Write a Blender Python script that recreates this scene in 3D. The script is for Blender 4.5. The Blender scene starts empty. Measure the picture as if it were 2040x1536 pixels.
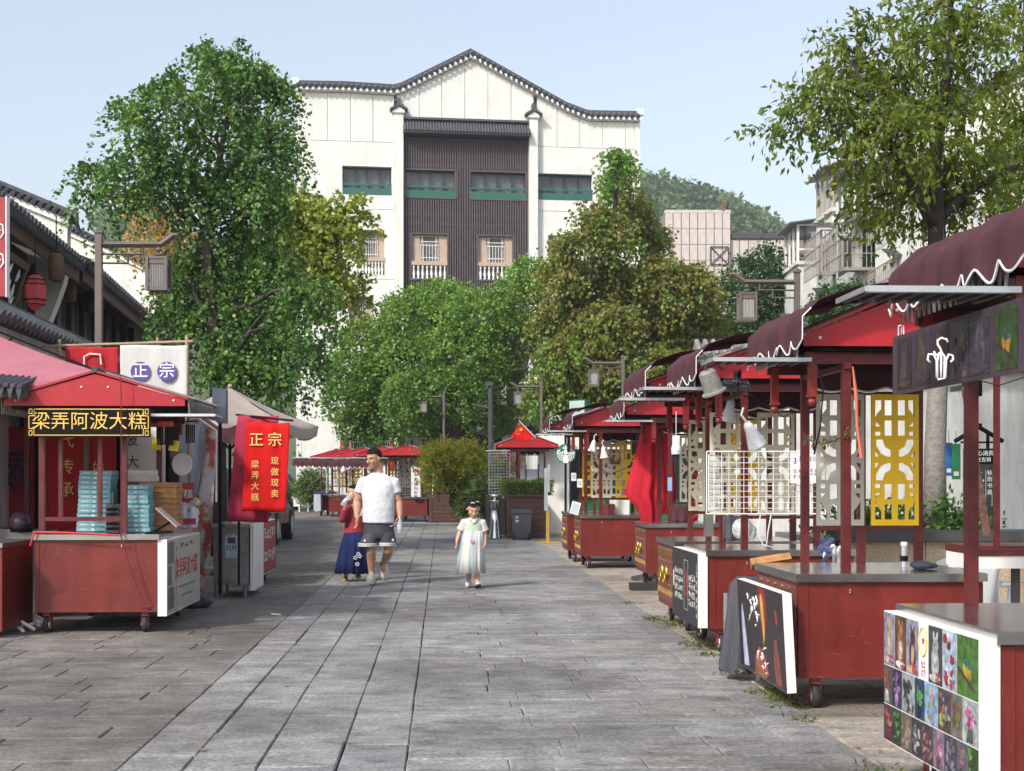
import bpy, math, random
import numpy as np
from mathutils import Vector, Matrix, Euler
R = random.Random(7); NR = np.random.RandomState(11)
S = bpy.context.scene; COL = S.collection
rad = math.radians
# ------------------------------------------------ camera, sky, sun, exposure
F, HY, CX, CH = 2800.0, 951.0, 1020.0, 1.42
cam = bpy.data.objects.new('camera', bpy.data.cameras.new('camera')); COL.objects.link(cam)
cam.location = (0, 0, CH); cam.rotation_euler = (rad(90), 0, 0)
cam.data.sensor_width = 36; cam.data.lens = F / 2040 * 36; cam.data.shift_y = (HY - 768) / 2040
cam.data.clip_start = .1; cam.data.clip_end = 3000
cam.data.dof.use_dof = True; cam.data.dof.focus_distance = 17; cam.data.dof.aperture_fstop = 14
S.camera = cam
SUN_AZ, SUN_EL = 38, 40          # degrees left of straight behind the camera, height
wd = bpy.data.worlds.new('World'); S.world = wd; wd.use_nodes = True
nt = wd.node_tree; bg = nt.nodes['Background']
sky = nt.nodes.new('ShaderNodeTexSky'); sky.sky_type = 'NISHITA'; sky.sun_disc = False
sky.sun_elevation = rad(SUN_EL); sky.sun_rotation = rad(180 + SUN_AZ)
sky.air_density = 1.2; sky.dust_density = 2.8; sky.ozone_density = 2.6; sky.altitude = 0
hsv = nt.nodes.new('ShaderNodeHueSaturation'); hsv.inputs['Saturation'].default_value = .58; nt.links.new(sky.outputs[0], hsv.inputs['Color']); nt.links.new(hsv.outputs[0], bg.inputs[0]); bg.inputs[1].default_value = .15
sl = bpy.data.lights.new('sun', 'SUN'); sun = bpy.data.objects.new('sun', sl); COL.objects.link(sun)
sl.energy = 2.5; sl.angle = rad(4); sl.color = (1, .965, .91)
a = rad(SUN_AZ); e = rad(SUN_EL)
sd = Vector((-math.sin(a) * math.cos(e), -math.cos(a) * math.cos(e), math.sin(e)))
sun.rotation_euler = sd.to_track_quat('Z', 'Y').to_euler(); sun.location = (-20, -20, 30)
S.view_settings.view_transform = 'Standard'; S.view_settings.look = 'None'
S.view_settings.gamma = 1; S.view_settings.use_curve_mapping = False
S.view_settings.exposure = .68
S.cycles.use_denoising = True
S.cycles.max_bounces = 6; S.cycles.transparent_max_bounces = 8
# ------------------------------------------------ helpers
def W(px, py, Y): return Vector(((px - CX) * Y / F, Y, CH + (HY - py) * Y / F))
def gx(px, Y): return (px - CX) * Y / F
def gz(py, Y): return CH + (HY - py) * Y / F
class Pl:                       # a vertical plane standing at a point with a heading
    def __init__(s, px, Y, deg): s.o = Vector((gx(px, Y), Y, 0)); s.a = rad(deg); s.c = math.cos(s.a); s.s = math.sin(s.a)
    def at(s, px, py):
        k = (px - CX) / F; t = (k * s.o.y - s.o.x) / (s.c - k * s.s); Y = s.o.y + t * s.s
        return t, CH + (HY - py) * Y / F
class MB:
    def __init__(s): s.v = []; s.f = []; s.m = []
    def add(s, vs, fs, mi=0):
        n = len(s.v); s.v += [tuple(v) for v in vs]; s.f += [tuple(i + n for i in f) for f in fs]; s.m += [mi] * len(fs); return s
    def box(s, x0, x1, y0, y1, z0, z1, mi=0):
        return s.add([(x, y, z) for z in (z0, z1) for y in (y0, y1) for x in (x0, x1)],
                     [(0, 2, 3, 1), (4, 5, 7, 6), (0, 1, 5, 4), (2, 6, 7, 3), (0, 4, 6, 2), (1, 3, 7, 5)], mi)
    def obox(s, c, sz, rot=(0, 0, 0), mi=0):
        M = Matrix.Translation(c) @ Euler(rot).to_matrix().to_4x4(); b = MB().box(-sz[0] / 2, sz[0] / 2, -sz[1] / 2, sz[1] / 2, -sz[2] / 2, sz[2] / 2)
        return s.add([M @ Vector(v) for v in b.v], b.f, mi)
    def tube(s, pts, r, n=6, mi=0, caps=True):
        pts = [Vector(p) for p in pts]; k = len(pts); rs = r if isinstance(r, (list, tuple)) else [r] * k
        vs = []; up = None
        for i, p in enumerate(pts):
            d = (pts[min(i + 1, k - 1)] - pts[max(i - 1, 0)]).normalized()
            if up is None: up = d.orthogonal().normalized()
            else:
                up = up - d * up.dot(d); up = up.normalized() if up.length > 1e-5 else d.orthogonal().normalized()
            w = d.cross(up)
            for j in range(n):
                t = 2 * math.pi * j / n + math.pi / n; vs.append(p + (up * math.cos(t) + w * math.sin(t)) * rs[i])
        fs = [(i * n + j, i * n + (j + 1) % n, (i + 1) * n + (j + 1) % n, (i + 1) * n + j) for i in range(k - 1) for j in range(n)]
        if caps: fs += [tuple(range(n))[::-1], tuple((k - 1) * n + j for j in range(n))]
        return s.add(vs, fs, mi)
    def cyl(s, p0, p1, r0, r1=None, n=10, mi=0): return s.tube([p0, p1], [r0, r0 if r1 is None else r1], n, mi)
    def bar(s, p0, p1, w, mi=0): return s.tube([p0, p1], w * .7071, 4, mi)
    def prism(s, poly, d0, d1, ax='y', mi=0):   # polygon in xz (ax y), xy (ax z) or yz (ax x)
        n = len(poly)
        def mk(p, d): return {'y': (p[0], d, p[1]), 'z': (p[0], p[1], d), 'x': (d, p[0], p[1])}[ax]
        return s.add([mk(p, d0) for p in poly] + [mk(p, d1) for p in poly],
                     [tuple(range(n)), tuple(range(2 * n - 1, n - 1, -1))] + [(i, i + n, (i + 1) % n + n, (i + 1) % n) for i in range(n)], mi)
    def lathe(s, prof, c=(0, 0, 0), n=14, mi=0, sy=1):
        vs = [(c[0] + r * math.cos(2 * math.pi * j / n), c[1] + sy * r * math.sin(2 * math.pi * j / n), c[2] + z) for r, z in prof for j in range(n)]
        k = len(prof)
        fs = [(i * n + j, i * n + (j + 1) % n, (i + 1) * n + (j + 1) % n, (i + 1) * n + j) for i in range(k - 1) for j in range(n)]
        return s.add(vs, fs + [tuple(range(n))[::-1], tuple((k - 1) * n + j for j in range(n))], mi)
    def ball(s, c, r, n=10, m=6, mi=0):
        r = r if isinstance(r, (tuple, list)) else (r, r, r)
        pr = [(math.sin(math.pi * i / m), -math.cos(math.pi * i / m)) for i in range(m + 1)]
        vs = [(c[0] + r[0] * max(q, .001) * math.cos(2 * math.pi * j / n), c[1] + r[1] * max(q, .001) * math.sin(2 * math.pi * j / n), c[2] + r[2] * z) for q, z in pr for j in range(n)]
        return s.add(vs, [(i * n + j, i * n + (j + 1) % n, (i + 1) * n + (j + 1) % n, (i + 1) * n + j) for i in range(m) for j in range(n)], mi)
    def grid(s, fn, nu, nv, mi=0):
        vs = [fn(i / nu, j / nv) for j in range(nv + 1) for i in range(nu + 1)]
        return s.add(vs, [(j * (nu + 1) + i, j * (nu + 1) + i + 1, (j + 1) * (nu + 1) + i + 1, (j + 1) * (nu + 1) + i) for j in range(nv) for i in range(nu)], mi)
    def rings(s, rs, n=16, mi=0, caps=True):    # loft: each ring = (centre, rx, ry[, yaw])
        vs = []
        for r in rs:
            c, rx, ry = r[0], r[1], r[2]; yw = r[3] if len(r) > 3 else 0
            for j in range(n):
                t = 2 * math.pi * j / n; x = rx * math.cos(t); y = ry * math.sin(t)
                vs.append((c[0] + x * math.cos(yw) - y * math.sin(yw), c[1] + x * math.sin(yw) + y * math.cos(yw), c[2]))
        k = len(rs); fs = [(i * n + j, i * n + (j + 1) % n, (i + 1) * n + (j + 1) % n, (i + 1) * n + j) for i in range(k - 1) for j in range(n)]
        if caps: fs += [tuple(range(n))[::-1], tuple((k - 1) * n + j for j in range(n))]
        return s.add(vs, fs, mi)
    def mesh(s, name, mats, smooth=False):
        me = bpy.data.meshes.new(name); me.from_pydata(s.v, [], s.f)
        for m in (mats if isinstance(mats, (list, tuple)) else [mats]): me.materials.append(m)
        if any(s.m): me.polygons.foreach_set('material_index', s.m)
        if smooth: me.polygons.foreach_set('use_smooth', [True] * len(s.f))
        me.update(); return me
    def build(s, name, mats, parent=None, loc=(0, 0, 0), rot=(0, 0, 0), smooth=False, **tags):
        return ob(name, s.mesh(name, mats, smooth), parent, loc, rot, **tags)
def ob(name, data, parent=None, loc=(0, 0, 0), rot=(0, 0, 0), **tags):
    o = bpy.data.objects.new(name, data); COL.objects.link(o); o.location = loc; o.rotation_euler = rot
    if parent: o.parent = parent
    for k, v in tags.items():
        if v: o[k] = v
    return o
def T(name, label, cat, loc=(0, 0, 0), rz=0, group=None):
    return ob(name, None, None, loc, (0, 0, rz), label=label, category=cat, group=group)
def dup(root, loc, rz, label=None, parent=None):
    r = root.copy(); COL.objects.link(r); r.location = loc
    if parent is None: r.rotation_euler = (0, 0, rz)
    if label: r['label'] = label
    def kids(a, b):
        for ch in list(a.children):
            c = ch.copy(); COL.objects.link(c); c.parent = b; kids(ch, c)
    kids(root, r); return r
def setattr_face(me, name, vals):
    at = me.attributes.new(name, 'FLOAT', 'FACE'); at.data.foreach_set('value', np.asarray(vals, dtype=np.float32))
def plate(outer, holes, th):                  # flat board with holes, in xz, thickness along y
    cu = bpy.data.curves.new('plate', 'CURVE'); cu.dimensions = '2D'; cu.fill_mode = 'BOTH'; cu.extrude = th / 2
    for poly in [outer] + holes:
        sp = cu.splines.new('POLY'); sp.points.add(len(poly) - 1); sp.use_cyclic_u = True
        for q, p in zip(sp.points, poly): q.co = (p[0], p[1], 0, 1)
    o = bpy.data.objects.new('plate', cu); COL.objects.link(o)
    me = bpy.data.meshes.new_from_object(o.evaluated_get(bpy.context.evaluated_depsgraph_get()))
    vs = [(v.co.x, -v.co.z, v.co.y) for v in me.vertices]; fs = [tuple(p.vertices) for p in me.polygons]
    bpy.data.objects.remove(o); bpy.data.meshes.remove(me); bpy.data.curves.remove(cu)
    return MB().add(vs, fs)
def rect(x0, x1, z0, z1): return [(x0, z0), (x1, z0), (x1, z1), (x0, z1)]
def text(s, size, m, parent, loc, rot=(rad(90), 0, 0), name='lettering', bold=.0, depth=.002, line=1.0, align='CENTER', sx=1):
    c = bpy.data.curves.new(name, 'FONT'); c.body = s; c.size = size; c.align_x = align; c.align_y = 'CENTER'
    c.extrude = depth; c.offset = bold * size; c.resolution_u = 2; c.space_line = line; c.materials.append(m)
    o = bpy.data.objects.new(name, c); COL.objects.link(o)
    me = bpy.data.meshes.new_from_object(o.evaluated_get(bpy.context.evaluated_depsgraph_get()))
    me.name = name; bpy.data.objects.remove(o); bpy.data.curves.remove(c)
    if not me.materials: me.materials.append(m)
    o = ob(name, me, parent, loc, rot); o.scale = (sx, 1, 1); return o
# ------------------------------------------------ materials
def nodes(name):
    m = bpy.data.materials.new(name); m.use_nodes = True; t = m.node_tree; return m, t, t.nodes['Principled BSDF']
def M(name, col, rough=.6, metal=0, var=.18, scale=5, bump=0, bscale=60, spec=.5, stretch=(1, 1, 1), col2=None, attr=None, alpha=None, grime=0):
    m, t, b = nodes(name); L = t.links.new
    tc = t.nodes.new('ShaderNodeTexCoord'); mp = t.nodes.new('ShaderNodeMapping'); mp.inputs['Scale'].default_value = stretch
    L(tc.outputs['Object'], mp.inputs[0])
    nz = t.nodes.new('ShaderNodeTexNoise'); nz.inputs['Scale'].default_value = scale; nz.inputs['Detail'].default_value = 6; nz.inputs['Roughness'].default_value = .65
    L(mp.outputs[0], nz.inputs['Vector'])
    rp = t.nodes.new('ShaderNodeValToRGB'); c2 = col2 or tuple(min(1, c * (1 + var)) for c in col); c1 = tuple(c * (1 - var) for c in col)
    rp.color_ramp.elements[0].position = .3; rp.color_ramp.elements[1].position = .7
    rp.color_ramp.elements[0].color = (*(col if col2 else c1), 1); rp.color_ramp.elements[1].color = (*c2, 1)
    L(nz.outputs[0], rp.inputs[0]); out = rp.outputs[0]
    if grime:
        n3 = t.nodes.new('ShaderNodeTexNoise'); n3.inputs['Scale'].default_value = 1.7; n3.inputs['Detail'].default_value = 8; n3.inputs['Roughness'].default_value = .75
        m3 = t.nodes.new('ShaderNodeMapping'); m3.inputs['Scale'].default_value = (1.6, 1.6, .35); L(tc.outputs['Object'], m3.inputs[0]); L(m3.outputs[0], n3.inputs['Vector'])
        r3 = t.nodes.new('ShaderNodeValToRGB'); r3.color_ramp.elements[0].position = .35; r3.color_ramp.elements[1].position = .62
        g = 1 - grime; r3.color_ramp.elements[0].color = (g, g * .97, g * .9, 1); r3.color_ramp.elements[1].color = (1, 1, 1, 1); L(n3.outputs[0], r3.inputs[0])
        mx = t.nodes.new('ShaderNodeMix'); mx.data_type = 'RGBA'; mx.blend_type = 'MULTIPLY'; mx.inputs[0].default_value = 1
        L(out, mx.inputs[6]); L(r3.outputs[0], mx.inputs[7]); out = mx.outputs[2]
    if attr:
        an = t.nodes.new('ShaderNodeAttribute'); an.attribute_name = 'tint'
        ar = t.nodes.new('ShaderNodeValToRGB'); el = ar.color_ramp.elements
        while len(el) < len(attr): el.new(.5)
        for i, c in enumerate(attr): el[i].position = i / (len(attr) - 1); el[i].color = (*c, 1)
        L(an.outputs['Fac'], ar.inputs[0])
        mx = t.nodes.new('ShaderNodeMix'); mx.data_type = 'RGBA'; mx.blend_type = 'MULTIPLY'; mx.inputs[0].default_value = 1
        L(out, mx.inputs[6]); L(ar.outputs[0], mx.inputs[7]); out = mx.outputs[2]
    L(out, b.inputs['Base Color']); b.inputs['Roughness'].default_value = rough; b.inputs['Metallic'].default_value = metal; b.inputs['Specular IOR Level'].default_value = spec
    if rough < .75:
        mr = t.nodes.new('ShaderNodeMapRange'); mr.inputs[3].default_value = max(.05, rough - .12); mr.inputs[4].default_value = min(1, rough + .15); L(nz.outputs[0], mr.inputs[0]); L(mr.outputs[0], b.inputs['Roughness'])
    if bump:
        n2 = t.nodes.new('ShaderNodeTexNoise'); n2.inputs['Scale'].default_value = bscale; n2.inputs['Detail'].default_value = 4; L(mp.outputs[0], n2.inputs['Vector'])
        bp = t.nodes.new('ShaderNodeBump'); bp.inputs['Strength'].default_value = bump; bp.inputs['Distance'].default_value = .02; L(n2.outputs[0], bp.inputs['Height']); L(bp.outputs[0], b.inputs['Normal'])
    if alpha is not None: b.inputs['Alpha'].default_value = alpha
    return m
def leafmat(name, cols, trans=.35):
    m, t, b = nodes(name); L = t.links.new
    an = t.nodes.new('ShaderNodeAttribute'); an.attribute_name = 'tint'
    ar = t.nodes.new('ShaderNodeValToRGB'); el = ar.color_ramp.elements
    while len(el) < len(cols): el.new(.5)
    for i, c in enumerate(cols): el[i].position = i / (len(cols) - 1); el[i].color = (*c, 1)
    L(an.outputs['Fac'], ar.inputs[0]); L(ar.outputs[0], b.inputs['Base Color']); b.inputs['Roughness'].default_value = .45; b.inputs['Specular IOR Level'].default_value = .35
    tr = t.nodes.new('ShaderNodeBsdfTranslucent'); hs = t.nodes.new('ShaderNodeMix'); hs.data_type = 'RGBA'; hs.blend_type = 'MULTIPLY'; hs.inputs[0].default_value = 1
    L(ar.outputs[0], hs.inputs[6]); hs.inputs[7].default_value = (1.5, 1.35, .55, 1); L(hs.outputs[2], tr.inputs[0])
    mx = t.nodes.new('ShaderNodeMixShader'); mx.inputs[0].default_value = trans; L(b.outputs[0], mx.inputs[1]); L(tr.outputs[0], mx.inputs[2])
    L(mx.outputs[0], t.nodes['Material Output'].inputs[0]); return m
def glassmat(name, col=(.04, .05, .06)):
    m, t, b = nodes(name); b.inputs['Base Color'].default_value = (*col, 1); b.inputs['Roughness'].default_value = .05; b.inputs['Specular IOR Level'].default_value = .8; b.inputs['Alpha'].default_value = .38; return m
def clearmat(name, col=(.8, .88, .9), al=.28):
    m, t, b = nodes(name); b.inputs['Base Color'].default_value = (*col, 1); b.inputs['Roughness'].default_value = .08; b.inputs['Alpha'].default_value = al; return m
def clothmat(name, col, var=.1, trans=.25, fold=18, stretch=(1, 1, .25), bump=.35):
    m = M(name, col, .85, 0, var, 7, bump, fold, .2, stretch); t = m.node_tree; b = t.nodes['Principled BSDF']
    tr = t.nodes.new('ShaderNodeBsdfTranslucent'); tr.inputs[0].default_value = (*[min(1, c * 1.1) for c in col], 1)
    mx = t.nodes.new('ShaderNodeMixShader'); mx.inputs[0].default_value = trans; t.links.new(b.outputs[0], mx.inputs[1]); t.links.new(tr.outputs[0], mx.inputs[2]); t.links.new(mx.outputs[0], t.nodes['Material Output'].inputs[0]); return m
WALL = M('hotel_render', (.70, .70, .665), .85, var=.05, scale=.6, bump=.05, grime=.13)
LIME = M('limewash', (.80, .79, .75), .9, var=.06, scale=1.5, bump=.1, bscale=14, grime=.16)
LIMEOLD = M('stained_limewash', (.66, .66, .64), .9, var=.12, scale=1.2, bump=.15, bscale=10, grime=.35)
TILE = M('grey_roof_tile', (.07, .073, .08), .85, var=.4, scale=9, bump=.3, bscale=30)
TILEL = M('weathered_roof_tile', (.20, .19, .18), .9, var=.35, scale=14, bump=.3, bscale=30)
SLAT = M('brown_slat', (.085, .065, .068), .6, var=.25, scale=3)
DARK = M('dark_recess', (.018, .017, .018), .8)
GREEN = M('green_rail', (.02, .11, .085), .45, var=.15)
TAN = M('tan_frame', (.44, .33, .25), .6, var=.1)
FRAME = M('dark_window_frame', (.03, .035, .035), .45)
GLASS = glassmat('window_glass')
CURT = M('curtain', (.66, .65, .62), .9, var=.25, scale=5, stretch=(3, 3, .05))
PINKT = M('beige_cladding', (.55, .48, .44), .7, var=.08, scale=2, grime=.2)
RED = M('red_cart_paint', (.165, .018, .013), .4, var=.2, scale=4, bump=.05, bscale=7, grime=.38)
FASC = M('bright_red_fascia', (.42, .014, .022), .42, var=.1, scale=3, grime=.18)
POST = M('dark_red_post', (.095, .011, .011), .4, var=.3, scale=12)
STEEL = M('stainless_steel', (.60, .59, .57), .2, 1.0, var=.06, scale=1.5)
STEELD = M('scuffed_steel', (.30, .30, .30), .42, 1.0, var=.3, scale=9)
ALU = M('aluminium', (.62, .63, .64), .4, .9, var=.1)
PURP = clothmat('plum_awning_cloth', (.070, .028, .033), .25, .05)
WHITE = M('white_paint', (.78, .77, .74), .55, var=.05, scale=3, grime=.12)
PLAS = M('white_plastic', (.72, .73, .74), .35, var=.05)
YEL = M('yellow_panel', (.80, .49, .01), .45, var=.05, grime=.06)
CREAM = M('cream_panel', (.66, .60, .46), .5, var=.05, grime=.1)
GOLD = M('brass', (.52, .34, .08), .35, .9, var=.25, scale=30)
GOLDP = M('gold_print', (.75, .50, .14), .55, var=.15, scale=20)
BLACK = M('black_board', (.008, .007, .008), .7, var=.1, spec=.12)
RUB = M('rubber', (.02, .02, .021), .75, var=.3, scale=20)
CHAR = M('charcoal', (.05, .05, .055), .55, var=.15)
LAMP = M('bronze_lamp_paint', (.12, .095, .08), .5, var=.12)
LGLASS = M('frosted_lamp_glass', (.66, .67, .64), .5, var=.05)
WOODD = M('brown_planter_board', (.085, .038, .026), .6, var=.35, scale=5, stretch=(1, 1, 7), bump=.15)
TIMBER = M('dark_timber', (.045, .034, .028), .75, var=.3, scale=6, stretch=(1, 1, 4))
TIMBR = M('reddish_timber', (.10, .055, .035), .7, var=.3, scale=6, stretch=(1, 4, 1))
TRAYW = M('bamboo_tray_wood', (.36, .17, .055), .6, var=.45, scale=9, stretch=(1, 1, 5))
BAMB = M('bamboo', (.36, .26, .16), .6, var=.2, scale=9)
TEAL = M('teal_box', (.15, .33, .37), .6, var=.1)
MAROON = M('maroon_box', (.14, .02, .022), .5)
CARD = M('pale_card', (.62, .60, .56), .7, var=.1)
GRANITE = M('granite_wall', (.40, .32, .22), .9, var=.5, scale=90, bump=.5, bscale=90)
BARK = M('bark', (.052, .042, .034), .95, var=.45, scale=9, stretch=(1, 1, .25), bump=.8, bscale=26)
BARKG = M('grey_bark', (.22, .20, .175), .95, var=.3, scale=16, stretch=(1, 1, 1.6), bump=.6, bscale=40)
BARKD = M('dark_bark', (.035, .026, .022), .95, var=.4, scale=9, stretch=(1, 1, .25), bump=.6, bscale=26)
REDC = clothmat('red_banner_cloth', (.62, .012, .012), .06, .12)
REDF = clothmat('red_flag_cloth', (.50, .03, .035), .1, .2)
PINKC = clothmat('faded_pink_cloth', (.50, .05, .10), .1, .3)
PARAP = clothmat('pink_parasol_cloth', (.58, .22, .27), .1, .4)
PARAB = clothmat('beige_parasol_cloth', (.48, .40, .35), .12, .3)
PARAR = clothmat('red_parasol_cloth', (.50, .02, .035), .12, .12)
WHC = clothmat('white_flag_cloth', (.74, .72, .69), .06, .3)
GREYC = clothmat('grey_cloth', (.075, .075, .09), .2, .05)
TARP = clothmat('pale_tarpaulin', (.56, .60, .67), .1, .25)
INDIGO = M('indigo_print', (.10, .075, .30), .8)
BLUE = M('blue_tag', (.03, .12, .35), .5); GREENT = M('green_tag', (.02, .22, .08), .5)
INK = M('grey_ink', (.06, .055, .06), .8); INKR = M('red_ink', (.42, .03, .04), .8); INKW = M('white_print', (.75, .75, .73), .7, var=.05)
def scratch(m, col, amt=.6):
    t = m.node_tree; L = t.links.new; b = t.nodes['Principled BSDF']; src = b.inputs['Base Color'].links[0].from_socket; tc = t.nodes.new('ShaderNodeTexCoord')
    for sc_, st, lo, hi in ((7, (1.5, 1.5, 9), .64, .70), (16, (6, 6, .6), .68, .73), (3, (1, 1, 1), .60, .80)):
        mp = t.nodes.new('ShaderNodeMapping'); mp.inputs['Scale'].default_value = st; L(tc.outputs['Object'], mp.inputs[0]); n = t.nodes.new('ShaderNodeTexNoise'); n.inputs['Scale'].default_value = sc_; n.inputs['Detail'].default_value = 5; L(mp.outputs[0], n.inputs['Vector'])
        r = t.nodes.new('ShaderNodeMapRange'); r.inputs[1].default_value = lo; r.inputs[2].default_value = hi; r.inputs[4].default_value = amt; L(n.outputs[0], r.inputs[0])
        mx = t.nodes.new('ShaderNodeMix'); mx.data_type = 'RGBA'; L(r.outputs[0], mx.inputs[0]); L(src, mx.inputs[6]); mx.inputs[7].default_value = (*col, 1); src = mx.outputs[2]
    L(src, b.inputs['Base Color'])
scratch(RED, (.27, .09, .075), .45); scratch(FASC, (.33, .03, .035), .4); scratch(POST, (.2, .06, .05), .5)
def flat(name, c, r=.6): return M(name, tuple(x * .75 for x in c), r, var=.7, scale=26)  # print colours darkened for the shade on the boards, and mottled
# ------------------------------------------------ ground and paving
YAW = .0493
def street(t, s, z=0): return Vector((t * math.cos(YAW) - s * math.sin(YAW), t * math.sin(YAW) + s * math.cos(YAW), z))
def tos(x, y): return x * math.cos(YAW) + y * math.sin(YAW), -x * math.sin(YAW) + y * math.cos(YAW)
EARTH = M('bare_ground', (.16, .15, .13), .95, var=.3, scale=.5)
BED = M('joint_sand', (.055, .048, .040), .95, var=.5, scale=11, bump=.4, bscale=30)
def stonemat(name, tones, base):
    m = M(name, base, .82, var=.25, scale=3.0, stretch=(1, 1.5, 1), bump=.5, bscale=16, attr=tones, grime=0)
    t = m.node_tree; L = t.links.new
    b = t.nodes['Principled BSDF']; src = b.inputs['Base Color'].links[0].from_socket
    ge = t.nodes.new('ShaderNodeNewGeometry'); mp = t.nodes.new('ShaderNodeMapping'); mp.inputs['Scale'].default_value = (2.0, 2.8, 1); L(ge.outputs['Position'], mp.inputs[0])
    n = t.nodes.new('ShaderNodeTexNoise'); n.inputs['Scale'].default_value = 1.6; n.inputs['Detail'].default_value = 9; n.inputs['Roughness'].default_value = .72; L(mp.outputs[0], n.inputs['Vector'])
    r = t.nodes.new('ShaderNodeValToRGB'); e = r.color_ramp.elements; e[0].position = .32; e[0].color = (.55, .545, .54, 1); e[1].position = .66; e[1].color = (1.2, 1.19, 1.17, 1); L(n.outputs[0], r.inputs[0])
    n2 = t.nodes.new('ShaderNodeTexNoise'); n2.inputs['Scale'].default_value = 38; n2.inputs['Detail'].default_value = 3; L(ge.outputs['Position'], n2.inputs['Vector'])
    r2 = t.nodes.new('ShaderNodeValToRGB'); e = r2.color_ramp.elements; e[0].position = .35; e[0].color = (.62, .62, .62, 1); e[1].position = .68; e[1].color = (1.18, 1.18, 1.18, 1); L(n2.outputs[0], r2.inputs[0])
    n3 = t.nodes.new('ShaderNodeTexNoise'); n3.inputs['Scale'].default_value = .55; n3.inputs['Detail'].default_value = 5; L(ge.outputs['Position'], n3.inputs['Vector'])
    r3 = t.nodes.new('ShaderNodeValToRGB'); e = r3.color_ramp.elements; e[0].position = .36; e[0].color = (.62, .60, .58, 1); e[1].position = .56; e[1].color = (1.06, 1.06, 1.06, 1); L(n3.outputs[0], r3.inputs[0])
    n4 = t.nodes.new('ShaderNodeTexNoise'); n4.inputs['Scale'].default_value = 6; n4.inputs['Detail'].default_value = 7; n4.inputs['Roughness'].default_value = .6; m4 = t.nodes.new('ShaderNodeMapping'); m4.inputs['Scale'].default_value = (.7, 1.5, 1); L(ge.outputs['Position'], m4.inputs[0]); L(m4.outputs[0], n4.inputs['Vector'])
    r4 = t.nodes.new('ShaderNodeValToRGB'); e = r4.color_ramp.elements; e[0].position = .58; e[0].color = (1, 1, 1, 1); e[1].position = .70; e[1].color = (.50, .47, .44, 1); L(n4.outputs[0], r4.inputs[0])
    v5 = t.nodes.new('ShaderNodeTexVoronoi'); v5.inputs['Scale'].default_value = 3.1; L(ge.outputs['Position'], v5.inputs['Vector']); r5 = t.nodes.new('ShaderNodeValToRGB'); e = r5.color_ramp.elements; e[0].position = .045; e[0].color = (.45, .44, .43, 1); e[1].position = .075; e[1].color = (1, 1, 1, 1); L(v5.outputs['Distance'], r5.inputs[0])
    for q in (r, r2, r3, r4, r5):
        mx = t.nodes.new('ShaderNodeMix'); mx.data_type = 'RGBA'; mx.blend_type = 'MULTIPLY'; mx.inputs[0].default_value = 1; L(src, mx.inputs[6]); L(q.outputs[0], mx.inputs[7]); src = mx.outputs[2]
    L(src, b.inputs['Base Color'])
    bp = [x for x in t.nodes if x.type == 'BUMP'][0]; L(n.outputs[0], bp.inputs['Height']); bp.inputs['Strength'].default_value = .55; bp.inputs['Distance'].default_value = .03
    return m
ST_C = stonemat('grey_street_stone', [(.84, .85, .88), (.98, .98, 1.0), (.92, .91, .9), (1.06, 1.05, 1.03), (.95, .94, .93)], (.283, .278, .272))
ST_L = stonemat('brown_grey_stone', [(.86, .86, .89), (1.0, .96, .92), (.92, .9, .88), (1.06, 1.0, .95), (.95, .95, .97)], (.205, .192, .178))
ST_R = stonemat('beige_stone', [(.8, .76, .7), (1.1, 1.04, .95), (.95, .93, .92), (1.05, .98, .86)], (.37, .34, .30))
g = MB(); g.add([(-400, -80, -.06), (400, -80, -.06), (400, 580, -.06), (-400, 580, -.06)], [(0, 1, 2, 3)])
g.build('ground', EARTH, kind='structure')
def slabmb(t0, t1, s0, s1, gap=.005, gs=.003, z=0):
    j = lambda: R.uniform(-.004, .004); k = R.uniform(-.0025, .0025) + z; tx = R.uniform(-.002, .002); c = .007
    x0, x1, y0, y1 = t0 + gap / 2 + j(), t1 - gap / 2 + j(), s0 + gs / 2 + j() * .3, s1 - gs / 2 + j() * .3
    v = [(x0, y0, -.03), (x1, y0, -.03), (x1, y1, -.03), (x0, y1, -.03), (x0, y0, k - .008), (x1, y0, k - .008 + tx), (x1, y1, k - .008 + tx), (x0, y1, k - .008),
         (x0 + c, y0 + c, k), (x1 - c, y0 + c, k + tx), (x1 - c, y1 - c, k + tx), (x0 + c, y1 - c, k)]
    f = [(a, b, b + 4, a + 4) for a, b in ((0, 1), (1, 2), (2, 3), (3, 0))] + [(a, b, b + 4, a + 4) for a, b in ((4, 5), (5, 6), (6, 7), (7, 4))] + [(8, 9, 10, 11)]
    f = [(0, 1, 5, 4), (1, 2, 6, 5), (2, 3, 7, 6), (3, 0, 4, 7), (4, 5, 9, 8), (5, 6, 10, 9), (6, 7, 11, 10), (7, 4, 8, 11), (8, 9, 10, 11)]
    return v, f
def pave(name, t0, t1, s1, rects, m):
    b = MB(); b.add([(t0, -3, -.026), (t1, -3, -.026), (t1, s1 + 30, -.026), (t0, s1 + 30, -.026)], [(0, 1, 2, 3)])
    root = b.build(name, BED, rot=(0, 0, YAW), kind='structure')
    def vis(r):
        p = street((r[0] + r[1]) / 2, (r[2] + r[3]) / 2)
        if p.y < 1.5: return 1e9
        px = CX + F * p.x / p.y; return p.y if -150 < px < 2190 and p.y > 5.6 else p.y + 200
    rects.sort(key=vis); rest = MB(); tint = []
    for i, r in enumerate(rects):
        v, f = slabmb(*r)
        if i < 300:
            me = MB().add(v, f).mesh('slab', m); setattr_face(me, 'tint', [R.random()] * 9); ob('slab', me, root)
        else: rest.add(v, f); tint += [R.random()] * 9
    if rest.v:
        me = rest.mesh('slabs', m); setattr_face(me, 'tint', tint); ob('slabs', me, root, kind='stuff')
    return root
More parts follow.
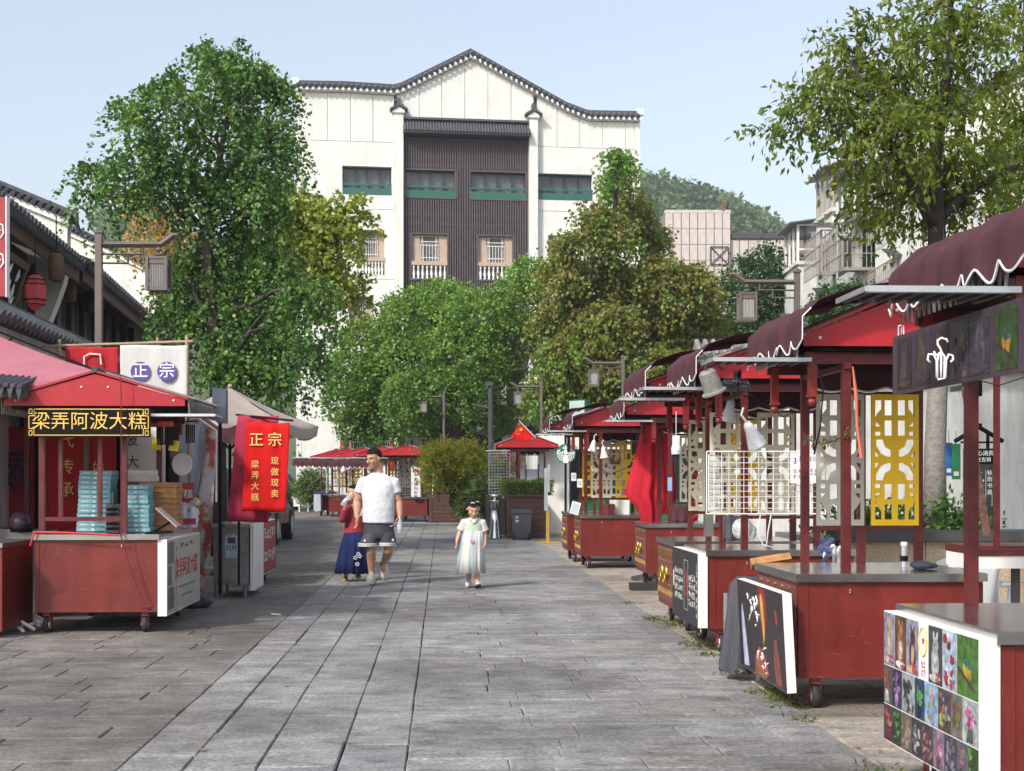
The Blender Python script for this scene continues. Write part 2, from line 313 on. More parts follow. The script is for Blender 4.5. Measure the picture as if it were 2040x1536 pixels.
def rows(t0, t1, s0, s1, dr, wr):
    out = []; s = s0
    while s < s1:
        d = R.uniform(*dr); t = t0; 
        while t < t1 - .05:
            w = R.uniform(*wr); e = min(t + w, t1)
            if t1 - e < wr[0] * .5: e = t1
            out.append((t, e, s, s + d)); t = e
        s += d
    return out
def cols(t0, t1, s0, s1, lr):
    out = []; s = s0 - R.random()
    while s < s1:
        d = R.uniform(*lr); out.append((t0, t1, s, s + d)); s += d
    return out
c = []
for t0, t1 in ((-1.58, -1.26), (-1.26, -.91), (-.91, -.52), (-.52, -.18)): c += cols(t0, t1, 3, 62, (.7, 1.3))
c += rows(-.18, 1.85, 3, 62, (.26, .42), (.45, .95)) + cols(1.85, 2.15, 3, 62, (.8, 1.3))
pave('street', -1.58, 2.15, 62, c, ST_C)
pave('pavement', -12, -1.58, 62, rows(-9.5, -1.58, 5, 62, (.30, .42), (.5, .95)), ST_L)
pave('pavement', 2.15, 9, 62, rows(2.15, 7.5, 3, 62, (.42, .6), (.7, 1.2)), ST_R)
# far square beyond the paving
b = MB(); b.add([(-45, 61.9, -.03), (45, 61.9, -.03), (45, 120, -.03), (-45, 120, -.03)], [(0, 1, 2, 3)]); b.build('square', M('far_paving', (.23, .22, .2), .9, var=.2, scale=1), kind='structure')
# ------------------------------------------------ scattered leaf mesh (numpy)
def leafmesh(name, P, A, Nn, size, asp, m, tint, fold=.25):
    n = len(P); A = A / np.linalg.norm(A, axis=1, keepdims=True); B = np.cross(Nn, A); B /= np.linalg.norm(B, axis=1, keepdims=True) + 1e-9; C = np.cross(A, B)
    s = size.reshape(-1, 1); w = s * asp * .5
    v = np.empty((n, 4, 3)); v[:, 0] = P; v[:, 1] = P + A * s * .45 + B * w + C * w * fold; v[:, 2] = P + A * s; v[:, 3] = P + A * s * .45 - B * w + C * w * fold
    me = bpy.data.meshes.new(name); me.vertices.add(n * 4); me.vertices.foreach_set('co', v.reshape(-1).astype(np.float32))
    me.loops.add(n * 6); base = (np.arange(n) * 4).reshape(-1, 1); me.loops.foreach_set('vertex_index', (base + np.array([[0, 1, 2, 0, 2, 3]])).reshape(-1).astype(np.int32))
    me.polygons.add(n * 2); me.polygons.foreach_set('loop_start', (np.arange(n * 2) * 3).astype(np.int32))
    me.materials.append(m); me.update(calc_edges=True)
    setattr_face(me, 'tint', np.repeat(np.clip(tint, 0, 1), 2)); return me
def unit(n):
    q = NR.normal(size=(n, 3)); return q / np.linalg.norm(q, axis=1, keepdims=True)
def foliage(lobes, ntw, per, tl, droop, size, asp, flat_=.5, hang=0., inner=.35, outw=1.0, up=.2, tintf=None, jit=.35):
    """twigs on ellipsoid lobes; returns P, A, N, size, tint"""
    c = np.array([l[0] for l in lobes], float); r = np.array([l[1] for l in lobes], float); tb = np.array([l[2] if len(l) > 2 else 0 for l in lobes])
    wgt = (r[:, 0] * r[:, 2]) ** .9; wgt = np.maximum(wgt, wgt.max() * .10); idx = NR.choice(len(lobes), ntw, p=wgt / wgt.sum())
    d = unit(ntw); rr = 1 - inner * NR.rand(ntw) ** 1.3; st = c[idx] + d * r[idx] * rr[:, None]
    dirv = d * outw + np.array([0, 0, up]) + unit(ntw) * .55; dirv /= np.linalg.norm(dirv, axis=1, keepdims=True)
    L = tl * NR.uniform(.6, 1.35, ntw); u = np.tile(np.linspace(.08, 1, per), (ntw, 1)) + NR.uniform(-.05, .05, (ntw, per))
    P = st[:, None, :] + dirv[:, None, :] * (u * L[:, None])[..., None]; P[..., 2] -= droop * (u ** 2) * L[:, None]
    P += NR.normal(size=P.shape) * size * jit
    A = dirv[:, None, :] * .5 + NR.normal(size=P.shape) * .55; A[..., 2] -= hang
    Nn = NR.normal(size=P.shape) * (1 - flat_) + np.array([0, 0, 1.0]) * flat_ + d[:, None, :] * .45
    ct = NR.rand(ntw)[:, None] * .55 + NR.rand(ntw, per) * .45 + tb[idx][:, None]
    if tintf is not None: ct = tintf(P, ct)
    sz = size * NR.uniform(.65, 1.25, ntw * per)
    return P.reshape(-1, 3), A.reshape(-1, 3), Nn.reshape(-1, 3), sz, ct.reshape(-1)
def limb(b, p0, p1, r0, r1, seed, wob=.12, k=6):
    q = random.Random(seed); p0 = Vector(p0); p1 = Vector(p1); L = (p1 - p0).length; pts = []
    for i in range(k + 1):
        t = i / k; p = p0.lerp(p1, t); o = Vector((q.uniform(-1, 1), q.uniform(-1, 1), q.uniform(-.5, .5))) * wob * L * math.sin(math.pi * t) * .6
        pts.append(p + o + Vector((0, 0, .10 * L * math.sin(math.pi * t))))
    b.tube(pts, [r0 + (r1 - r0) * i / k for i in range(k + 1)], 7); return pts
def tree(name, label, cat, base, trunk, lobes, m, bark, fol, sub=3, group=None, tr=None, asp=.8, fold=.25):
    """trunk = [(point, radius)...] world points; lobes world; everything stored relative to the base"""
    base = Vector(base); root = T(name, label, cat, base, group=group)
    b = MB(); b.tube([Vector(p) - base for p, _ in trunk], [r for _, r in trunk], 9)
    for i, l in enumerate(lobes):
        lc = Vector(l[0]) - base; best = min(range(len(trunk)), key=lambda k: ((Vector(trunk[k][0]) - base) - lc).length + max(0, ((Vector(trunk[k][0]) - base).z - lc.z + .2)) * 3)
        p0 = Vector(trunk[best][0]) - base; rr = trunk[best][1] * .5
        pts = limb(b, p0, lc, rr, max(.008, rr * .3), i * 7 + 1)
        for s_ in range(sub):
            q = random.Random(i * 31 + s_); e = lc + Vector((q.uniform(-1, 1) * l[1][0], q.uniform(-1, 1) * l[1][1], q.uniform(-.7, 1) * l[1][2])) * .8
            limb(b, pts[q.randint(3, 5)], e, rr * .4, .006, i * 57 + s_, k=4)
    b.build('trunk', bark, root, smooth=True)
    P, A, N_, sz, ti = foliage(lobes, **fol); P = P - np.array(base)
    ob('crown', leafmesh('crown', P, A, N_, sz, asp, m, ti, fold), root); return root
def lobepx(spec, Y, depth, seed):       # (px, py, rpx, rpy[, tint]) -> lobes at real depths
    q = random.Random(seed); out = []
    for s_ in spec:
        y = Y + q.uniform(-1, 1) * depth; k = y / F; c = W(s_[0], s_[1], y); out.append((tuple(c), (s_[2] * k, s_[2] * k * .9, s_[3] * k), s_[4] if len(s_) > 4 else 0))
    return out
# ------------------------------------------------ hazy air
hz_m = bpy.data.materials.new('haze'); hz_m.use_nodes = True; ht = hz_m.node_tree; ht.nodes.remove(ht.nodes['Principled BSDF'])
pv = ht.nodes.new('ShaderNodeVolumePrincipled'); pv.inputs['Color'].default_value = (.86, .9, .95, 1); pv.inputs['Density'].default_value = .0005; pv.inputs['Anisotropy'].default_value = .2
ht.links.new(pv.outputs[0], ht.nodes['Material Output'].inputs['Volume'])
MB().box(-401, 401, -81, 581, -1.1, 118).build('haze', hz_m, kind='stuff')
# ------------------------------------------------ hill with woods
def hillz(x, y):
    rx = gx(1330, 380); z = 86 * math.exp(-((x - rx + 5) / 100) ** 2 if x > rx - 5 else -((x - rx + 5) / 120) ** 2) * math.exp(-((y - 430) / 95) ** 2)
    z += 62 * math.exp(-((x + 130) / 75) ** 2) * math.exp(-((y - 430) / 80) ** 2)
    return z - .1
b = MB(); b.grid(lambda u, v: (-260 + 520 * u, 250 + 330 * v, hillz(-260 + 520 * u, 250 + 330 * v)), 60, 40)
b.build('hill', M('hill_soil', (.06, .08, .035), .95, var=.3, scale=.05), kind='structure', smooth=True)
P = []; ti = []; szs = []
for i in range(3000):
    x = R.uniform(-190, 150); y = R.uniform(290, 440); z = hillz(x, y)
    px = CX + F * x / y
    if z < 14 or not (200 < px < 330 or 1240 < px < 1620): continue
    r = R.uniform(2.6, 5.5); n = 120; d = unit(n); d[:, 2] = np.abs(d[:, 2]); P.append(np.array([x, y, z + r * .5]) + d * r * np.array([1, 1, .95]) * NR.uniform(.7, 1.05, (n, 1)))
    ti.append(np.clip(R.random() * .7 + NR.rand(n) * .3, 0, 1)); szs.append(NR.uniform(.9, 2.0, n))
P = np.concatenate(P); n = len(P)
ob('woods', leafmesh('woods', P, unit(n), unit(n) + np.array([0, -.4, .9]), np.concatenate(szs), .8, leafmat('hill_leaf', [(.035, .08, .024), (.065, .12, .032), (.10, .165, .04), (.16, .20, .055)], .25), np.concatenate(ti)), kind='stuff')
# ------------------------------------------------ the white hotel
HP = Pl(590, 78, 7.5); hotel = T('hotel_building', 'tall white stepped-gable building with brown slatted centre bay and dark tile coping', 'building', HP.o, HP.a)
def hx(px, py=500): return HP.at(px, py)[0]
def hz(px, py): return HP.at(px, py)[1]
prof = [HP.at(*p) for p in ((590, 182), (690, 184), (785, 190), (800, 186), (938, 118), (1130, 225), (1172, 241), (1275, 243))]
tR = prof[-1][0]
def roofz(t):
    for (a, za), (b_, zb) in zip(prof, prof[1:]):
        if a <= t <= b_: return za + (zb - za) * (t - a) / (b_ - a)
    return prof[-1][1]
body = MB(); body.prism([(0.05, 0)] + [(t + (.05 if i == 0 else -.05 if i == len(prof) - 1 else 0), z - .05) for i, (t, z) in enumerate(prof)] + [(tR - .05, 0)], .9, 16)
body.box(-.0, .3, -.02, 16.05, 0, prof[0][1] - .06); body.box(tR - .3, tR, -.02, 16.05, 0, prof[-1][1] - .06)
body.build('wall', WALL, hotel)
lx0, lx1 = hx(785), hx(803); rx0, rx1 = hx(1053), hx(1070)
def panel(t0, t1, z0, z1, holes=()):
    gp = .012
    hs = [rect(*h) for h in holes if h[0] > t0 and h[1] < t1 and h[2] > z0 and h[3] < z1]
    plate(rect(t0 + gp, t1 - gp, z0 + gp, z1 - gp), hs, .9).build('panel', WALL, hotel, (0, .45, 0))
def hole(a, b_, c_, d): t0, z1 = HP.at(a, c_); t1, z0 = HP.at(b_, d); return (t0, t1, z0, z1)
winL = [hole(682, 780, 330, 389), hole(712, 766, 457, 548), hole(695, 743, 590, 672)]
winR = [hole(1071.5, 1180, 345, 400), hole(1092, 1150, 468, 556)]
zb = [hz(590, 278), hz(590, 413), hz(590, 553), hz(590, 700), hz(590, 805), 0]
zr = [hz(1275, 298), hz(1275, 425), hz(1275, 560), hz(1275, 700), hz(1275, 815), 0]
for i in range(5):
    panel(.3, lx0, zb[i + 1], zb[i], winL); panel(rx1, tR - .3, zr[i + 1], zr[i], winR)
xs = [.3] + [hx(p) for p in (652, 698, 743)] + [lx0]; xs2 = [hx(p) for p in (790, 835, 880, 926, 972, 1018, 1063)]; xs3 = [rx1] + [hx(p) for p in (1110, 1155, 1200, 1246)] + [tR - .3]
def gpanel(t0, t1, zbase):
    gp = .012; t0 += gp; t1 -= gp; top = [t for t, _ in prof if t0 < t < t1]
    MB().prism([(t0, zbase + gp), (t1, zbase + gp)] + [(t, roofz(t) - .03) for t in [t1] + top[::-1] + [t0]], 0, .9).build('panel', WALL, hotel)
for q, zz in ((xs, zb[0]), (xs3, zr[0])):
    for t0, t1 in zip(q, q[1:]): gpanel(t0, t1, zz)
zc = hz(930, 244)
for t0, t1 in zip(xs2, xs2[1:]): gpanel(max(t0, lx0), min(t1, rx1), zc - .05)
# coping: cornice, tile roundels, ridge
for (t0, z0), (t1, z1) in zip(prof, prof[1:]):
    MB().prism([(t0, z0), (t1, z1), (t1, z1 + .16), (t0, z0 + .16)], -.12, 1.0).build('cornice', WALL, hotel)
    MB().prism([(t0, z0 + .42), (t1, z1 + .42), (t1, z1 + .66), (t0, z0 + .66)], .12, .72).build('ridge', TILE, hotel)
    MB().prism([(t0, z0 + .17), (t1, z1 + .17), (t1, z1 + .44), (t0, z0 + .44)], -.05, .9).build('tile_bed', TILE, hotel)
tm = MB().tube([(0, -.42, .2), (0, -.2, .34), (0, .2, .5)], [.125, .12, .11], 8).mesh('roof_tile', TILE); drip = MB().prism([(-.12, .14), (.12, .14), (.09, .02), (0, -.06), (-.09, .02)], -.36, -.32, 'y').mesh('drip_tile', WHITE)
t = .1; L_ = 0
while t < tR - .05:
    o = ob('roof_tile', tm, hotel, (t, 0, roofz(t))); ob('drip_tile', drip, hotel, (t + .16, 0, roofz(t + .16) + .06))
    sl_ = abs(roofz(t + .1) - roofz(t)) / .1; t += .33 / math.sqrt(1 + sl_ ** 2)
for tt, zz in ((-.05, prof[0][1]), (tR + .05, prof[-1][1])): MB().box(tt - .2, tt + .2, .1, .5, zz + .45, zz + .8).build('ridge_end', WHITE, hotel)
# piers with little tiled caps
for a0, a1, top in ((lx0, lx1, hz(794, 228)), (rx0, rx1, hz(1062, 238))):
    MB().box(a0, a1, -.35, .9, 0, top).build('pier', WALL, hotel); c_ = (a0 + a1) / 2; w_ = (a1 - a0) / 2
    p = MB(); p.box(a0 - .08, a1 + .08, -.45, .9, top, top + .1).build('pier_moulding', WALL, hotel)
    p = MB(); p.prism([(c_ - w_ - .22, top + .12), (c_, top + .38), (c_ + w_ + .22, top + .12), (c_ + w_ + .25, top + .22), (c_, top + .52), (c_ - w_ - .25, top + .22)], -.55, .8); p.box(c_ - .1, c_ + .1, -.5, .6, top + .45, top + .8); p.build('pier_cap', TILE, hotel)
    MB().prism([(c_ - w_ - .1, top + .102), (c_ + w_ + .1, top + .102), (c_, top + .36)], -.45, .7).build('pier_gable', WALL, hotel)
# slatted centre bay
zt = hz(930, 276); cz0 = 2.5
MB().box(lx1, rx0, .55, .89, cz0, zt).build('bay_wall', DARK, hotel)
wc = [hole(808, 907, 338, 394), hole(937, 1047, 342, 398), hole(820, 891, 466, 556), hole(953, 1022, 470, 558)]
sm = MB(); n = 52
for i in range(n):
    t = lx1 + .06 + (rx0 - lx1 - .12) * i / (n - 1); z = cz0
    cuts = sorted([(h_[2], h_[3]) for h_ in wc if h_[0] < t < h_[1]])
    for c0, c1 in cuts + [(zt, zt)]:
        if c0 - z > .05: sm.box(t - .04, t + .04, 0, .14, z, c0)
        z = c1
sm.build('slats', SLAT, hotel, kind='stuff')
for pz in (330, 428, 447): MB().box(lx1 + .01, rx0 - .01, .1, .16, hz(930, pz) - .06, hz(930, pz) + .06).build('slat_rail', SLAT, hotel)
for h_ in wc:
    p = MB(); p.box(h_[0] - .08, h_[0], -.03, .5, h_[2] - .06, h_[3] + .06); p.box(h_[1], h_[1] + .08, -.03, .5, h_[2] - .06, h_[3] + .06); p.box(h_[0], h_[1], -.03, .5, h_[3], h_[3] + .08); p.box(h_[0], h_[1], -.03, .5, h_[2] - .08, h_[2]); p.build('window_surround', SLAT, hotel)
# bay canopy of tiles
ca, cb = lx1 - .02, rx0 + .02; z1_, z0_ = hz(930, 243), hz(930, 273)
MB().prism([(-.75, z0_), (-.75, z0_ + .1), (.0, z1_), (.2, z1_), (.2, z0_)], ca, cb, 'x').build('canopy', TILE, hotel)
p = MB(); k = 44
for i in range(k):
    t = ca + .1 + (cb - ca - .2) * i / (k - 1); p.tube([(t, -.82, z0_ + .1), (t, 0, z1_ + .04)], .055, 6)
p.build('canopy_tiles', TILE, hotel, kind='stuff')
MB().box(ca, cb, -.3, -.05, z1_, z1_ + .12).build('canopy_ridge', TILE, hotel)
def window(h_, kind, y):
    t0, t1, z0, z1 = h_; w = MB(); fw = .07
    MB().box(t0, t1, y + .22, y + .27, z0, z1).build('curtain', CURT, hotel)
    w.box(t0, t0 + fw, y, y + .08, z0, z1); w.box(t1 - fw, t1, y, y + .08, z0, z1); w.box(t0, t1, y, y + .08, z1 - fw * 1.5, z1); w.box(t0, t1, y, y + .08, z0, z0 + fw)
    for fr in ((.27, .5, .76) if kind == 'g' else (.3, .7)): tt = t0 + (t1 - t0) * fr; w.box(tt - .06, tt + .06, y - .02, y + .06, z0, z1)
    fr_ = w.build('window', FRAME if kind == 'g' else TAN, hotel)
    MB().box(t0 + fw, t1 - fw, y + .03, y + .045, z0 + fw, z1 - fw).build('pane', GLASS, fr_)
    if kind == 'g':
        r_ = MB(); hh = z0 + .62; r_.box(t0, t1, -.02, .06, z0, z0 + .36); r_.box(t0, t1, -.03, .05, hh - .1, hh)
        for k_ in range(9): tt = t0 + .05 + (t1 - t0 - .1) * k_ / 8; r_.box(tt - .025, tt + .025, 0, .04, z0 + .36, hh - .1)
        r_.build('railing', GREEN, fr_)
    else:
        hh = z0 + .98; MB().box(t0, t1, -.06, .22, hh - .22, hh).build('balcony_rail', TAN, fr_); bl = MB().lathe([(.07, 0), (.07, .06), (.04, .1), (.085, .3), (.035, .58), (.07, .66), (.07, .76)], n=8).mesh('baluster', WHITE, True)
        for k_ in range(8): ob('baluster', bl, fr_, (t0 + .13 + (t1 - t0 - .26) * k_ / 7, .05, z0))
        q = MB(); a0, a1 = t0 + (t1 - t0) * .25, t0 + (t1 - t0) * .75
        for k_ in range(7): tt = a0 + (a1 - a0) * k_ / 6; q.box(tt - .012, tt + .012, y - .1, y - .08, hh, z1 - .5)
        for zz in (hh + .2, hh + .9, hh + 1.1): q.box(a0, a1, y - .11, y - .09, zz, zz + .035)
        q.build('window_grille', WHITE, fr_)
        q = MB(); q.box(t0, a0 - .03, y - .03, y - .005, hh, z1).build('shutter', TAN, fr_); MB().box(a1 + .03, t1, y - .03, y - .005, hh, z1).build('shutter', TAN, fr_)
for h_ in (winL[0], winR[0]): window(h_, 'g', .35)
for h_ in wc[:2]: window(h_, 'g', .22)
for h_ in winL[1:] + winR[1:]: window(h_, 'b', .5)
for h_ in wc[2:]: window(h_, 'b', .2)
# near-black sheet painted as the shade of a ground-floor opening, behind bars
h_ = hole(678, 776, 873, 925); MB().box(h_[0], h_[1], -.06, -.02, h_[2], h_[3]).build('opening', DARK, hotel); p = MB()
for i in range(24): tt = h_[0] + (h_[1] - h_[0]) * i / 23; p.box(tt - .02, tt + .02, -.14, -.11, h_[2], h_[3])
for zz in (h_[2] + .5, h_[3] - .25): p.box(h_[0], h_[1], -.13, -.09, zz, zz + .05)
p.build('window_bars', STEELD, hotel)
# ------------------------------------------------ dark tiled house under the trees
def tilerun(parent, name, p00, p01, p10, p11, n, m, r=.07, bed=True):
    """a roof slope: eave p00-p01, ridge p10-p11; n rows of round tiles"""
    p00, p01, p10, p11 = map(Vector, (p00, p01, p10, p11)); nv = (p01 - p00).cross(p10 - p00).normalized(); nv = nv if nv.z > 0 else -nv
    if bed:
        q = MB(); d = nv * -.09; q.add([p00, p01, p11, p10, p00 + d, p01 + d, p11 + d, p10 + d], [(0, 1, 2, 3), (7, 6, 5, 4), (0, 4, 5, 1), (1, 5, 6, 2), (2, 6, 7, 3), (3, 7, 4, 0)]); q.build(name + '_bed', m, parent)
    for i in range(n):
        t = (i + .5) / n; a_ = p00.lerp(p01, t); b_ = p10.lerp(p11, t)
        q = MB().tube([a_ + (a_ - b_).normalized() * .05 + nv * .03, a_.lerp(b_, .5) + nv * .03, b_ + nv * .03], r, 6); q.build('roof_tile', m, parent)
hs = T('timber_house', 'dark timber house with curved grey tile roof half hidden by the round green tree', 'house', W(900, 951, 62) - Vector((0, 0, CH)))
w0 = hs.location.copy()
def rel(px, py, Y): return W(px, py, Y) - w0
q = MB(); a = rel(795, 951, 63); b_ = rel(1085, 951, 63); q.box(a.x, b_.x, a.y, a.y + 6, 0, 4.0); q.build('wall', TIMBER, hs)
for i in range(14):
    x = a.x + (b_.x - a.x) * i / 13; MB().box(x - .05, x + .05, a.y - .09, a.y - .002, .1, 3.95).build('wall_board', TIMBR if i % 5 == 2 else FRAME, hs)
tilerun(hs, 'roof', rel(838, 852, 61), rel(1000, 866, 61), rel(845, 790, 66), rel(1010, 800, 66), 26, TILE, .1)
MB().tube([rel(838, 782, 66), rel(900, 802, 66), rel(1010, 796, 66)], .2, 6).build('ridge', TILE, hs)
tilerun(hs, 'roof', rel(985, 868, 58), rel(1090, 846, 58), rel(990, 838, 60), rel(1090, 822, 60), 16, TILE, .1)
q = MB(); a = rel(1000, 951, 60); b_ = rel(1060, 951, 60); q.box(a.x, b_.x, a.y, a.y + 1.8, 0, 5.5); q.build('side_wall', LIME, hs)
q = MB()
for i in range(3): q.box(a.x + .25 + i * .3, a.x + .5 + i * .3, a.y - .06, a.y - .002, 3.3, 5.2)
q.build('door', TIMBR, hs)
# ------------------------------------------------ old houses along the left side
HA = .115
def hshape(name, label, O, L, z0, zr, wall_top, gable, tiles, drop):
    h = T(name, label, 'house', O, HA)
    MB().box(-8, 0, 0, L, 0, wall_top).build('lower_wall', LIME, h)
    MB().box(-8, -.35, .1, L, wall_top, z0 + .2).build('upper_wall', TIMBER, h)
    n = int(L / 1.5)
    for i in range(n + 1): y = .08 + (L - .2) * i / n; MB().box(-.34, -.2, y, y + .14, wall_top, z0 - .02).build('column', TIMBER, h)
    for i in range(n):
        y = .3 + (L - .2) * i / n
        for k in range(3): MB().box(-.348, -.3, y + k * .42, y + k * .42 + .36, wall_top + .15, z0 - .35).build('shutter', FRAME if k % 2 else TIMBER, h)
    e0, e1, r0, r1 = (.7, -.1, z0), (.7, L, z0 - drop), (-4.0, -.1, zr), (-4.0, L, zr - drop)
    tilerun(h, 'roof', e0, e1, r0, r1, tiles, TILE, .085)
    MB().add([(.62, -.1, z0 - .1), (.62, L, z0 - .1 - drop), (.62, L, z0 - .34 - drop), (.62, -.1, z0 - .34), (.57, -.1, z0 - .1), (.57, L, z0 - .1 - drop), (.57, L, z0 - .34 - drop), (.57, -.1, z0 - .34)], [(0, 1, 2, 3), (7, 6, 5, 4), (0, 4, 5, 1), (3, 2, 6, 7)]).build('eave_board', TIMBR, h)
    q = MB(); k = tiles * 2
    for i in range(k): y = -.05 + (L) * (i + .5) / k; zz = z0 - drop * (i + .5) / k; q.prism([(y - .09, zz + .04), (y + .09, zz + .04), (y + .05, zz - .08), (y, zz - .17), (y - .05, zz - .08)], .70, .73, 'x')
    q.build('drip_tiles', TILE, h, kind='stuff')
    # white fire wall closing the far end, stepped tile coping falling to the street
    gp = gable; MB().prism([(-9, 0), (.05, 0), (.05, gp[0] - 2.0), (.2, gp[0] - 1.6), (.32, gp[0] - 1.25), (.38, gp[0] - 1.0), (.40, gp[0] - .15), (-9, gp[1] - .15)], L + .01, L + .36).build('fire_wall', LIME, h)
    MB().prism([(.42, gp[0] - .15), (.42, gp[0] - .02), (-9, gp[1] - .02), (-9, gp[1] - .15)], L - .06, L + .44).build('coping_band', LIME, h)
    for i in range(74):
        t = i / 73; x = .42 - 9.4 * t; z = gp[0] + (gp[1] - gp[0]) * t; MB().tube([(x, L - .12, z + .0), (x, L + .2, z + .10), (x, L + .50, z)], .05, 6).build('coping_tile', TILE, h)
    q = MB(); q.tube([(.48, L + .2, gp[0] + .12), (-9, L + .2, gp[1] + .14)], .06, 6); q.prism([(.36, gp[0] + .1), (.55, gp[0] + .24), (.56, gp[0] - .05), (.66, gp[0] - .36), (.52, gp[0] - .12), (.36, gp[0])], L + .1, L + .3); q.build('coping_ridge', TILE, h)
    return h
O1 = Vector((-7.9, 18, 0)); u1 = Vector((-math.sin(HA), math.cos(HA), 0))
h1 = hshape('old_house', 'white fire-walled house with dark timber upper floor and calligraphy plaque, at the left edge', O1, 9.0, 5.5, 7.3, 3.3, (6.4, 10.2), 34, 0)
O2 = O1 + u1 * 9.45
h2 = hshape('old_house', 'second white fire-walled house, behind the lamp post with the tallest lantern', O2, 12.0, 5.6, 7.4, 3.4, (7.2, 11.5), 40, .15)
# plaque leaning out over the street with brush writing
pq = T('plaque', 'dark timber plaque with white brush calligraphy under the eave of the nearest old house', 'sign board', O1 + u1 * 3.6 + Vector((.35, 0, 3.75)), HA)
q = MB(); q.obox((0, 0, .55), (.06, 2.6, 1.1), (0, .30, 0)); q.build('board', BLACK, pq)
q = MB()
for s_ in (-1, 1): q.obox((.0, s_ * 1.3, .55), (.12, .12, 1.2), (0, .30, 0))
for s_ in (0, 1): q.obox((-.17 + .36 * s_, 0, .02 + 1.08 * s_), (.12, 2.7, .12), (0, .30, 0))
q.build('frame', TIMBR, pq)
q = MB()
for i in range(24):
    y = R.uniform(-1.0, 1.0); z = R.uniform(.25, .85); l = R.uniform(.08, .3); x = .05 + (z - .55) * .31
    q.tube([(x, y, z), (x + .02 + .1 * l, y + R.uniform(-.06, .06), z + l * .5), (x + .02 + .28 * l, y + R.uniform(-.1, .1), z + l)], [.012, .03, .008], 5)
q.build('brush_writing', INKW, pq)
# red lantern and woven lamps
rl = T('red_lantern', 'red hexagonal palace lantern hanging beside the calligraphy plaque', 'lantern', W(70, 620, 21))
LR = M('lantern_red', (.42, .03, .04), .55, var=.1)
for z0_, z1_, r0_, r1_ in ((.02, .10, .06, .13), (.10, .17, .14, .14), (.17, .40, .165, .165), (.40, .47, .14, .14), (.47, .55, .15, .05)):
    MB().lathe([(r0_, z0_ + .002), (r1_, z1_ - .002)], n=6).build('lantern_tier', LR, rl)
q = MB()
for z_, r_ in ((.10, .145), (.17, .17), (.40, .17), (.47, .155), (.55, .06)): q.lathe([(r_, z_ - .008), (r_, z_ + .008)], n=6)
q.tube([(0, 0, .55), (0, 0, 1.1)], .008, 4); q.build('lantern_frame', BLACK, rl)
RATT = M('rattan', (.13, .075, .035), .8, var=.5, scale=60, bump=.6, bscale=80)
for i, (px, py, Y, lab) in enumerate(((112, 585, 23.5, 'brown woven barrel lamp behind the red hexagonal lantern'), (140, 622, 28, 'brown woven barrel lamp just past the white wall end of the nearest old house'), (182, 640, 31, 'woven barrel lamp in the shade immediately before the tall lamp post'), (212, 672, 35, 'woven barrel lamp in the shade just past the tall lamp post'))):
    lm = T('woven_lamp', lab, 'lamp', W(px, py, Y), group='woven barrel lamps under the old eaves')
    MB().lathe([(.08, .2), (.12, .24), (.13, .45), (.12, .63), (.08, .67)], n=14).build('shade', RATT, lm, smooth=True); MB().tube([(0, 0, .67), (0, 0, 1.3)], .01, 4).build('cord', BLACK, lm)
# low court wall with tile coping
p0 = Vector((gx(-60, 13.6), 13.6, 0)); p1 = Vector((gx(215, 20.3), 20.3, 0)); d = p1 - p0; L_ = d.length
cw = T('court_wall', 'low white court wall with dark tile coping behind the pink parasol', 'wall', p0, math.atan2(d.y, d.x))
MB().box(0, L_, 0, .3, 0, 3.0).build('wall', LIMEOLD, cw)
for i in range(34):
    x = L_ * (i + .5) / 34; MB().tube([(x, -.28, 3.0), (x, -.02, 3.17), (x, .15, 3.24), (x, .5, 3.0)], .075, 6).build('coping_tile', TILE, cw)
MB().tube([(-.1, .15, 3.28), (L_ + .1, .15, 3.28)], .07, 6).build('ridge', TILE, cw)
rs = T('red_sign', 'tall dark red blade sign cut off by the left edge', 'sign', W(-14, 590, 17))
MB().box(-.15, .15, 0, .10, 0, 1.2).build('board', M('sign_red', (.30, .022, .03), .5), rs); MB().box(.152, .165, -.005, .105, -.01, 1.21).build('edge', INKW, rs)
q = MB()
for z_ in (.78, .42): q.tube([(.06, -.006, z_ + .10), (.12, -.006, z_ + .08), (.13, -.006, z_ - .02), (.09, -.006, z_ - .08)], .012, 5); q.tube([(.02, -.006, z_), (.10, -.006, z_ + .02)], .009, 5)
q.build('brush_mark', INKW, rs); MB().box(-.17, -.13, .02, .08, -2.6, 1.25).build('post', CHAR, rs)
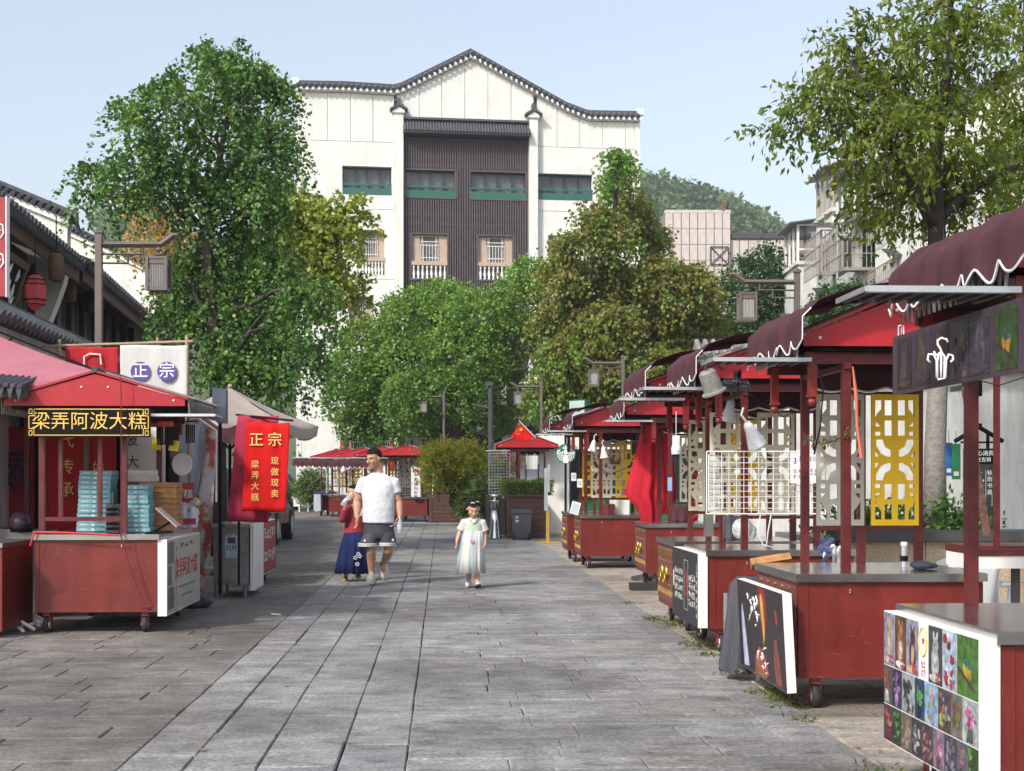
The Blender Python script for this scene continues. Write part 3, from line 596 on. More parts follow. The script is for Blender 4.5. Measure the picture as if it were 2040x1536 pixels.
# ------------------------------------------------ buildings on the right
ap = T('apartment_block', 'worn white apartment block with caged windows and rooftop sunrooms on the right', 'building', (gx(1600, 58), 58, 0))
a0 = ap.location.copy(); RUST = M('cage_bars', (.30, .27, .24), .6, var=.3, scale=12)
MB().box(1.6, 16, -24, 6, 0, 12.6).build('wall', LIMEOLD, ap)
for bi, (y, ztop) in enumerate(((0, 11.9), (-4.2, 13.3), (-8.6, 12.2), (-13.4, 13.2), (-18.2, 12.2))):
    x0 = -.2 + .35 * (bi % 2) + bi * .12; MB().box(x0, 1.62, y, y + 2.9, 0, ztop - 1.7).build('bay', LIMEOLD, ap)
    MB().box(x0 - .1, 1.6, y - .1, y + 3.0, ztop - 1.7, ztop - 1.55).build('cornice', LIMEOLD, ap)
    sr = [];
    for xx in (x0, (x0 + 1.5) / 2, 1.5):
        sr += [(xx - .04, xx + .04, y, y + .08, ztop - 1.55, ztop), (xx - .04, xx + .04, y + 2.7, y + 2.78, ztop - 1.55, ztop)]
    for k in range(4): sr.append((x0 - .04, x0 + .04, y + .1 + k * .85, y + .17 + k * .85, ztop - 1.55, ztop))
    for zz in (ztop - 1.1, ztop - .1): sr.append((x0, 1.5, y - .012, y - .001, zz, zz + .07))
    [MB().box(*z_).build('sunroom_bar', WHITE if bi % 2 == 0 else TAN, ap) for z_ in sr]; MB().box(x0 + .05, 1.5, y + .1, y + 2.7, ztop - 1.54, ztop - .05).build('sunroom_glass', GLASS, ap)
    MB().add([(x0 - .4, y - .3, ztop + .02), (1.6, y - .3, ztop + .3), (1.6, y + 3, ztop + .3), (x0 - .4, y + 3, ztop + .02), (x0 - .4, y - .3, ztop - .03), (1.6, y - .3, ztop + .25), (1.6, y + 3, ztop + .25), (x0 - .4, y + 3, ztop - .03)], [(0, 1, 2, 3), (7, 6, 5, 4), (0, 4, 5, 1), (1, 5, 6, 2), (2, 6, 7, 3), (3, 7, 4, 0)]).build('sunroom_roof', STEELD, ap)
    for fl in range(4):
        z = 1.2 + fl * 2.5 + (bi % 2) * .5
        if z + 1.7 > ztop - 1.7: continue
        wx = MB().box(x0 + .25, 1.45, y - .012, y - .003, z + .1, z + 1.45).build('window', FRAME, ap); MB().box(x0 + .3, 1.4, y - .03, y - .014, z + .15, z + 1.4).build('pane', GLASS, wx)
        MB().box(x0 - .012, x0 - .003, y + .4, y + 2.5, z + .1, z + 1.45).build('window', FRAME, ap)
        q = MB(); xa, xb, ya, yb = x0 - .55, 1.5, y - .5, y + 2.7
        for k in range(13): x = xa + (xb - xa) * k / 12; q.box(x - .014, x + .014, ya, ya + .03, z, z + 1.6)
        for k in range(14): yy = ya + (yb - ya) * k / 13; q.box(xa, xa + .03, yy - .014, yy + .014, z, z + 1.6)
        for zz in (z, z + .5, z + 1.05, z + 1.58): q.box(xa, xb, ya - .01, ya + .02, zz, zz + .035); q.box(xa - .01, xa + .02, ya, yb, zz, zz + .035)
        q.build('window_cage', RUST, ap)
        MB().box(xa, xb, ya, y - .002, z - .07, z - .01).build('cage_floor', RUST, ap)
        MB().add([(xa - .25, ya - .35, z + 1.66), (xb, ya - .35, z + 1.66), (xb, y, z + 1.98), (xa - .25, y, z + 1.98), (xa - .25, ya - .35, z + 1.62), (xb, ya - .35, z + 1.62), (xb, y, z + 1.94), (xa - .25, y, z + 1.94)], [(0, 1, 2, 3), (7, 6, 5, 4), (0, 4, 5, 1), (1, 5, 6, 2), (2, 6, 7, 3), (3, 7, 4, 0)]).build('awning', STEELD if fl % 2 else CHAR, ap)
tb = Pl(1325, 118, 0); tl = T('tiled_building', 'pink-beige tile clad building below the wooded hill', 'building', tb.o, 0)
def tz(py): return gz(py, 118)
w1 = gx(1456, 118) - tb.o.x; w2 = gx(1640, 118) - tb.o.x
MB().box(.05, w1 - .05, .08, 14, 0, tz(421)).build('wall', M('tile_joint', (.22, .2, .19), .9), tl); MB().box(w1 + .02, w2, .5, 14, 0, tz(470)).build('wall', M('tile_joint_b', (.22, .2, .19), .9), tl)
MB().box(w1, w2, .25, 1.0, tz(474), tz(464)).build('parapet', CHAR, tl); MB().box(0, w1, .0, 1, tz(424), tz(418)).build('parapet', PINKT, tl)
pm = MB().box(.02, .63, 0, .1, .02, 1.31).mesh('facing_tile', PINKT)
nc = int(w1 / .65); 
for i in range(nc):
    for j in range(16): ob('facing_tile', pm, tl, (i * w1 / nc, 0, tz(424) - 1.33 * (j + 1)))
q = MB(); nc2 = int((w2 - w1) / .75)
for i in range(nc2):
    for j in range(12): x = w1 + .05 + i * (w2 - w1) / nc2; z = tz(475) - 1.75 * (j + 1); q.box(x, x + .70, .4, .499, z, z + 1.70)
q.build('facing_tiles', PINKT, tl, kind='stuff')
q = MB(); xx = gx(1433, 118) - tb.o.x; zz = tz(510)
for s_ in (-1, 1): q.bar((xx - .75, -.1, zz - s_ * .75), (xx + .75, -.1, zz + s_ * .75), .07)
for s_ in (-1, 1): q.bar((xx - .75, -.1, zz + s_ * .75), (xx + .75, -.1, zz + s_ * .75), .07); q.bar((xx + s_ * .75, -.1, zz - .75), (xx + s_ * .75, -.1, zz + .75), .07)
q.build('cross_bracket', CHAR, tl)
q = MB(); xx = gx(1440, 118) - tb.o.x; q.tube([(xx, .4, tz(420)), (xx + .3, .4, tz(405)), (xx - .1, .4, tz(400))], [.45, .3, .12], 8); q.build('roof_ornament', TIMBR, tl)
wb = T('white_gable_building', 'tall white building behind the right-hand street tree', 'building', (gx(1915, 38), 38, 0))
MB().prism([(0, 0), (14, 0), (14, 14.6), (3.0, 12.9), (0, 11.4)], 0, 9).build('wall', WALL, wb)
MB().prism([(-.25, 11.4), (3.0, 13.05), (14, 14.75), (14, 14.95), (3.0, 13.3), (-.3, 11.6)], -.25, 9.2).build('roof_edge', TILE, wb)
for i in range(3):
    fr = MB().box(.4 + i * 1.3, 1.4 + i * 1.3, -.05, -.003, 6.6, 7.8).build('window', FRAME, wb); MB().box(.46 + i * 1.3, 1.34 + i * 1.3, -.06, -.052, 6.66, 7.74).build('pane', GLASS, fr)
# white wall and planter behind the near right stalls
ww = T('white_wall', 'stained white plaster wall behind the black direction board', 'wall', street(3.9, 17.5), YAW)
MB().box(0, 8, 0, .3, 0, 2.75).build('wall', LIMEOLD, ww)
MB().prism([(-.2, 2.76), (.5, 2.76), (.15, 3.0)], 0, 8, 'x').build('coping', TILEL, ww)
for i in range(50): x = .05 + i * .16; MB().tube([(x, -.24, 2.77), (x, .15, 3.03), (x, .54, 2.77)], .05, 6).build('coping_tile', TILEL, ww)
MB().box(2.2, 8, .31, .5, 0, 6.0).build('tall_wall', LIMEOLD, ww)
gw = T('gate_wall', 'old wall with weathered tile coping rising behind the stall roofs right of the conifer', 'wall', (gx(1396, 29), 29, 0), YAW)
MB().box(0, 5, 0, .3, 0, 3.9).build('wall', LIMEOLD, gw); MB().prism([(-.3, 3.9), (.6, 3.9), (.15, 4.2)], -.1, 5, 'x').build('coping', TILEL, gw)
for i in range(30): x = -.05 + i * .17; MB().tube([(x, -.34, 3.91), (x, .15, 4.24), (x, .64, 3.91)], .06, 6).build('coping_tile', TILEL, gw)
spk = T('wall_speaker', 'small black box speaker on the stained white wall', 'speaker', W(1936, 790, 16.6)); q = MB(); q.box(-.09, .09, -.1, .08, 0, .3); q.build('case', BLACK, spk); MB().box(-.02, .02, .08, .75, .1, .16).build('bracket', CHAR, spk)
pl = T('granite_planter', 'long rough granite planter wall with dark stone cap behind the near stalls', 'planter', (gx(1690, 13.6), 13.6, 0), YAW)
k = 0
for r_ in range(2):
    x = 0
    while x < 7:
        w_ = R.uniform(.7, 1.1); MB().box(x + .004, x + w_ - .004, .01 * R.random(), .35, r_ * .40 + .003, r_ * .40 + .397).build('granite_block', GRANITE, pl); x += w_
MB().box(-.06, 7.2, -.07, .45, .803, .90).build('cap', CHAR, pl); MB().box(-.0, 7.2, .45, 3.0, 0, .78).build('soil', EARTH, pl)
# ------------------------------------------------ cafe beside the planter box
cf = T('cafe_building', 'low white cafe with green-framed glass front at the far end of the right stalls', 'building', (gx(1076, 36), 36, 0), YAW)
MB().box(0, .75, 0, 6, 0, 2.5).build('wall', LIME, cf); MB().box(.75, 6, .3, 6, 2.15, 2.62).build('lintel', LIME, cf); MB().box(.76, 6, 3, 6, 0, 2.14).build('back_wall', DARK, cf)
CG = M('cafe_green', (.012, .12, .045), .5)
for i in range(5):
    q = MB(); x = .8 + i * .95; q.box(x, x + .06, .45, .55, 0, 2.14); q.build('mullion', FRAME, cf); MB().box(x + .065, x + .94, .48, .50, .85, 2.1).build('pane', GLASS, cf); MB().box(x + .065, x + .94, .47, .53, .02, .84).build('green_panel', CG, cf)
sg = T('cafe_sign', 'green box sign with white capital letters above the far right stalls', 'sign', W(1155, 832, 33), rad(48))
MB().box(-.10, .10, -.24, .24, 0, .42).build('box', CG, sg); MB().box(-.106, -.1005, -.225, .225, .03, .39).build('face', M('sign_face', (.42, .50, .46), .5), sg); text('STARBUCKS', .088, CG, sg, (-.109, 0, .20), (rad(90), 0, rad(-90)), depth=.004, sx=.8)
for y in (-.15, .15): MB().box(-.03, .03, y - .03, y + .03, -.3, -.001).build('bracket', WHITE, sg)
lg = T('round_cafe_logo', 'round green and white logo disc with a crowned figure, hung at the cafe front', 'sign', W(1127, 904, 29))
D = .205; q = MB(); q.tube([(0, -.0, 0), (0, .05, 0)], [D, D], 28); q.build('disc', M('logo_green', (.012, .14, .085), .5), lg); q = MB()
for s_ in (-1, 1):
    for k in range(4):
        x = .055 + k * .036; q.tube([(s_ * (x * .55 + .03), -.008, .05 - k * .012), (s_ * (x + .012), -.008, -.0), (s_ * (x - .012), -.008, -.06), (s_ * (x + .008), -.008, -math.sqrt(max(.0005, .19 ** 2 - x * x)) * .9)], .011, 5)
    q.prism([(s_ * .10, .10), (s_ * .17, .07), (s_ * .19, .0), (s_ * .14, .04)], -.012, -.002)
q.prism([(.045 * math.cos(i * .628), .035 + .058 * math.sin(i * .628)) for i in range(10)], -.014, -.002)
q.prism([(-.06, .10), (-.055, .16), (-.03, .12), (0, .185), (.03, .12), (.055, .16), (.06, .10)], -.014, -.002)
q.prism([(-.035, -.03), (.035, -.03), (.05, -.19), (-.05, -.19)], -.01, -.002); q.build('white_figure', INKW, lg); MB().tube([(0, .03, .2), (0, .03, .45)], .008, 4).build('hanger', BLACK, lg); MB().tube([(0, .07, .42), (0, .07, -2.0)], .025, 6).build('post', BLACK, lg)
# ------------------------------------------------ street lamps
def lamp(px, top, Y, sgn, label):
    z = gz(top, Y); r = T('street_lamp', label, 'street lamp', (gx(px, Y), Y, 0), 0, 'bronze street lamps with box lanterns')
    q = MB(); q.box(-.04, .04, -.04, .04, 0, z - .06); q.build('post', LAMP, r); q = MB(); q.box(-.055, .055, -.055, .055, z - .06, z - .03); q.lathe([(.07, z - .03), (.005, z + .01)], n=4); q.build('post_cap', LAMP, r)
    q = MB(); az = z - .2; s = sgn
    q.bar((s * .04, 0, az), (s * .78, 0, az), .055); q.bar((s * .77, 0, az), (s * .92, 0, az + .11), .055); q.bar((s * .91, 0, az + .11), (s * .97, 0, az + .11), .05); q.build('arm', LAMP, r)
    q = MB()
    for a_, b_ in (((.55, -.03), (.55, -.13)), ((.55, -.12), (.04, -.12)), ((.36, -.12), (.36, -.24)), ((.36, -.23), (.04, -.23))): q.bar((s * a_[0], 0, az + a_[1]), (s * b_[0], 0, az + b_[1]), .018)
    q.build('fretwork', LAMP, r)
    ln = MB(); lx = s * .74; w = .115; zt_ = az - .16; zb_ = zt_ - .42
    ln.box(lx - w - .01, lx + w + .01, -w - .01, w + .01, zt_ - .03, zt_); ln.box(lx - w - .005, lx + w + .005, -w - .005, w + .005, zb_, zb_ + .05)
    for sx in (-1, 1):
        for sy in (-1, 1): ln.box(lx + sx * w - .018, lx + sx * w + .018, sy * w - .018, sy * w + .018, zb_, zt_)
    ln.box(lx - w, lx + w, -w, -w + .015, zt_ - .09, zt_ - .03); lo = ln.build('lantern', LAMP, r)
    MB().box(lx - w + .02, lx + w - .02, -w + .02, w - .02, zb_ + .05, zt_ - .03).build('frosted_glass', LGLASS, lo)
    sl_ = MB()
    for i in range(9): xx = lx - w + .03 + (2 * w - .06) * i / 8; sl_.box(xx - .0022, xx + .0022, -w + .005, -w + .018, zb_ + .05, zt_ - .09)
    for i in range(9): yy = -w + .03 + (2 * w - .06) * i / 8; sl_.box(lx + w - .018, lx + w - .005, yy - .0022, yy + .0022, zb_ + .05, zt_ - .09)
    sl_.build('lantern_bars', LAMP, lo); q = MB(); q.lathe([(.02, 0), (.05, .03), (.015, .06), (.04, .09), (.012, .13), (.012, .16)], (lx, 0, zt_), 10); q.build('finial', LAMP, lo)
lamp(197, 455, 17.4, 1, 'street lamp at left, largest of the lanterns, in front of the white fire walls')
lamp(1588, 535, 20.7, -1, 'street lamp with its lantern just above the near plum awning')
lamp(1241, 708, 35.5, -1, 'street lamp standing against the brown-green conifer')
lamp(1078, 758, 44.7, -1, 'street lamp behind the stall with the flag')
lamp(884, 780, 52, -1, 'distant street lamp half hidden by the round green tree')
bp_ = T('black_pole', 'thin black camera pole with side arm behind the sago plants', 'pole', (gx(977, 38), 38, 0)); z = gz(768, 38)
MB().cyl((0, 0, 0), (0, 0, z), .075, .06).build('post', CHAR, bp_); MB().cyl((-.5, 0, z - .52), (0, 0, z - .62), .04).build('arm', CHAR, bp_); q = MB(); q.box(-.14, .06, -.1, .1, z - .02, z + .1); q.build('camera_box', CHAR, bp_)
# ------------------------------------------------ trees
K = lambda *a: a
LF1 = leafmat('left_tree_leaf', [(.030, .075, .018), (.06, .14, .028), (.115, .225, .045), (.21, .34, .075)], .25)
lb = lobepx([(a_, b_, max(10, c_ - 22), max(10, d_ - 18)) for a_, b_, c_, d_ in [(440, 165, 55, 45), (415, 120, 22, 22), (470, 125, 22, 30), (525, 170, 60, 50), (556, 185, 30, 36), (340, 195, 60, 45), (270, 235, 45, 40), (435, 270, 110, 75), (535, 290, 58, 76), (290, 315, 80, 50), (210, 350, 42, 32), (182, 395, 18, 22), (245, 385, 35, 28), (350, 375, 110, 60), (480, 385, 95, 75), (575, 310, 22, 50), (385, 560, 70, 80), (355, 640, 45, 55), (330, 545, 35, 40), (470, 500, 75, 70), (540, 560, 75, 85), (600, 620, 60, 70), (560, 700, 85, 60), (450, 640, 85, 90), (470, 735, 75, 40), (635, 590, 35, 50), (645, 690, 28, 45), (540, 765, 60, 28), (560, 440, 45, 50), (408, 112, 20, 34), (470, 108, 20, 38), (440, 128, 20, 30), (515, 150, 20, 34), (345, 160, 20, 34), (298, 190, 22, 30), (245, 222, 22, 30), (185, 340, 30, 22)]], 25.5, 1.0, 3)
TK = [W(437, 951, 25.5) - Vector((0, 0, 1.42)), W(432, 760, 25.5), W(424, 640, 25.5), W(414, 540, 25.5), W(412, 460, 25.5), W(425, 380, 25.6), W(440, 300, 25.4), W(455, 210, 25.5)]
tree('broadleaf_tree', 'tall dark green tree with heart-shaped leaves and drooping sprays on the left', 'tree', TK[0], list(zip(TK, (.17, .14, .12, .10, .085, .07, .05, .02))), lb, LF1, BARK,
     dict(ntw=2000, per=22, tl=.55, droop=1.15, size=.088, asp=.95, flat_=.1, hang=.5, inner=.6, outw=.8, up=.25, jit=.42), sub=4)
LF2 = leafmat('yellow_green_leaf', [(.10, .17, .02), (.18, .25, .03), (.27, .32, .04), (.38, .37, .06)], .35)
lb = lobepx([(545, 400, 40, 30), (585, 445, 40, 45), (625, 440, 24, 30), (690, 430, 22, 26), (655, 490, 40, 40), (630, 550, 40, 36), (680, 575, 28, 20), (712, 590, 22, 10), (600, 510, 36, 36)], 36, 1.0, 4)
TK = [W(535, 951, 36) - Vector((0, 0, 1.42)), W(545, 720, 36), W(585, 570, 36), W(625, 480, 36), W(640, 430, 36)]
tree('yellow_green_tree', 'yellow-green seeding tree in front of the white hotel, behind the dark green tree', 'tree', TK[0], list(zip(TK, (.15, .12, .09, .06, .03))), lb, LF2, BARK, dict(ntw=700, per=14, tl=.6, droop=.5, size=.14, asp=.5, flat_=.3, hang=.4, inner=.7))
LF3 = leafmat('orange_leaf', [(.42, .27, .13), (.52, .36, .18), (.58, .44, .24), (.32, .28, .10)], .45)
lb = lobepx([(285, 425, 22, 24), (325, 445, 32, 30), (305, 480, 40, 22), (345, 480, 30, 40), (340, 600, 20, 20)], 34, .6, 5)
TK = [W(330, 951, 34) - Vector((0, 0, 1.42)), W(330, 620, 34), W(322, 520, 34), W(312, 450, 34)]
tree('orange_leaved_tree', 'small tree with pale orange autumn leaves peeking out left of the dark green tree', 'tree', TK[0], list(zip(TK, (.1, .08, .05, .02))), lb, LF3, BARK, dict(ntw=260, per=9, tl=.6, droop=.3, size=.11, asp=.7, inner=.7))
LF4 = leafmat('camphor_leaf', [(.06, .13, .024), (.105, .21, .036), (.165, .295, .05), (.24, .38, .075)], .28)
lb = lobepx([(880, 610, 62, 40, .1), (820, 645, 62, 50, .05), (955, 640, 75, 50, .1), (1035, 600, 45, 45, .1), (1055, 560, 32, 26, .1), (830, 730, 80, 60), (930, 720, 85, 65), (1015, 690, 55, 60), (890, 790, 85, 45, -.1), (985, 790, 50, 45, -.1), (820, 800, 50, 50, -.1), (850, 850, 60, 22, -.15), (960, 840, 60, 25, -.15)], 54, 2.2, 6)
TK = [W(905, 951, 54) - Vector((0, 0, 1.42)), W(905, 880, 54), W(900, 800, 54), W(905, 720, 54), W(910, 650, 54)]
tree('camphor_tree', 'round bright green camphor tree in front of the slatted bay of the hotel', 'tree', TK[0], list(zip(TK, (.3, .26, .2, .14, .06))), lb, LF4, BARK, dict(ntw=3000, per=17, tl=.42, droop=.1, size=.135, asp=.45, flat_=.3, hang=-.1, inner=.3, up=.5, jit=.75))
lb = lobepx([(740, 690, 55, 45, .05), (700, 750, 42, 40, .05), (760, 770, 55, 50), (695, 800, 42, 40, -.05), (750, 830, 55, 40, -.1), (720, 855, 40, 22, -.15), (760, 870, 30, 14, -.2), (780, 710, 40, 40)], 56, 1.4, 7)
TK = [W(752, 951, 56) - Vector((0, 0, 1.42)), W(752, 880, 56), W(748, 800, 56), W(745, 720, 56)]
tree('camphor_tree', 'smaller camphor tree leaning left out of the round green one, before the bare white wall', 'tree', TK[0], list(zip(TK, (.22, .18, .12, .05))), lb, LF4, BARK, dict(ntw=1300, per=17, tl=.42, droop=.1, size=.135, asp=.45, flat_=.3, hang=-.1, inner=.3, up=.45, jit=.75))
LF5 = leafmat('cypress_leaf', [(.10, .24, .03), (.13, .24, .032), (.175, .20, .038), (.20, .15, .04), (.14, .25, .036)], .32)
lb = lobepx([(q_[0], q_[1], max(8, q_[2] * .55), max(10, q_[3] * .6), q_[4] if len(q_) > 4 else 0) for q_ in [(1230, 322, 10, 26, -.35), (1226, 365, 22, 34, -.25), (1182, 430, 20, 24, .15), (1268, 412, 24, 28), (1140, 480, 26, 28, .2), (1212, 455, 50, 46, -.1), (1300, 472, 32, 32, .15), (1120, 545, 45, 42, .2), (1205, 560, 90, 55, .1), (1315, 555, 75, 50, .15), (1380, 560, 40, 40, .1), (1115, 630, 50, 50), (1205, 650, 95, 60, .15), (1320, 650, 75, 55, .1), (1125, 720, 60, 50, -.1), (1225, 740, 95, 45), (1330, 730, 60, 45, -.1), (1095, 780, 42, 28, -.2), (1180, 790, 60, 25, -.2), (1400, 640, 30, 40)]], 48, 1.8, 8)
TK = [W(1215, 951, 48) - Vector((0, 0, 1.42)), W(1216, 800, 48), W(1218, 650, 48), W(1222, 500, 48), W(1226, 400, 48), W(1230, 315, 48)]
tree('bald_cypress', 'feathery brown and green conifer right of the hotel entrance bay', 'tree', TK[0], list(zip(TK, (.3, .26, .2, .13, .08, .02))), lb, LF5, BARKD, dict(ntw=2500, per=26, tl=.72, droop=.7, size=.15, asp=.16, flat_=.2, hang=.75, inner=.8, outw=1.7, up=.1, jit=.6), sub=5)
LF6 = leafmat('dark_evergreen_leaf', [(.022, .058, .02), (.04, .09, .026), (.07, .14, .035)], .25)
lb = lobepx([(1540, 535, 45, 36), (1500, 570, 55, 50), (1460, 620, 50, 50), (1545, 610, 36, 50), (1445, 690, 55, 50), (1530, 670, 70, 50), (1400, 720, 55, 40), (1580, 690, 40, 30)], 62, 1.4, 9)
TK = [W(1505, 951, 62) - Vector((0, 0, 1.42)), W(1505, 760, 62), W(1510, 640, 62), W(1520, 560, 62)]
tree('evergreen_tree', 'dark evergreen behind the lantern in front of the tile clad building', 'tree', TK[0], list(zip(TK, (.25, .2, .14, .05))), lb, LF6, BARKD, dict(ntw=2600, per=9, tl=.7, droop=.2, size=.15, asp=.6, inner=.5))
lb = lobepx([(1665, 610, 26, 20), (1700, 596, 24, 18), (1640, 640, 24, 20), (1690, 640, 36, 22)], 44, .8, 10)
TK = [W(1668, 951, 44) - Vector((0, 0, 1.42)), W(1668, 700, 44), W(1670, 620, 44)]
tree('evergreen_tree', 'dark evergreen in front of the caged apartment windows', 'tree', TK[0], list(zip(TK, (.2, .14, .05))), lb, LF6, BARKD, dict(ntw=1000, per=9, tl=.5, droop=.2, size=.11, asp=.6, inner=.5))
lb = lobepx([(1340, 790, 60, 50), (1430, 770, 60, 50), (1300, 840, 60, 40), (1400, 850, 60, 40), (1180, 830, 60, 30), (1480, 830, 50, 50)], 58, 1.0, 12)
TK = [W(1370, 951, 58) - Vector((0, 0, 1.42)), W(1370, 880, 58), W(1372, 800, 58)]
tree('evergreen_tree', 'low dark evergreen thicket under the feathery conifer, over the stall roofs', 'tree', TK[0], list(zip(TK, (.2, .14, .05))), lb, LF6, BARKD, dict(ntw=2200, per=9, tl=.7, droop=.2, size=.15, asp=.6, inner=.6))
LF7 = leafmat('zelkova_leaf', [(.05, .10, .014), (.095, .15, .018), (.15, .20, .024), (.26, .25, .035)], .42)
ZL = [(1690, 90, 45, 32), (1665, 135, 28, 32), (1715, 150, 35, 25), (1620, 175, 30, 18), (1630, 220, 55, 22), (1575, 250, 38, 14), (1545, 275, 18, 8), (1690, 225, 60, 36), (1750, 175, 45, 40), (1780, 95, 45, 36), (1830, 45, 50, 40), (1890, 20, 50, 35), (1965, 30, 40, 28), (1960, 90, 45, 18), (1880, 120, 55, 50), (1930, 180, 45, 24), (1790, 270, 75, 40), (1720, 300, 50, 26), (1860, 270, 60, 50), (1790, 350, 70, 30), (1720, 365, 36, 22), (1860, 370, 70, 34), (1945, 320, 60, 40), (1970, 390, 60, 30), (1850, 440, 50, 22), (1725, 410, 30, 16), (1920, 240, 45, 24), (1800, 200, 50, 40), (1780, 415, 40, 16), (1910, 430, 50, 20)]
lb = lobepx(ZL, 14.2, .8, 13); ZB = W(1862, 951, 14.2) - Vector((0, 0, 1.42 - .6))
TK = [ZB, W(1862, 900, 14.2), W(1868, 760, 14.2), W(1876, 620, 14.2), W(1868, 500, 14.2), W(1866, 440, 14.2)]
def zel(lbs, tk, label, forks, ntw):
    root = T('zelkova_tree', label, 'tree', tk[0]); b0 = Vector(tk[0]); b = MB(); b.tube([p - b0 for p in tk], [.125, .11, .10, .095, .09, .075][:len(tk)], 9)
    b.build('trunk', BARKG, root, smooth=True); b = MB(); nodes_ = []
    for fk in forks:
        pts = [W(x, y, yy) - b0 for x, y, yy, r in fk]; b.tube(pts, [r for *_, r in fk], 7); nodes_ += [(p, f_[3]) for p, f_ in zip(pts, fk)]
    for i, l in enumerate(lbs):
        lc = Vector(l[0]) - b0; p, r = min(nodes_, key=lambda n: (n[0] - lc).length); pts = limb(b, p, lc, min(.022, r * .6), .006, i, .1, 5)
        for s_ in range(5):
            q = random.Random(i * 9 + s_); limb(b, pts[3], lc + Vector((q.uniform(-1, 1) * l[1][0], q.uniform(-1, 1) * l[1][1], q.uniform(-1, 1) * l[1][2])), .006, .002, i * 5 + s_, k=3)
    b.build('limbs', BARKD, root, smooth=True)  # limbs take the darker bark to paint in the shade of the crown
    P, A, N_, sz, ti = foliage(lbs, ntw=ntw, per=13, tl=.42, droop=.35, size=.09, asp=.4, flat_=.45, hang=.65, inner=.95, outw=.9, up=.0, jit=.22); P -= np.array(b0)
    ob('crown', leafmesh('crown', P, A, N_, sz, .42, LF7, ti, .15), root)
zel(lb, TK, 'slender-leaved street tree with several upright limbs rising from the granite planter', [[(1868, 520, 14.2, .10), (1866, 440, 14.2, .085), (1862, 330, 14.2, .065), (1880, 200, 14.2, .05), (1896, 100, 14.1, .035), (1893, 0, 14, .03), (1890, -60, 14, .02)], [(1866, 445, 14.2, .08), (1840, 380, 14.3, .05), (1808, 280, 14.4, .04), (1800, 160, 14.5, .03), (1768, 30, 14.5, .015)], [(1862, 450, 14.2, .07), (1830, 400, 13.9, .04), (1780, 300, 13.7, .03), (1745, 210, 13.6, .025), (1700, 130, 13.6, .012)], [(1868, 440, 14.2, .06), (1930, 380, 14.5, .04), (2010, 340, 14.8, .03), (2060, 300, 14.8, .02)], [(1896, 100, 14.1, .03), (1940, 20, 14.2, .02), (1970, -40, 14.2, .012)], [(1780, 300, 13.7, .02), (1690, 245, 13.4, .015), (1600, 255, 13.3, .008), (1540, 275, 13.3, .004)], [(1745, 210, 13.6, .016), (1690, 180, 13.5, .01), (1640, 165, 13.4, .005)]], 1020)
lb = lobepx([(2030, 40, 30, 40), (2045, 110, 30, 30), (2020, 70, 22, 20), (2040, 170, 40, 26), (2030, 230, 40, 40), (2050, 300, 50, 40), (2010, 300, 40, 30), (2030, 380, 50, 30), (2090, 250, 60, 80)], 16, .5, 15)
TK = [W(2120, 951, 16) - Vector((0, 0, 1.42)), W(2115, 700, 16), W(2100, 480, 16)]
zel(lb, TK, 'leafy tree cut off by the right edge, trunk out of view', [[(2100, 480, 16, .09), (2070, 300, 16, .06), (2045, 100, 16, .03), (2040, -20, 16, .015)]], 400)
# ------------------------------------------------ market stalls
def lattice():
    qd = [[(.08, .045), (.22, .045), (.22, .11), (.13, .15), (.08, .19)], [(.28, .045), (.44, .045), (.44, .16), (.28, .16)], [(.28, .2), (.44, .2), (.44, .315), (.28, .315)], [(.10, .205), (.2, .245), (.09, .245)],
          [(.08, .285), (.2, .285), (.2, .315), (.08, .315)], [(.10, .345), (.25, .345), (.3, .40), (.42, .425), (.42, .475), (.33, .475), (.2, .45), (.10, .39)], [(.08, .425), (.17, .475), (.08, .475)]]
    hs = []
    for p in qd:
        for a_ in (0, 1):
            for b_ in (0, 1): hs.append([((1 - u if a_ else u) * .33, (v if b_ else 1 - v) * .9) for u, v in p])
    return plate(rect(0, .33, 0, .9), hs, .018)
LAT = lattice(); LATM = {}
for nm, m_ in (('y', YEL), ('c', CREAM), ('g', M('grey_panel', (.40, .37, .31), .5, var=.08))): LATM[nm] = LAT.mesh('lattice_panel', m_)
def fork():
    q = MB(); q.box(-.03, .03, -.035, .035, .135, .17); q.box(-.034, -.028, -.02, .03, .05, .14); q.box(.028, .034, -.02, .03, .05, .14); q.tube([(-.045, 0, .065), (.045, 0, .065)], .008, 6); return q
FORKM = fork().mesh('caster', M('caster_red', (.2, .03, .03), .6))
wq = MB(); wq.tube([(-.024, 0, .065), (-.018, 0, .065), (.018, 0, .065), (.024, 0, .065)], [.055, .065, .065, .055], 18); wq.tube([(-.027, 0, .065), (.027, 0, .065)], .038, 12, 1); WHM = wq.mesh('wheel', [RUB, ALU], True)
def strokes(b, x0, x1, z0, z1, nx, nz, y, mi=0, seed=1, th=.09):
    """unreadable small writing: each cell gets a few brush-like bars"""
    q = random.Random(seed); cw, ch = (x1 - x0) / nx, (z1 - z0) / nz
    for i in range(nx):
        for j in range(nz):
            cx, cz = x0 + (i + .5) * cw, z0 + (j + .5) * ch; w = cw * .38; h = ch * .38; t = min(cw, ch) * th
            for k in range(3):
                zz = cz + q.uniform(-h, h); b.box(cx - w * q.uniform(.5, 1), cx + w * q.uniform(.5, 1), y - .0008, y, zz - t / 2, zz + t / 2, mi)
            for k in range(2):
                xx = cx + q.uniform(-w, w) * .8; b.box(xx - t / 2, xx + t / 2, y - .0012, y - .0002, cz - h * q.uniform(.4, 1), cz + h * q.uniform(.4, 1), mi)
    return b
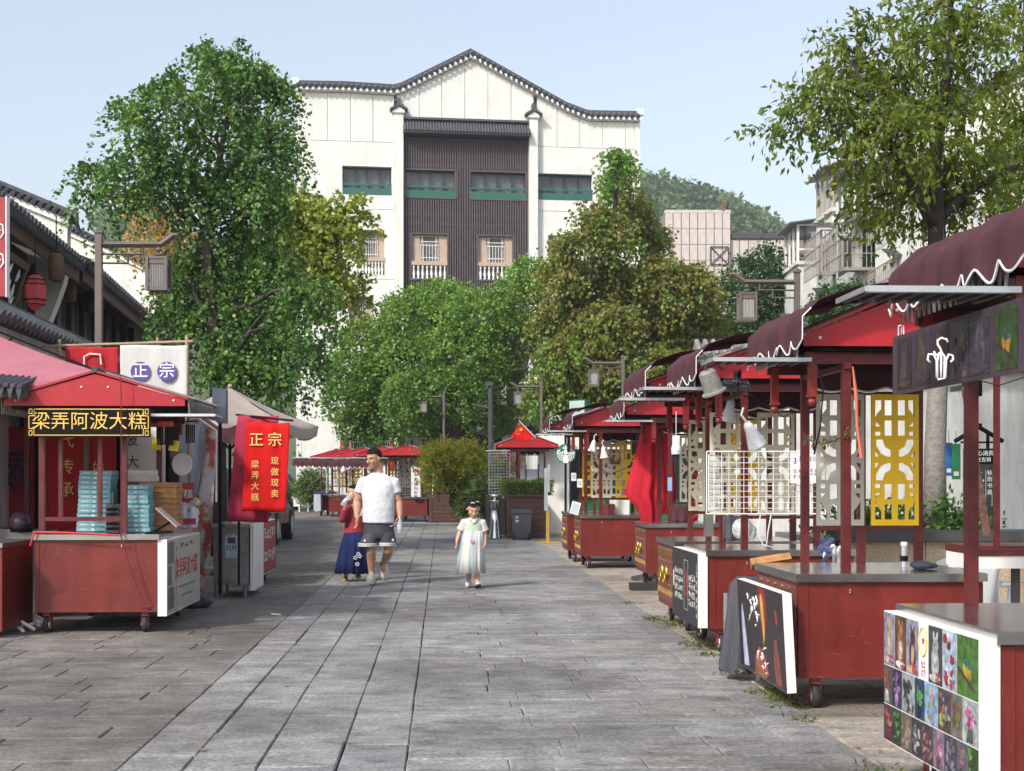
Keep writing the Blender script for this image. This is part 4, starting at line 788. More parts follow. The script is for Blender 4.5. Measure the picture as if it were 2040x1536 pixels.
def valance(y0, y1, pts, wave, amp, nper):
    """cloth strip along y following the section pts, scalloped lower edge; plus the white trim along that edge"""
    n = int((y1 - y0) / wave * nper); k = len(pts) - 1
    def sc(u): return amp * (.5 - .5 * math.cos(2 * math.pi * u * (y1 - y0) / wave)) ** .7
    def fn(u, v):
        i = min(int(v * k), k - 1); t = v * k - i; x = pts[i][0] + (pts[i + 1][0] - pts[i][0]) * t; z = pts[i][1] + (pts[i + 1][1] - pts[i][1]) * t
        rip = (.012 * math.sin(u * 31 + v * 2) + .01 * math.sin(u * 13 + 1)) * v; z += .018 * math.sin(u * 7 + 2) * (1 - v) + .008 * math.sin(u * 23); z -= sc(u) * max(0, v * k - (k - 1)) if i == k - 1 else 0
        return (x + rip, y0 + (y1 - y0) * u, z)
    q = MB().grid(fn, n, k * 3); e = [Vector(fn(i / n, 1)) for i in range(n + 1)]; tr = MB().tube(e, .0055, 4)
    for u in (0,): tr.tube([Vector(fn(u, j / 8)) for j in range(5, 9)], .004, 4)
    return q, tr
def stall(label, loc, Wd=1.15, L=1.1, hc=.83, he=2.22, mir=False, rz=YAW, inset=.31, cloth=True, canopy=True, back=True, knocker=True, panels=(), group='red wheeled market stalls', rot_roof=None, mids=(), body=RED, ex=-.26, rise=.34, roof=True, boxy=True):
    r = T('market_stall', label, 'market stall', loc, rz, group); fx = (lambda x: Wd - x) if mir else (lambda x: x)
    def bx(q, x0, x1, *a, **k): u, v = fx(x0), fx(x1); return q.box(min(u, v), max(u, v), *a, **k)
    if boxy:
        bx(MB(), .0, Wd, 0, L, .19, hc - .05).build('cart_body', body, r)
        q = MB(); bx(q, .0, Wd, -.006, 0, .19, .235); bx(q, 0, .06, -.006, 0, .236, hc - .06); bx(q, Wd - .04, Wd, -.006, 0, .236, hc - .06); q.build('panel_trim', body, r)
    q = MB(); bx(q, -.02, Wd + .02, -.03, L + .03, hc - .05, hc - .004); bx(q, -.018, Wd + .018, -.028, L + .028, hc - .004, hc); q.build('counter_top', STEEL, r)
    q = MB()
    for z in (hc - .115, hc - .10): q.ball((fx(.32), -.008, z), .007, 6, 4)
    q.build('catch', ALU, r)
    if knocker:
        q = MB(); bx(q, -.012, -.002, .03, L - .03, .24, hc - .075); q.build('studded_panel', M('stud_panel', (.16, .05, .05), .5, var=.25, scale=20) if 'stud_panel' not in bpy.data.materials else bpy.data.materials['stud_panel'], r)
        q = MB(); nn = int(L / .085)
        for i in range(nn):
            y = .06 + (L - .12) * i / (nn - 1)
            for z in (.30, hc - .12): u = fx(-.013); q.prism([(y - .03, z), (y + .03, z), (y, z - .055 if z > .5 else z + .055)], u - .004, u + .004, 'x')
        for i in range(5):
            for j in range(4): q.ball((fx(-.014), .15 + (L - .3) * i / 4, .40 + .11 * j), .012, 6, 4)
        q.build('studs', GOLD, r, kind='stuff')
        q = MB()
        for y in (L * .38, L * .62): q.ball((fx(-.025), y, .52), (.03, .055, .065), 10, 6); q.tube([(fx(-.05), y + .05 * math.cos(t_ * .524), .46 + .05 * math.sin(t_ * .524)) for t_ in range(13)], .009, 5)
        q.build('door_knocker', GOLD, r, smooth=True)
    for x in (.12, Wd - .1):
        for y in (.06, L - .08):
            c_ = ob('caster', FORKM, r, (fx(x), y, 0), (0, 0, R.uniform(-.5, .5) if y > .5 else R.uniform(-.25, .25))); c_.scale = (1, 1, 1.12); ob('wheel', WHM, c_)
    if not roof: return r
    px = [(inset, .05), (Wd - .05, .05), (inset, L - .05), (Wd - .05, L - .05)] + list(mids)
    pm_ = MB().box(-.026, .026, -.026, .026, hc + .001, he - .001).mesh('post', POST)
    for x, y in px: ob('post', pm_, r, (fx(x), y, 0))
    q = MB(); b0, b1 = .05, Wd + .05
    for y in (.05, L - .05): bx(q, b0, b1, y - .022, y + .022, he - .10, he - .03)
    for x in (inset, Wd - .05): u = fx(x); q.box(u - .021, u + .021, .0, L, he - .135, he - .101)
    q.build('roof_beam', POST, r)
    q = MB(); bx(q, inset + .027, Wd - .077, L - .065, L - .035, 1.055, 1.085).build('back_rail', POST, r); bx(MB(), inset + .027, Wd - .077, L - .065, L - .035, 1.985, 2.01).build('back_rail', POST, r)
    dq = MB(); dq.box(-.025, .025, -.025, .025, 1.93, he - .02); dq.box(-.031, .031, -.031, .031, 1.915, 1.93); dq.ball((0, 0, 1.885), .03, 10, 6); dm = dq.mesh('drop_post', M('drop_red', (.19, .018, .015), .4) if 'drop_red' not in bpy.data.materials else bpy.data.materials['drop_red'], False)
    for y in (.05, L - .05): ob('drop_post', dm, r, (fx(.10), y, 0))
    x0, x1 = (Wd - .0 - (Wd + .26), Wd - ex) if mir else (ex, Wd + .26); xm = (x0 + x1) / 2
    for y in (-.06, L + .04): MB().prism([(x0, he), (x1, he), (x1, he + .06), (xm, he + rise), (x0, he + .06)], y, y + .022).build('gable_fascia', FASC, r)
    MB().box(x0 + .06, x1 - .06, -.02, L + .02, he - .028, he - .004).build('darkening_board', BLACK, r)  # black board added under the roof to darken the stall interior
    q = MB()
    for xx, zz in ((x0 + .1, he + .05), (x1 - .1, he + .05), (xm - .12, he + rise - .12), (xm + .12, he + rise - .12)): q.ball((xx, -.062, zz), .011, 6, 4)
    q.build('fascia_screws', INKW, r)
    for sx in (0, 1):
        e_ = x0 - .03 if sx == 0 else x1 + .03
        for (ya, yb, m_, nm) in ((-.075, .17, FASC, 'roof_band'), (.17, L - .17, TILE, 'roof_tiles'), (L - .17, L + .075, FASC, 'roof_band')):
            a_, b_, c_, d_ = (e_, ya, he + .055), (e_, yb, he + .055), (xm, yb, he + rise + .015), (xm, ya, he + rise + .015); dn = lambda p: (p[0], p[1], p[2] + .022)
            MB().add([a_, b_, c_, d_, dn(a_), dn(b_), dn(c_), dn(d_)], [(0, 1, 2, 3), (7, 6, 5, 4), (0, 4, 5, 1), (1, 5, 6, 2), (2, 6, 7, 3), (3, 7, 4, 0)]).build(nm, m_, r)
        q = MB(); nn = int((L - .3) / .075)
        for i in range(nn): y = .17 + (L - .34) * (i + .5) / nn; q.tube([(e_ + (-.02 if sx == 0 else .02), y, he + .078), (xm, y, he + rise + .04)], .014, 5)
        nn = int(L / .06)
        for i in range(nn): y = -.05 + (L + .1) * (i + .5) / nn; q.prism([(y - .028, he + .05), (y + .028, he + .05), (y, he - .075)], e_ - .006, e_ + .006, 'x')
        q.build('eave_tiles', TILEL, r, kind='stuff')
    MB().tube([(xm, -.08, he + rise + .04), (xm, L + .08, he + rise + .04)], .03, 6).build('ridge', TILE, r)
    if canopy:
        q = MB(); bx(q, -.52, .07, .02, .36, he - .075, he - .065); nn = 9
        for i in range(nn): u = fx(-.50 + .54 * i / (nn - 1)); q.box(u - .01, u + .01, .02, .36, he - .09, he - .076)
        q.build('canopy_panel', CHAR, r); q = MB(); bx(q, -.52, .08, -.02, .018, he - .092, he - .068); bx(q, -.53, -.521, -.02, .38, he - .09, he - .07); q.build('canopy_bar', ALU, r)
    if cloth:
        sec = [(ex + .50, he + .35), (ex + .25, he + .32), (ex + .03, he + .25), (ex - .08, he + .15), (ex - .085, he + .02)]
        if mir: sec = [(Wd - a_, b_) for a_, b_ in sec]
        q, tr = valance(-.28, L + .15, sec, .20, .062, 12); o = q.build('awning_cloth', PURP, r, smooth=True); tr.build('awning_trim', INKW, o)
    if back:
        q = MB(); tr = MB(); n = 40; f_ = lambda u, v: (inset + .05 + (Wd - inset - .1) * u, L - .1 + .012 * math.sin(u * 25), 2.155 - .12 * v - (.03 * abs(math.sin(u * 9.4)) * v))
        if mir: g0 = f_; f_ = lambda u, v: (Wd - g0(u, v)[0], g0(u, v)[1], g0(u, v)[2])
        q.grid(f_, n, 3); o = q.build('back_valance', PURP, r, smooth=True); tr.tube([f_(i / n, 1) for i in range(n + 1)], .008, 4).build('valance_trim', INKW, o)
    for x, c_, *rest in panels:
        y = rest[0] if rest else L - .05; o = ob('lattice_panel', LATM[c_], r, (fx(x) - .165, y - .018, 1.09)); 
    return r
def sl(px, Y): return Vector((gx(px, Y), Y, 0))
S1 = stall('nearest right stall, its street side papered with animal and flower photos', sl(1991, 5.4), 1.3, 1.15, panels=(), knocker=False, back=False, cloth=True, ex=.05)
S2 = stall('right stall with the leaning painted board and one yellow lattice panel', sl(1590, 8.6), 1.15, 1.08, panels=((.93, 'y'), (.55, 'g')), mids=((.70, 1.03),), ex=.02)
S3 = stall('right stall with the black board of white verses and white wire grids', sl(1410, 11.4), 1.2, 1.0, panels=((.78, 'c'), (.36, 'c')), knocker=False, ex=-.08)
S3b = stall('right stall squeezed close behind the one with the black verse board', sl(1347, 12.95), 1.15, 1.05, panels=((.45, 'c'), (.85, 'y')))
S4 = stall('right stall beside the large folded red parasol', sl(1288, 17.95), 1.15, 1.0, panels=((.75, 'c'),))
S5 = stall('right stall with the bright yellow lattice panel nearest to the round cafe logo', sl(1158, 21.9), 1.15, 1.0, panels=((.82, 'y'), (.42, 'c')), ex=-.1)
S6 = stall('farthest stall of the right-hand row, showing only a sliver behind its neighbour', sl(1131, 23.6), 1.15, 1.0, panels=((.5, 'y'), (.85, 'c')))
SM = stall('stall behind the clipped hedge with a small red national flag on its roof', sl(1010, 35.2), 1.0, 1.1, he=2.17, cloth=False, knocker=False, back=True, panels=())
L1 = stall('front left stall with the black and gold signboard under its gable', sl(70, 12.8), 1.1, 1.7, hc=.90, he=2.07, rise=.29, mir=True, knocker=False, cloth=False, panels=(), back=False)
L0 = stall('dark red stall at the left edge behind the front left stall', sl(-150, 14.6), 1.35, 1.5, hc=.88, he=2.2, mir=True, knocker=False, cloth=False, back=False, canopy=False, rz=.03)
for lab, px, Y, pn in (('far stall with the white lottery board', 768, 44.8, ((.25, 'g'), (.6, 'g'))), ('far stall just left of the lottery stall, behind the walking man', 722, 46.6, ((.3, 'y'), (.8, 'y'))), ('far stall third from the right in the square, with striped roof edge', 683, 48.6, ((.3, 'y'), (.75, 'c'))), ('far stall second from the left in the square, striped grey and red roof', 655, 50.4, ((.25, 'y'), (.7, 'c'))), ('leftmost far stall in the square before the white wall', 633, 52.2, ((.4, 'c'), (.8, 'y')))):
    stall(lab, sl(px, Y), 1.35, 1.2, hc=.78, he=2.12, panels=pn, rz=-.10, group='red market stalls at the far end of the street', knocker=False, cloth=False, inset=.12, rise=.30)
for lab, px, py, Y in (('plum scalloped awning strip sticking out left of the far stalls', 612, 920, 50), ('plum scalloped awning strip under the striped roofs of the far stalls', 660, 921, 48), ('plum scalloped awning strip behind the head of the walking man', 722, 921, 45.5)):
    c_ = T('awning', lab, 'awning', W(px, py, Y), YAW + 1.3); q, tr = valance(-.55, .55, [(.3, .12), (0, .1), (-.04, 0), (-.04, -.14)], .16, .06, 8); q.build('cloth', PURP, c_, smooth=True); tr.build('trim', INKW, c_); MB().box(-.02, .3, -.55, .55, .13, .16).build('bar', ALU, c_)
# ---- boards on the carts
def img(parent, x0, x1, z0, z1, y, pal, seed, kind='blob'):
    q = random.Random(seed); b = MB(); b.box(x0, x1, y - .001, y, z0, z1, 0); w, h = x1 - x0, z1 - z0; cx, cz = (x0 + x1) / 2, (z0 + z1) / 2; k = 0
    def ell(ex, ez, rx, rz_, mi, ro=0):
        nonlocal k; k += 1; n = 12; pts = []
        for i in range(n):
            t = 2 * math.pi * i / n; a_, c_ = rx * math.cos(t) * q.uniform(.85, 1.12), rz_ * math.sin(t) * q.uniform(.85, 1.12)
            X, Z = ex + a_ * math.cos(ro) - c_ * math.sin(ro), ez + a_ * math.sin(ro) + c_ * math.cos(ro); pts.append((min(max(X, x0 + .001), x1 - .001), min(max(Z, z0 + .001), z1 - .001)))
        b.prism(pts, y - .0012 - .00025 * k, y - .001, 'y', mi)
    if kind == 'animal':
        ell(cx, cz - h * .12, w * .27, h * .30, 1); ell(cx + w * .02, cz + h * .16, w * .2, h * .15, 1); ell(cx - w * .1, cz + h * .33, w * .06, h * .09, 1, .3); ell(cx + w * .13, cz + h * .33, w * .06, h * .09, 1, -.3); ell(cx + w * .02, cz - h * .14, w * .13, h * .2, 2); ell(cx - w * .03, cz + h * .18, w * .03, h * .02, 3); ell(cx, z0 + h * .1, w * .42, h * .07, 2)
    elif kind == 'bird':
        b.prism([(x0, cz - h * .06), (x0 + w * .1, cz - h * .02), (x1 - w * .1, cz - h * .36), (x1 - w * .2, cz - h * .38)], y - .0016, y - .001, 'y', 3); ell(cx + w * .08, cz - h * .1, w * .1, h * .19, 1, -.25); ell(cx - w * .12, cz - h * .06, w * .07, h * .12, 1, .3); ell(cx + w * .1, cz + h * .03, w * .09, h * .07, 2); ell(cx - w * .1, cz + h * .08, w * .05, h * .08, 2)
    elif kind == 'flower':
        for i in range(16): a_ = q.uniform(0, 6.28); d_ = q.uniform(.05, .32); ell(cx + math.cos(a_) * w * d_, cz + h * .12 + math.sin(a_) * h * d_ * .8, w * q.uniform(.06, .13), h * q.uniform(.03, .07), q.choice((1, 1, 2)), a_)
        for i in range(4): ell(cx + w * q.uniform(-.15, .15), z0 + h * .2, w * .05, h * .16, 3, q.uniform(-.3, .3))
    else:
        for i in range(14): ell(q.uniform(x0 + w * .15, x1 - w * .15), q.uniform(z0 + h * .1, z1 - h * .12), w * q.uniform(.06, .18), h * q.uniform(.03, .10), q.choice((1, 2, 3)), q.uniform(0, 3))
    ms = [flat('print_%d_%d' % (seed, i), c_, .45) for i, c_ in enumerate(pal)]; return b.build('picture', ms, parent)
# photo board, nearest stall: its own frame, x runs away along the street
pb = T('photo_board', 'white-edged board of small animal, bird and flower photos on the nearest right stall', 'poster board', S1.location + Vector((-.073, 0, 0)), YAW + rad(-90))
# local: x -> towards camera, y -> away from street ; board face looks to -y (the street)
Lb = 1.16; MB().box(-Lb, .02, -.006, .07, .20, .80).build('backing', WHITE, pb)
G_ = [(.30, .22, .14), (.06, .05, .05), (.5, .45, .4), (.2, .03, .03)]
r1 = [(.155, 'animal', [(.28, .27, .38), (.45, .32, .15), (.55, .5, .45), (.02, .02, .02)]), (.165, 'animal', [(.12, .06, .03), (.42, .20, .08), (.75, .72, .7), (.02, .01, .01)]), (.16, 'animal', [(.30, .30, .42), (.10, .04, .02), (.55, .36, .2), (.02, .01, .01)]), (.12, 'logo', None), (.17, 'animal', [(.06, .06, .07), (.42, .42, .40), (.55, .55, .55), (.02, .02, .02)]), (.16, 'blob', [(.42, .50, .62), (.25, .02, .03), (.62, .66, .72), (.35, .03, .04)]), (.23, 'bird', [(.07, .17, .03), (.55, .36, .03), (.04, .16, .14), (.08, .04, .03)])]
x = -Lb
for i, (w_, kd, pal) in enumerate(r1):
    if kd == 'logo':
        q = MB(); q.box(x + .003, x + w_ - .003, -.0075, -.0065, .555, .795); q.build('picture', INKW, pb); q = MB(); cx_ = x + w_ / 2
        q.tube([(cx_ + .046 * math.cos(t_ * .2618), -.009, .715 + .060 * math.sin(t_ * .2618)) for t_ in range(25)], .005, 4); q.build('ring_mark', M('mark_yellow', (.70, .52, .08), .6), pb); q = MB(); q.prism([(cx_ + (.02 if k_ % 2 == 0 else .009) * math.sin(k_ * .628), .72 + (.02 if k_ % 2 == 0 else .009) * math.cos(k_ * .628)) for k_ in range(10)], -.009, -.0077); strokes(q, cx_ - .03, cx_ + .03, .565, .635, 2, 4, -.0078, 0, 5, .12); q.build('red_marks', INKR, pb)
    else:
        img(pb, x + .003, x + w_ - .003, .555, .795, -.0065, pal, 20 + i, kd)
        if i not in (6,): q = MB(); strokes(q, x + w_ - .07, x + w_ - .008, .563, .61, 3, 2, -.0125, 0, i, .16); q.build('caption', INKR, pb)
    x += w_
P2 = [[(.10, .09, .09), (.45, .05, .04), (.03, .07, .03), (.5, .5, .5)], [(.03, .03, .04), (.28, .12, .42), (.05, .08, .04), (.36, .22, .5)], [(.34, .36, .38), (.03, .04, .04), (.06, .08, .06), (.05, .05, .05)], [(.02, .05, .11), (.12, .35, .08), (.06, .22, .04), (.02, .03, .03)], [(.24, .42, .62), (.45, .42, .30), (.3, .35, .3), (.5, .25, .25)], [(.08, .06, .06), (.36, .14, .05), (.2, .22, .35), (.42, .45, .06)], [(.16, .15, .13), (.24, .15, .04), (.12, .18, .03), (.2, .1, .04)], [(.42, .43, .45), (.50, .12, .28), (.38, .06, .2), (.08, .1, .08)],
      [(.06, .03, .04), (.38, .05, .08), (.3, .16, .08), (.2, .02, .03)], [(.02, .04, .02), (.07, .24, .05), (.04, .16, .04), (.1, .3, .08)], [(.15, .12, .1), (.32, .16, .12), (.2, .24, .14), (.4, .3, .24)], [(.05, .04, .05), (.25, .1, .16), (.4, .4, .4), (.1, .12, .08)], [(.07, .05, .05), (.42, .22, .2), (.36, .16, .15), (.2, .08, .08)], [(.28, .2, .24), (.34, .12, .26), (.42, .25, .34), (.2, .08, .16)], [(.05, .05, .07), (.16, .14, .2), (.1, .12, .1), (.22, .2, .26)], [(.12, .11, .14), (.4, .14, .18), (.1, .14, .1), (.1, .06, .06)], [(.03, .07, .02), (.25, .4, .05), (.1, .28, .05), (.02, .05, .02)]]
for row, (za, zb_, idx) in enumerate(((.375, .55, range(8)), (.205, .37, range(8, 17)))):
    ws = [R.uniform(.8, 1.2) for _ in idx]; t_ = sum(ws); x = -Lb
    for i, w_ in zip(idx, ws):
        w_ = w_ / t_ * Lb; img(pb, x + .002, x + w_ - .002, za, zb_, -.0065, P2[i], 50 + i, 'flower' if i in (0, 1, 3, 7, 8, 13, 15) else 'blob'); x += w_
# dark upper poster of the same stall and its hooks
ub = T('hanging_poster', 'dark animal poster strung along the street side of the nearest right stall, above the counter', 'poster', S1.location + Vector((-.05, 0, 0)), YAW + rad(-90))
MB().add([(-1.12, -.002, 1.80), (.45, -.002, 1.80), (.45, -.002, 2.07), (-1.12, -.002, 2.07), (-1.12, .004, 1.80), (.45, .004, 1.80), (.45, .004, 2.07), (-1.12, .004, 2.07)], [(0, 1, 2, 3), (7, 6, 5, 4), (0, 4, 5, 1), (1, 5, 6, 2), (2, 6, 7, 3), (3, 7, 4, 0)]).build('sheet', M('poster_dark', (.045, .026, .035), .6, var=.6, scale=4, stretch=(2, 1, .4)), ub)
for i, (x, pal, kd) in enumerate(((-.95, [(.03, .016, .02), (.06, .04, .05), (.08, .05, .03), (.02, .01, .01)], 'animal'), (-.72, [(.05, .03, .05), (.09, .06, .03), (.05, .03, .04), (.02, .01, .02)], 'animal'), (-.50, [(.04, .02, .03), (.10, .05, .03), (.05, .04, .05), (.02, .01, .01)], 'animal'), (-.28, [(.06, .05, .07), (.12, .09, .05), (.1, .03, .04), (.02, .02, .02)], 'blob'), (-.06, [(.04, .04, .06), (.08, .07, .09), (.06, .05, .06), (.02, .02, .02)], 'animal'), (.2, [(.03, .065, .015), (.45, .22, .02), (.05, .10, .12), (.05, .03, .02)], 'bird'))): img(ub, x - .1, x + .1, 1.82, 2.05, -.003, pal, 90 + i, kd)
def pathtube(name, m, parent, pts, r, n=6): return MB().tube(pts, r, n).build(name, m, parent, smooth=True)
hk = T('triple_hook', 'glowing-white triple hanger hook hung from wire above the nearest right counter', 'hook', W(1873, 758, 5.3))
NEON = M('white_hook', (.85, .85, .85), .4, var=.02)
k = 5.3 / F
def hp(x, y): return ((x - 1873) * k, 0, (758 - y) * k)
for nm, pts in (('hook', [(1860, 700), (1866, 708), (1876, 700), (1872, 692), (1868, 686), (1868, 678), (1876, 673), (1886, 676), (1888, 682)]), ('prong', [(1866, 752), (1866, 718), (1860, 706), (1850, 706), (1848, 716), (1853, 722)]), ('prong', [(1884, 752), (1885, 718), (1890, 706), (1898, 708), (1899, 716), (1894, 721)]), ('loop', [(1868, 754), (1867, 722), (1870, 708), (1876, 702), (1882, 710), (1882, 754), (1868, 756)]), ('prong', [(1875, 752), (1875, 706)])):
    pathtube(nm, NEON, hk, [hp(*p) for p in pts], .0042)
hk2 = T('triple_hook', 'grey triple hanger hook beside the red gable of the stall with the leaning painted board', 'hook', W(1797, 720, 7.8)); k = 7.8 / F
for nm, pts in (('prong', [(1780, 690), (1782, 697), (1790, 694), (1790, 650)]), ('prong', [(1812, 686), (1808, 694), (1801, 690), (1800, 650)]), ('prong', [(1795, 712), (1790, 716), (1796, 722), (1796, 652)]), ('loop', [(1789, 650), (1795, 648), (1801, 650)])): pathtube(nm, ALU, hk2, [((x - 1797) * k, 0, (720 - y) * k) for x, y in pts], .004)
# leaning painted board
lbd = T('painted_board', 'leaning black board painted with a red and gold figure and white writing', 'poster board', Vector((1.70, 8.45, 0)), YAW + rad(-90))
q = MB(); q.obox((-.66, -.03, .42), (1.3, .055, .60), (rad(3), 0, 0)); q.build('backing', WHITE, lbd); q = MB(); q.tube([(-.25, .0, .71), (-.30, .10, .78)], .003, 4); q.build('chain', CHAR, lbd)
q = MB(); q.box(-.645, .645, -.0015, .0, -.298, .298); fc = q.build('painting', M('painted_black', (.022, .016, .018), .4, var=.4, scale=8), lbd, (-.66, -.0585, .42), (rad(3), 0, 0))
def patch(pts, m_, y): return MB().prism([(a_ * .94, b_ * .85) for a_, b_ in pts], y, -.0014).build('paint', m_, fc)
patch([(-.02, .34), (.2, .34), (.22, .1), (.12, -.05), (.05, .05), (.0, .2)], M('paint_red', (.22, .02, .02), .5, var=.5, scale=12), -.003)
patch([(.05, .28), (.09, .30), (.13, .24), (.15, .1), (.14, -.02), (.10, -.1), (.09, .05), (.06, .14)], M('paint_gold', (.55, .33, .05), .5, var=.3, scale=14), -.004)
patch([(-.58, .08), (-.55, .16), (-.5, .05), (-.46, -.1), (-.40, -.32), (-.56, -.33)], M('paint_pale', (.40, .44, .55), .5, var=.4, scale=12), -.003)
patch([(-.18, -.2), (-.05, -.12), (.1, -.16), (.2, -.3), (.12, -.34), (-.2, -.34)], M('paint_rust', (.30, .09, .05), .5, var=.6, scale=18), -.003)
patch([(.40, -.02), (.47, .0), (.52, -.15), (.58, -.33), (.42, -.34), (.38, -.2)], M('paint_dusk', (.20, .05, .04), .5, var=.6, scale=18), -.003)
patch([(.46, .20), (.5, .22), (.52, .1), (.47, .12)], M('paint_ember', (.30, .04, .02), .5), -.003)
q = MB()
for i in range(34):
    x, z = (R.uniform(-.30, -.02), R.uniform(.02, .20)) if i < 22 else (R.uniform(-.12, .22), R.uniform(-.28, -.08)); a_ = R.uniform(0, 3.1); l = R.uniform(.02, .06)
    q.tube([(x, -.006, z), (x + l * .5 * math.cos(a_) + .01, -.006, z + l * .5 * math.sin(a_)), (x + l * math.cos(a_), -.006, z + l * math.sin(a_))], .0045, 4)
q.build('brush_writing', INKW, fc)
# verse board
vb = T('verse_board', 'matt black board with columns of tiny white verse and a thin red figure', 'poster board', S3.location + Vector((-.08, -.03, 0)), YAW + rad(-90))
MB().box(-1.25, .0, -.004, .075, .20, .80).build('backing', WHITE, vb); MB().box(-1.25, -.002, -.0065, -.0045, .20, .80).build('face', M('matt_black', (.028, .026, .03), .55), vb)
q = MB(); strokes(q, -1.12, -.70, .36, .64, 6, 4, -.007, 0, 3, .1); strokes(q, -.42, -.1, .34, .62, 4, 4, -.007, 0, 4, .1); strokes(q, -.075, -.02, .26, .72, 1, 7, -.007, 0, 6, .1)
for a_, b_, c_, d_ in ((-.64, -.635, .30, .72), (-.455, -.45, .30, .72), (-.64, -.45, .30, .303), (-.64, -.45, .717, .72)): q.box(a_, b_, -.0072, -.0066, c_, d_)
q.box(-1.2, -1.15, -.0072, -.0066, .46, .60); q.build('verse', CARD, vb)
MB().prism([(-.57, .42), (-.53, .46), (-.55, .60), (-.52, .64), (-.50, .5), (-.52, .42)], -.0074, -.0066).build('figure', INKR, vb)
# board of the front left stall (faces the street, to the right)
fb = T('cake_board', 'grey-white price board with red cake-shop characters on the front left stall', 'poster board', L1.location + Vector((1.1 + .088, .054, 0)), YAW + rad(90))
MB().box(0, 1.75, .002, .085, .15, .85).build('backing', WHITE, fb); MB().box(.01, 1.74, -.0005, .0015, .16, .84).build('face', M('board_grey', (.36, .36, .31), .5, var=.1), fb)
q = MB(); q.box(.05, .33, -.002, -.001, .62, .82); q.box(.05, .33, -.002, -.001, .2, .4); q.box(.05, .22, -.002, -.001, .42, .60); q.build('photo', M('board_photo', (.10, .09, .085), .5, var=.8, scale=16), fb)
text('梁弄阿波大糕', .20, INKR, fb, (.98, -.002, .54), bold=.005, depth=.0008); q = MB(); strokes(q, .62, 1.34, .74, .79, 3, 1, -.0015, 0, 8, .2); strokes(q, .55, 1.45, .35, .39, 12, 1, -.0015, 0, 9, .12); strokes(q, .72, 1.3, .26, .3, 7, 1, -.0015, 0, 10, .12); q.build('small_writing', INK, fb, kind='stuff'); q = MB(); strokes(q, .40, .47, .2, .78, 1, 8, -.0015, 0, 12, .1); q.build('red_writing', INKR, fb, kind='stuff')
# signboard of the front left stall
sb = T('signboard', 'black shop signboard with gold fretwork corners and six gold characters', 'sign', L1.location + Vector((0, 0, 0)), YAW)
MB().box(-.035, 1.06, -.115, -.09, 1.785, 2.05).build('board', BLACK, sb); GL = M('gold_letter', (.78, .50, .10), .45, var=.1)
text('梁弄阿波大糕', .172, GL, sb, (.515, -.117, 1.92), bold=-.004, depth=.003)
q = MB(); x0, x1, z0, z1, y = -.02, 1.045, 1.80, 2.035, -.12
for a_, b_ in (((x0 + .07, z0), (x1 - .07, z0)), ((x0 + .07, z1), (x1 - .07, z1)), ((x0, z0 + .06), (x0, z1 - .06)), ((x1, z0 + .06), (x1, z1 - .06))): q.bar((a_[0], y, a_[1]), (b_[0], y, b_[1]), .007)
for cx_, sx in ((x0, 1), (x1, -1)):
    for cz_, sz_ in ((z0, 1), (z1, -1)):
        for p in ([(0, .06), (.045, .06), (.045, 0), (.07, 0)], [(0, 0), (.028, 0), (.028, .04), (0, .04), (0, 0)]):
            for a_, b_ in zip(p, p[1:]): q.bar((cx_ + sx * a_[0], y, cz_ + sz_ * a_[1]), (cx_ + sx * b_[0], y, cz_ + sz_ * b_[1]), .006)
q.build('fretwork', GL, sb)
# extra frame bars of the front left stall
def lpt(px, py, Y): return W(px, py, Y) - L1.location
q = MB(); q.box(.20, .235, .03, .065, 1.06, 2.0); q.box(.555, .59, .03, .065, 1.06, 2.0); q.box(.06, .78, .03, .066, 1.02, 1.058); q.build('front_bars', POST, L1)
# ------------------------------------------------ people
SKIN = M('skin', (.50, .27, .17), .55, var=.08, scale=9); SKIN2 = M('child_skin', (.56, .32, .22), .55, var=.08, scale=9); HAIR = M('black_hair', (.016, .013, .012), .9, spec=.15, bump=.8, bscale=120, var=.4, scale=60, stretch=(1, 1, .1)); LIP = M('lips', (.36, .12, .10), .5); EYE = M('eye_dark', (.012, .009, .008), .3); SCL = M('eye_white', (.6, .58, .55), .4)
def remesh(b, vox, name, mats, parent, sm=4):
    me = b.mesh('tmp', mats); o = bpy.data.objects.new('tmp', me); COL.objects.link(o)
    m_ = o.modifiers.new('r', 'REMESH'); m_.mode = 'VOXEL'; m_.voxel_size = vox
    if sm: s_ = o.modifiers.new('s', 'SMOOTH'); s_.iterations = sm; s_.factor = .5
    e_ = bpy.data.meshes.new_from_object(o.evaluated_get(bpy.context.evaluated_depsgraph_get())); bpy.data.objects.remove(o); bpy.data.meshes.remove(me)
    e_.name = name; e_.materials.clear(); e_.materials.append(mats); e_.polygons.foreach_set('use_smooth', [True] * len(e_.polygons)); return ob(name, e_, parent)
def capsule(b, p0, p1, r0, r1, n=12):
    p0, p1 = Vector(p0), Vector(p1); d = (p1 - p0); b.ball(p0, r0, 12, 8); b.ball(p1, r1, 12, 8); b.cyl(p0, p1, r0, r1, n)
def chain(b, pts): 
    for (p, r), (q, s_) in zip(pts, pts[1:]): capsule(b, p, q, r, s_)
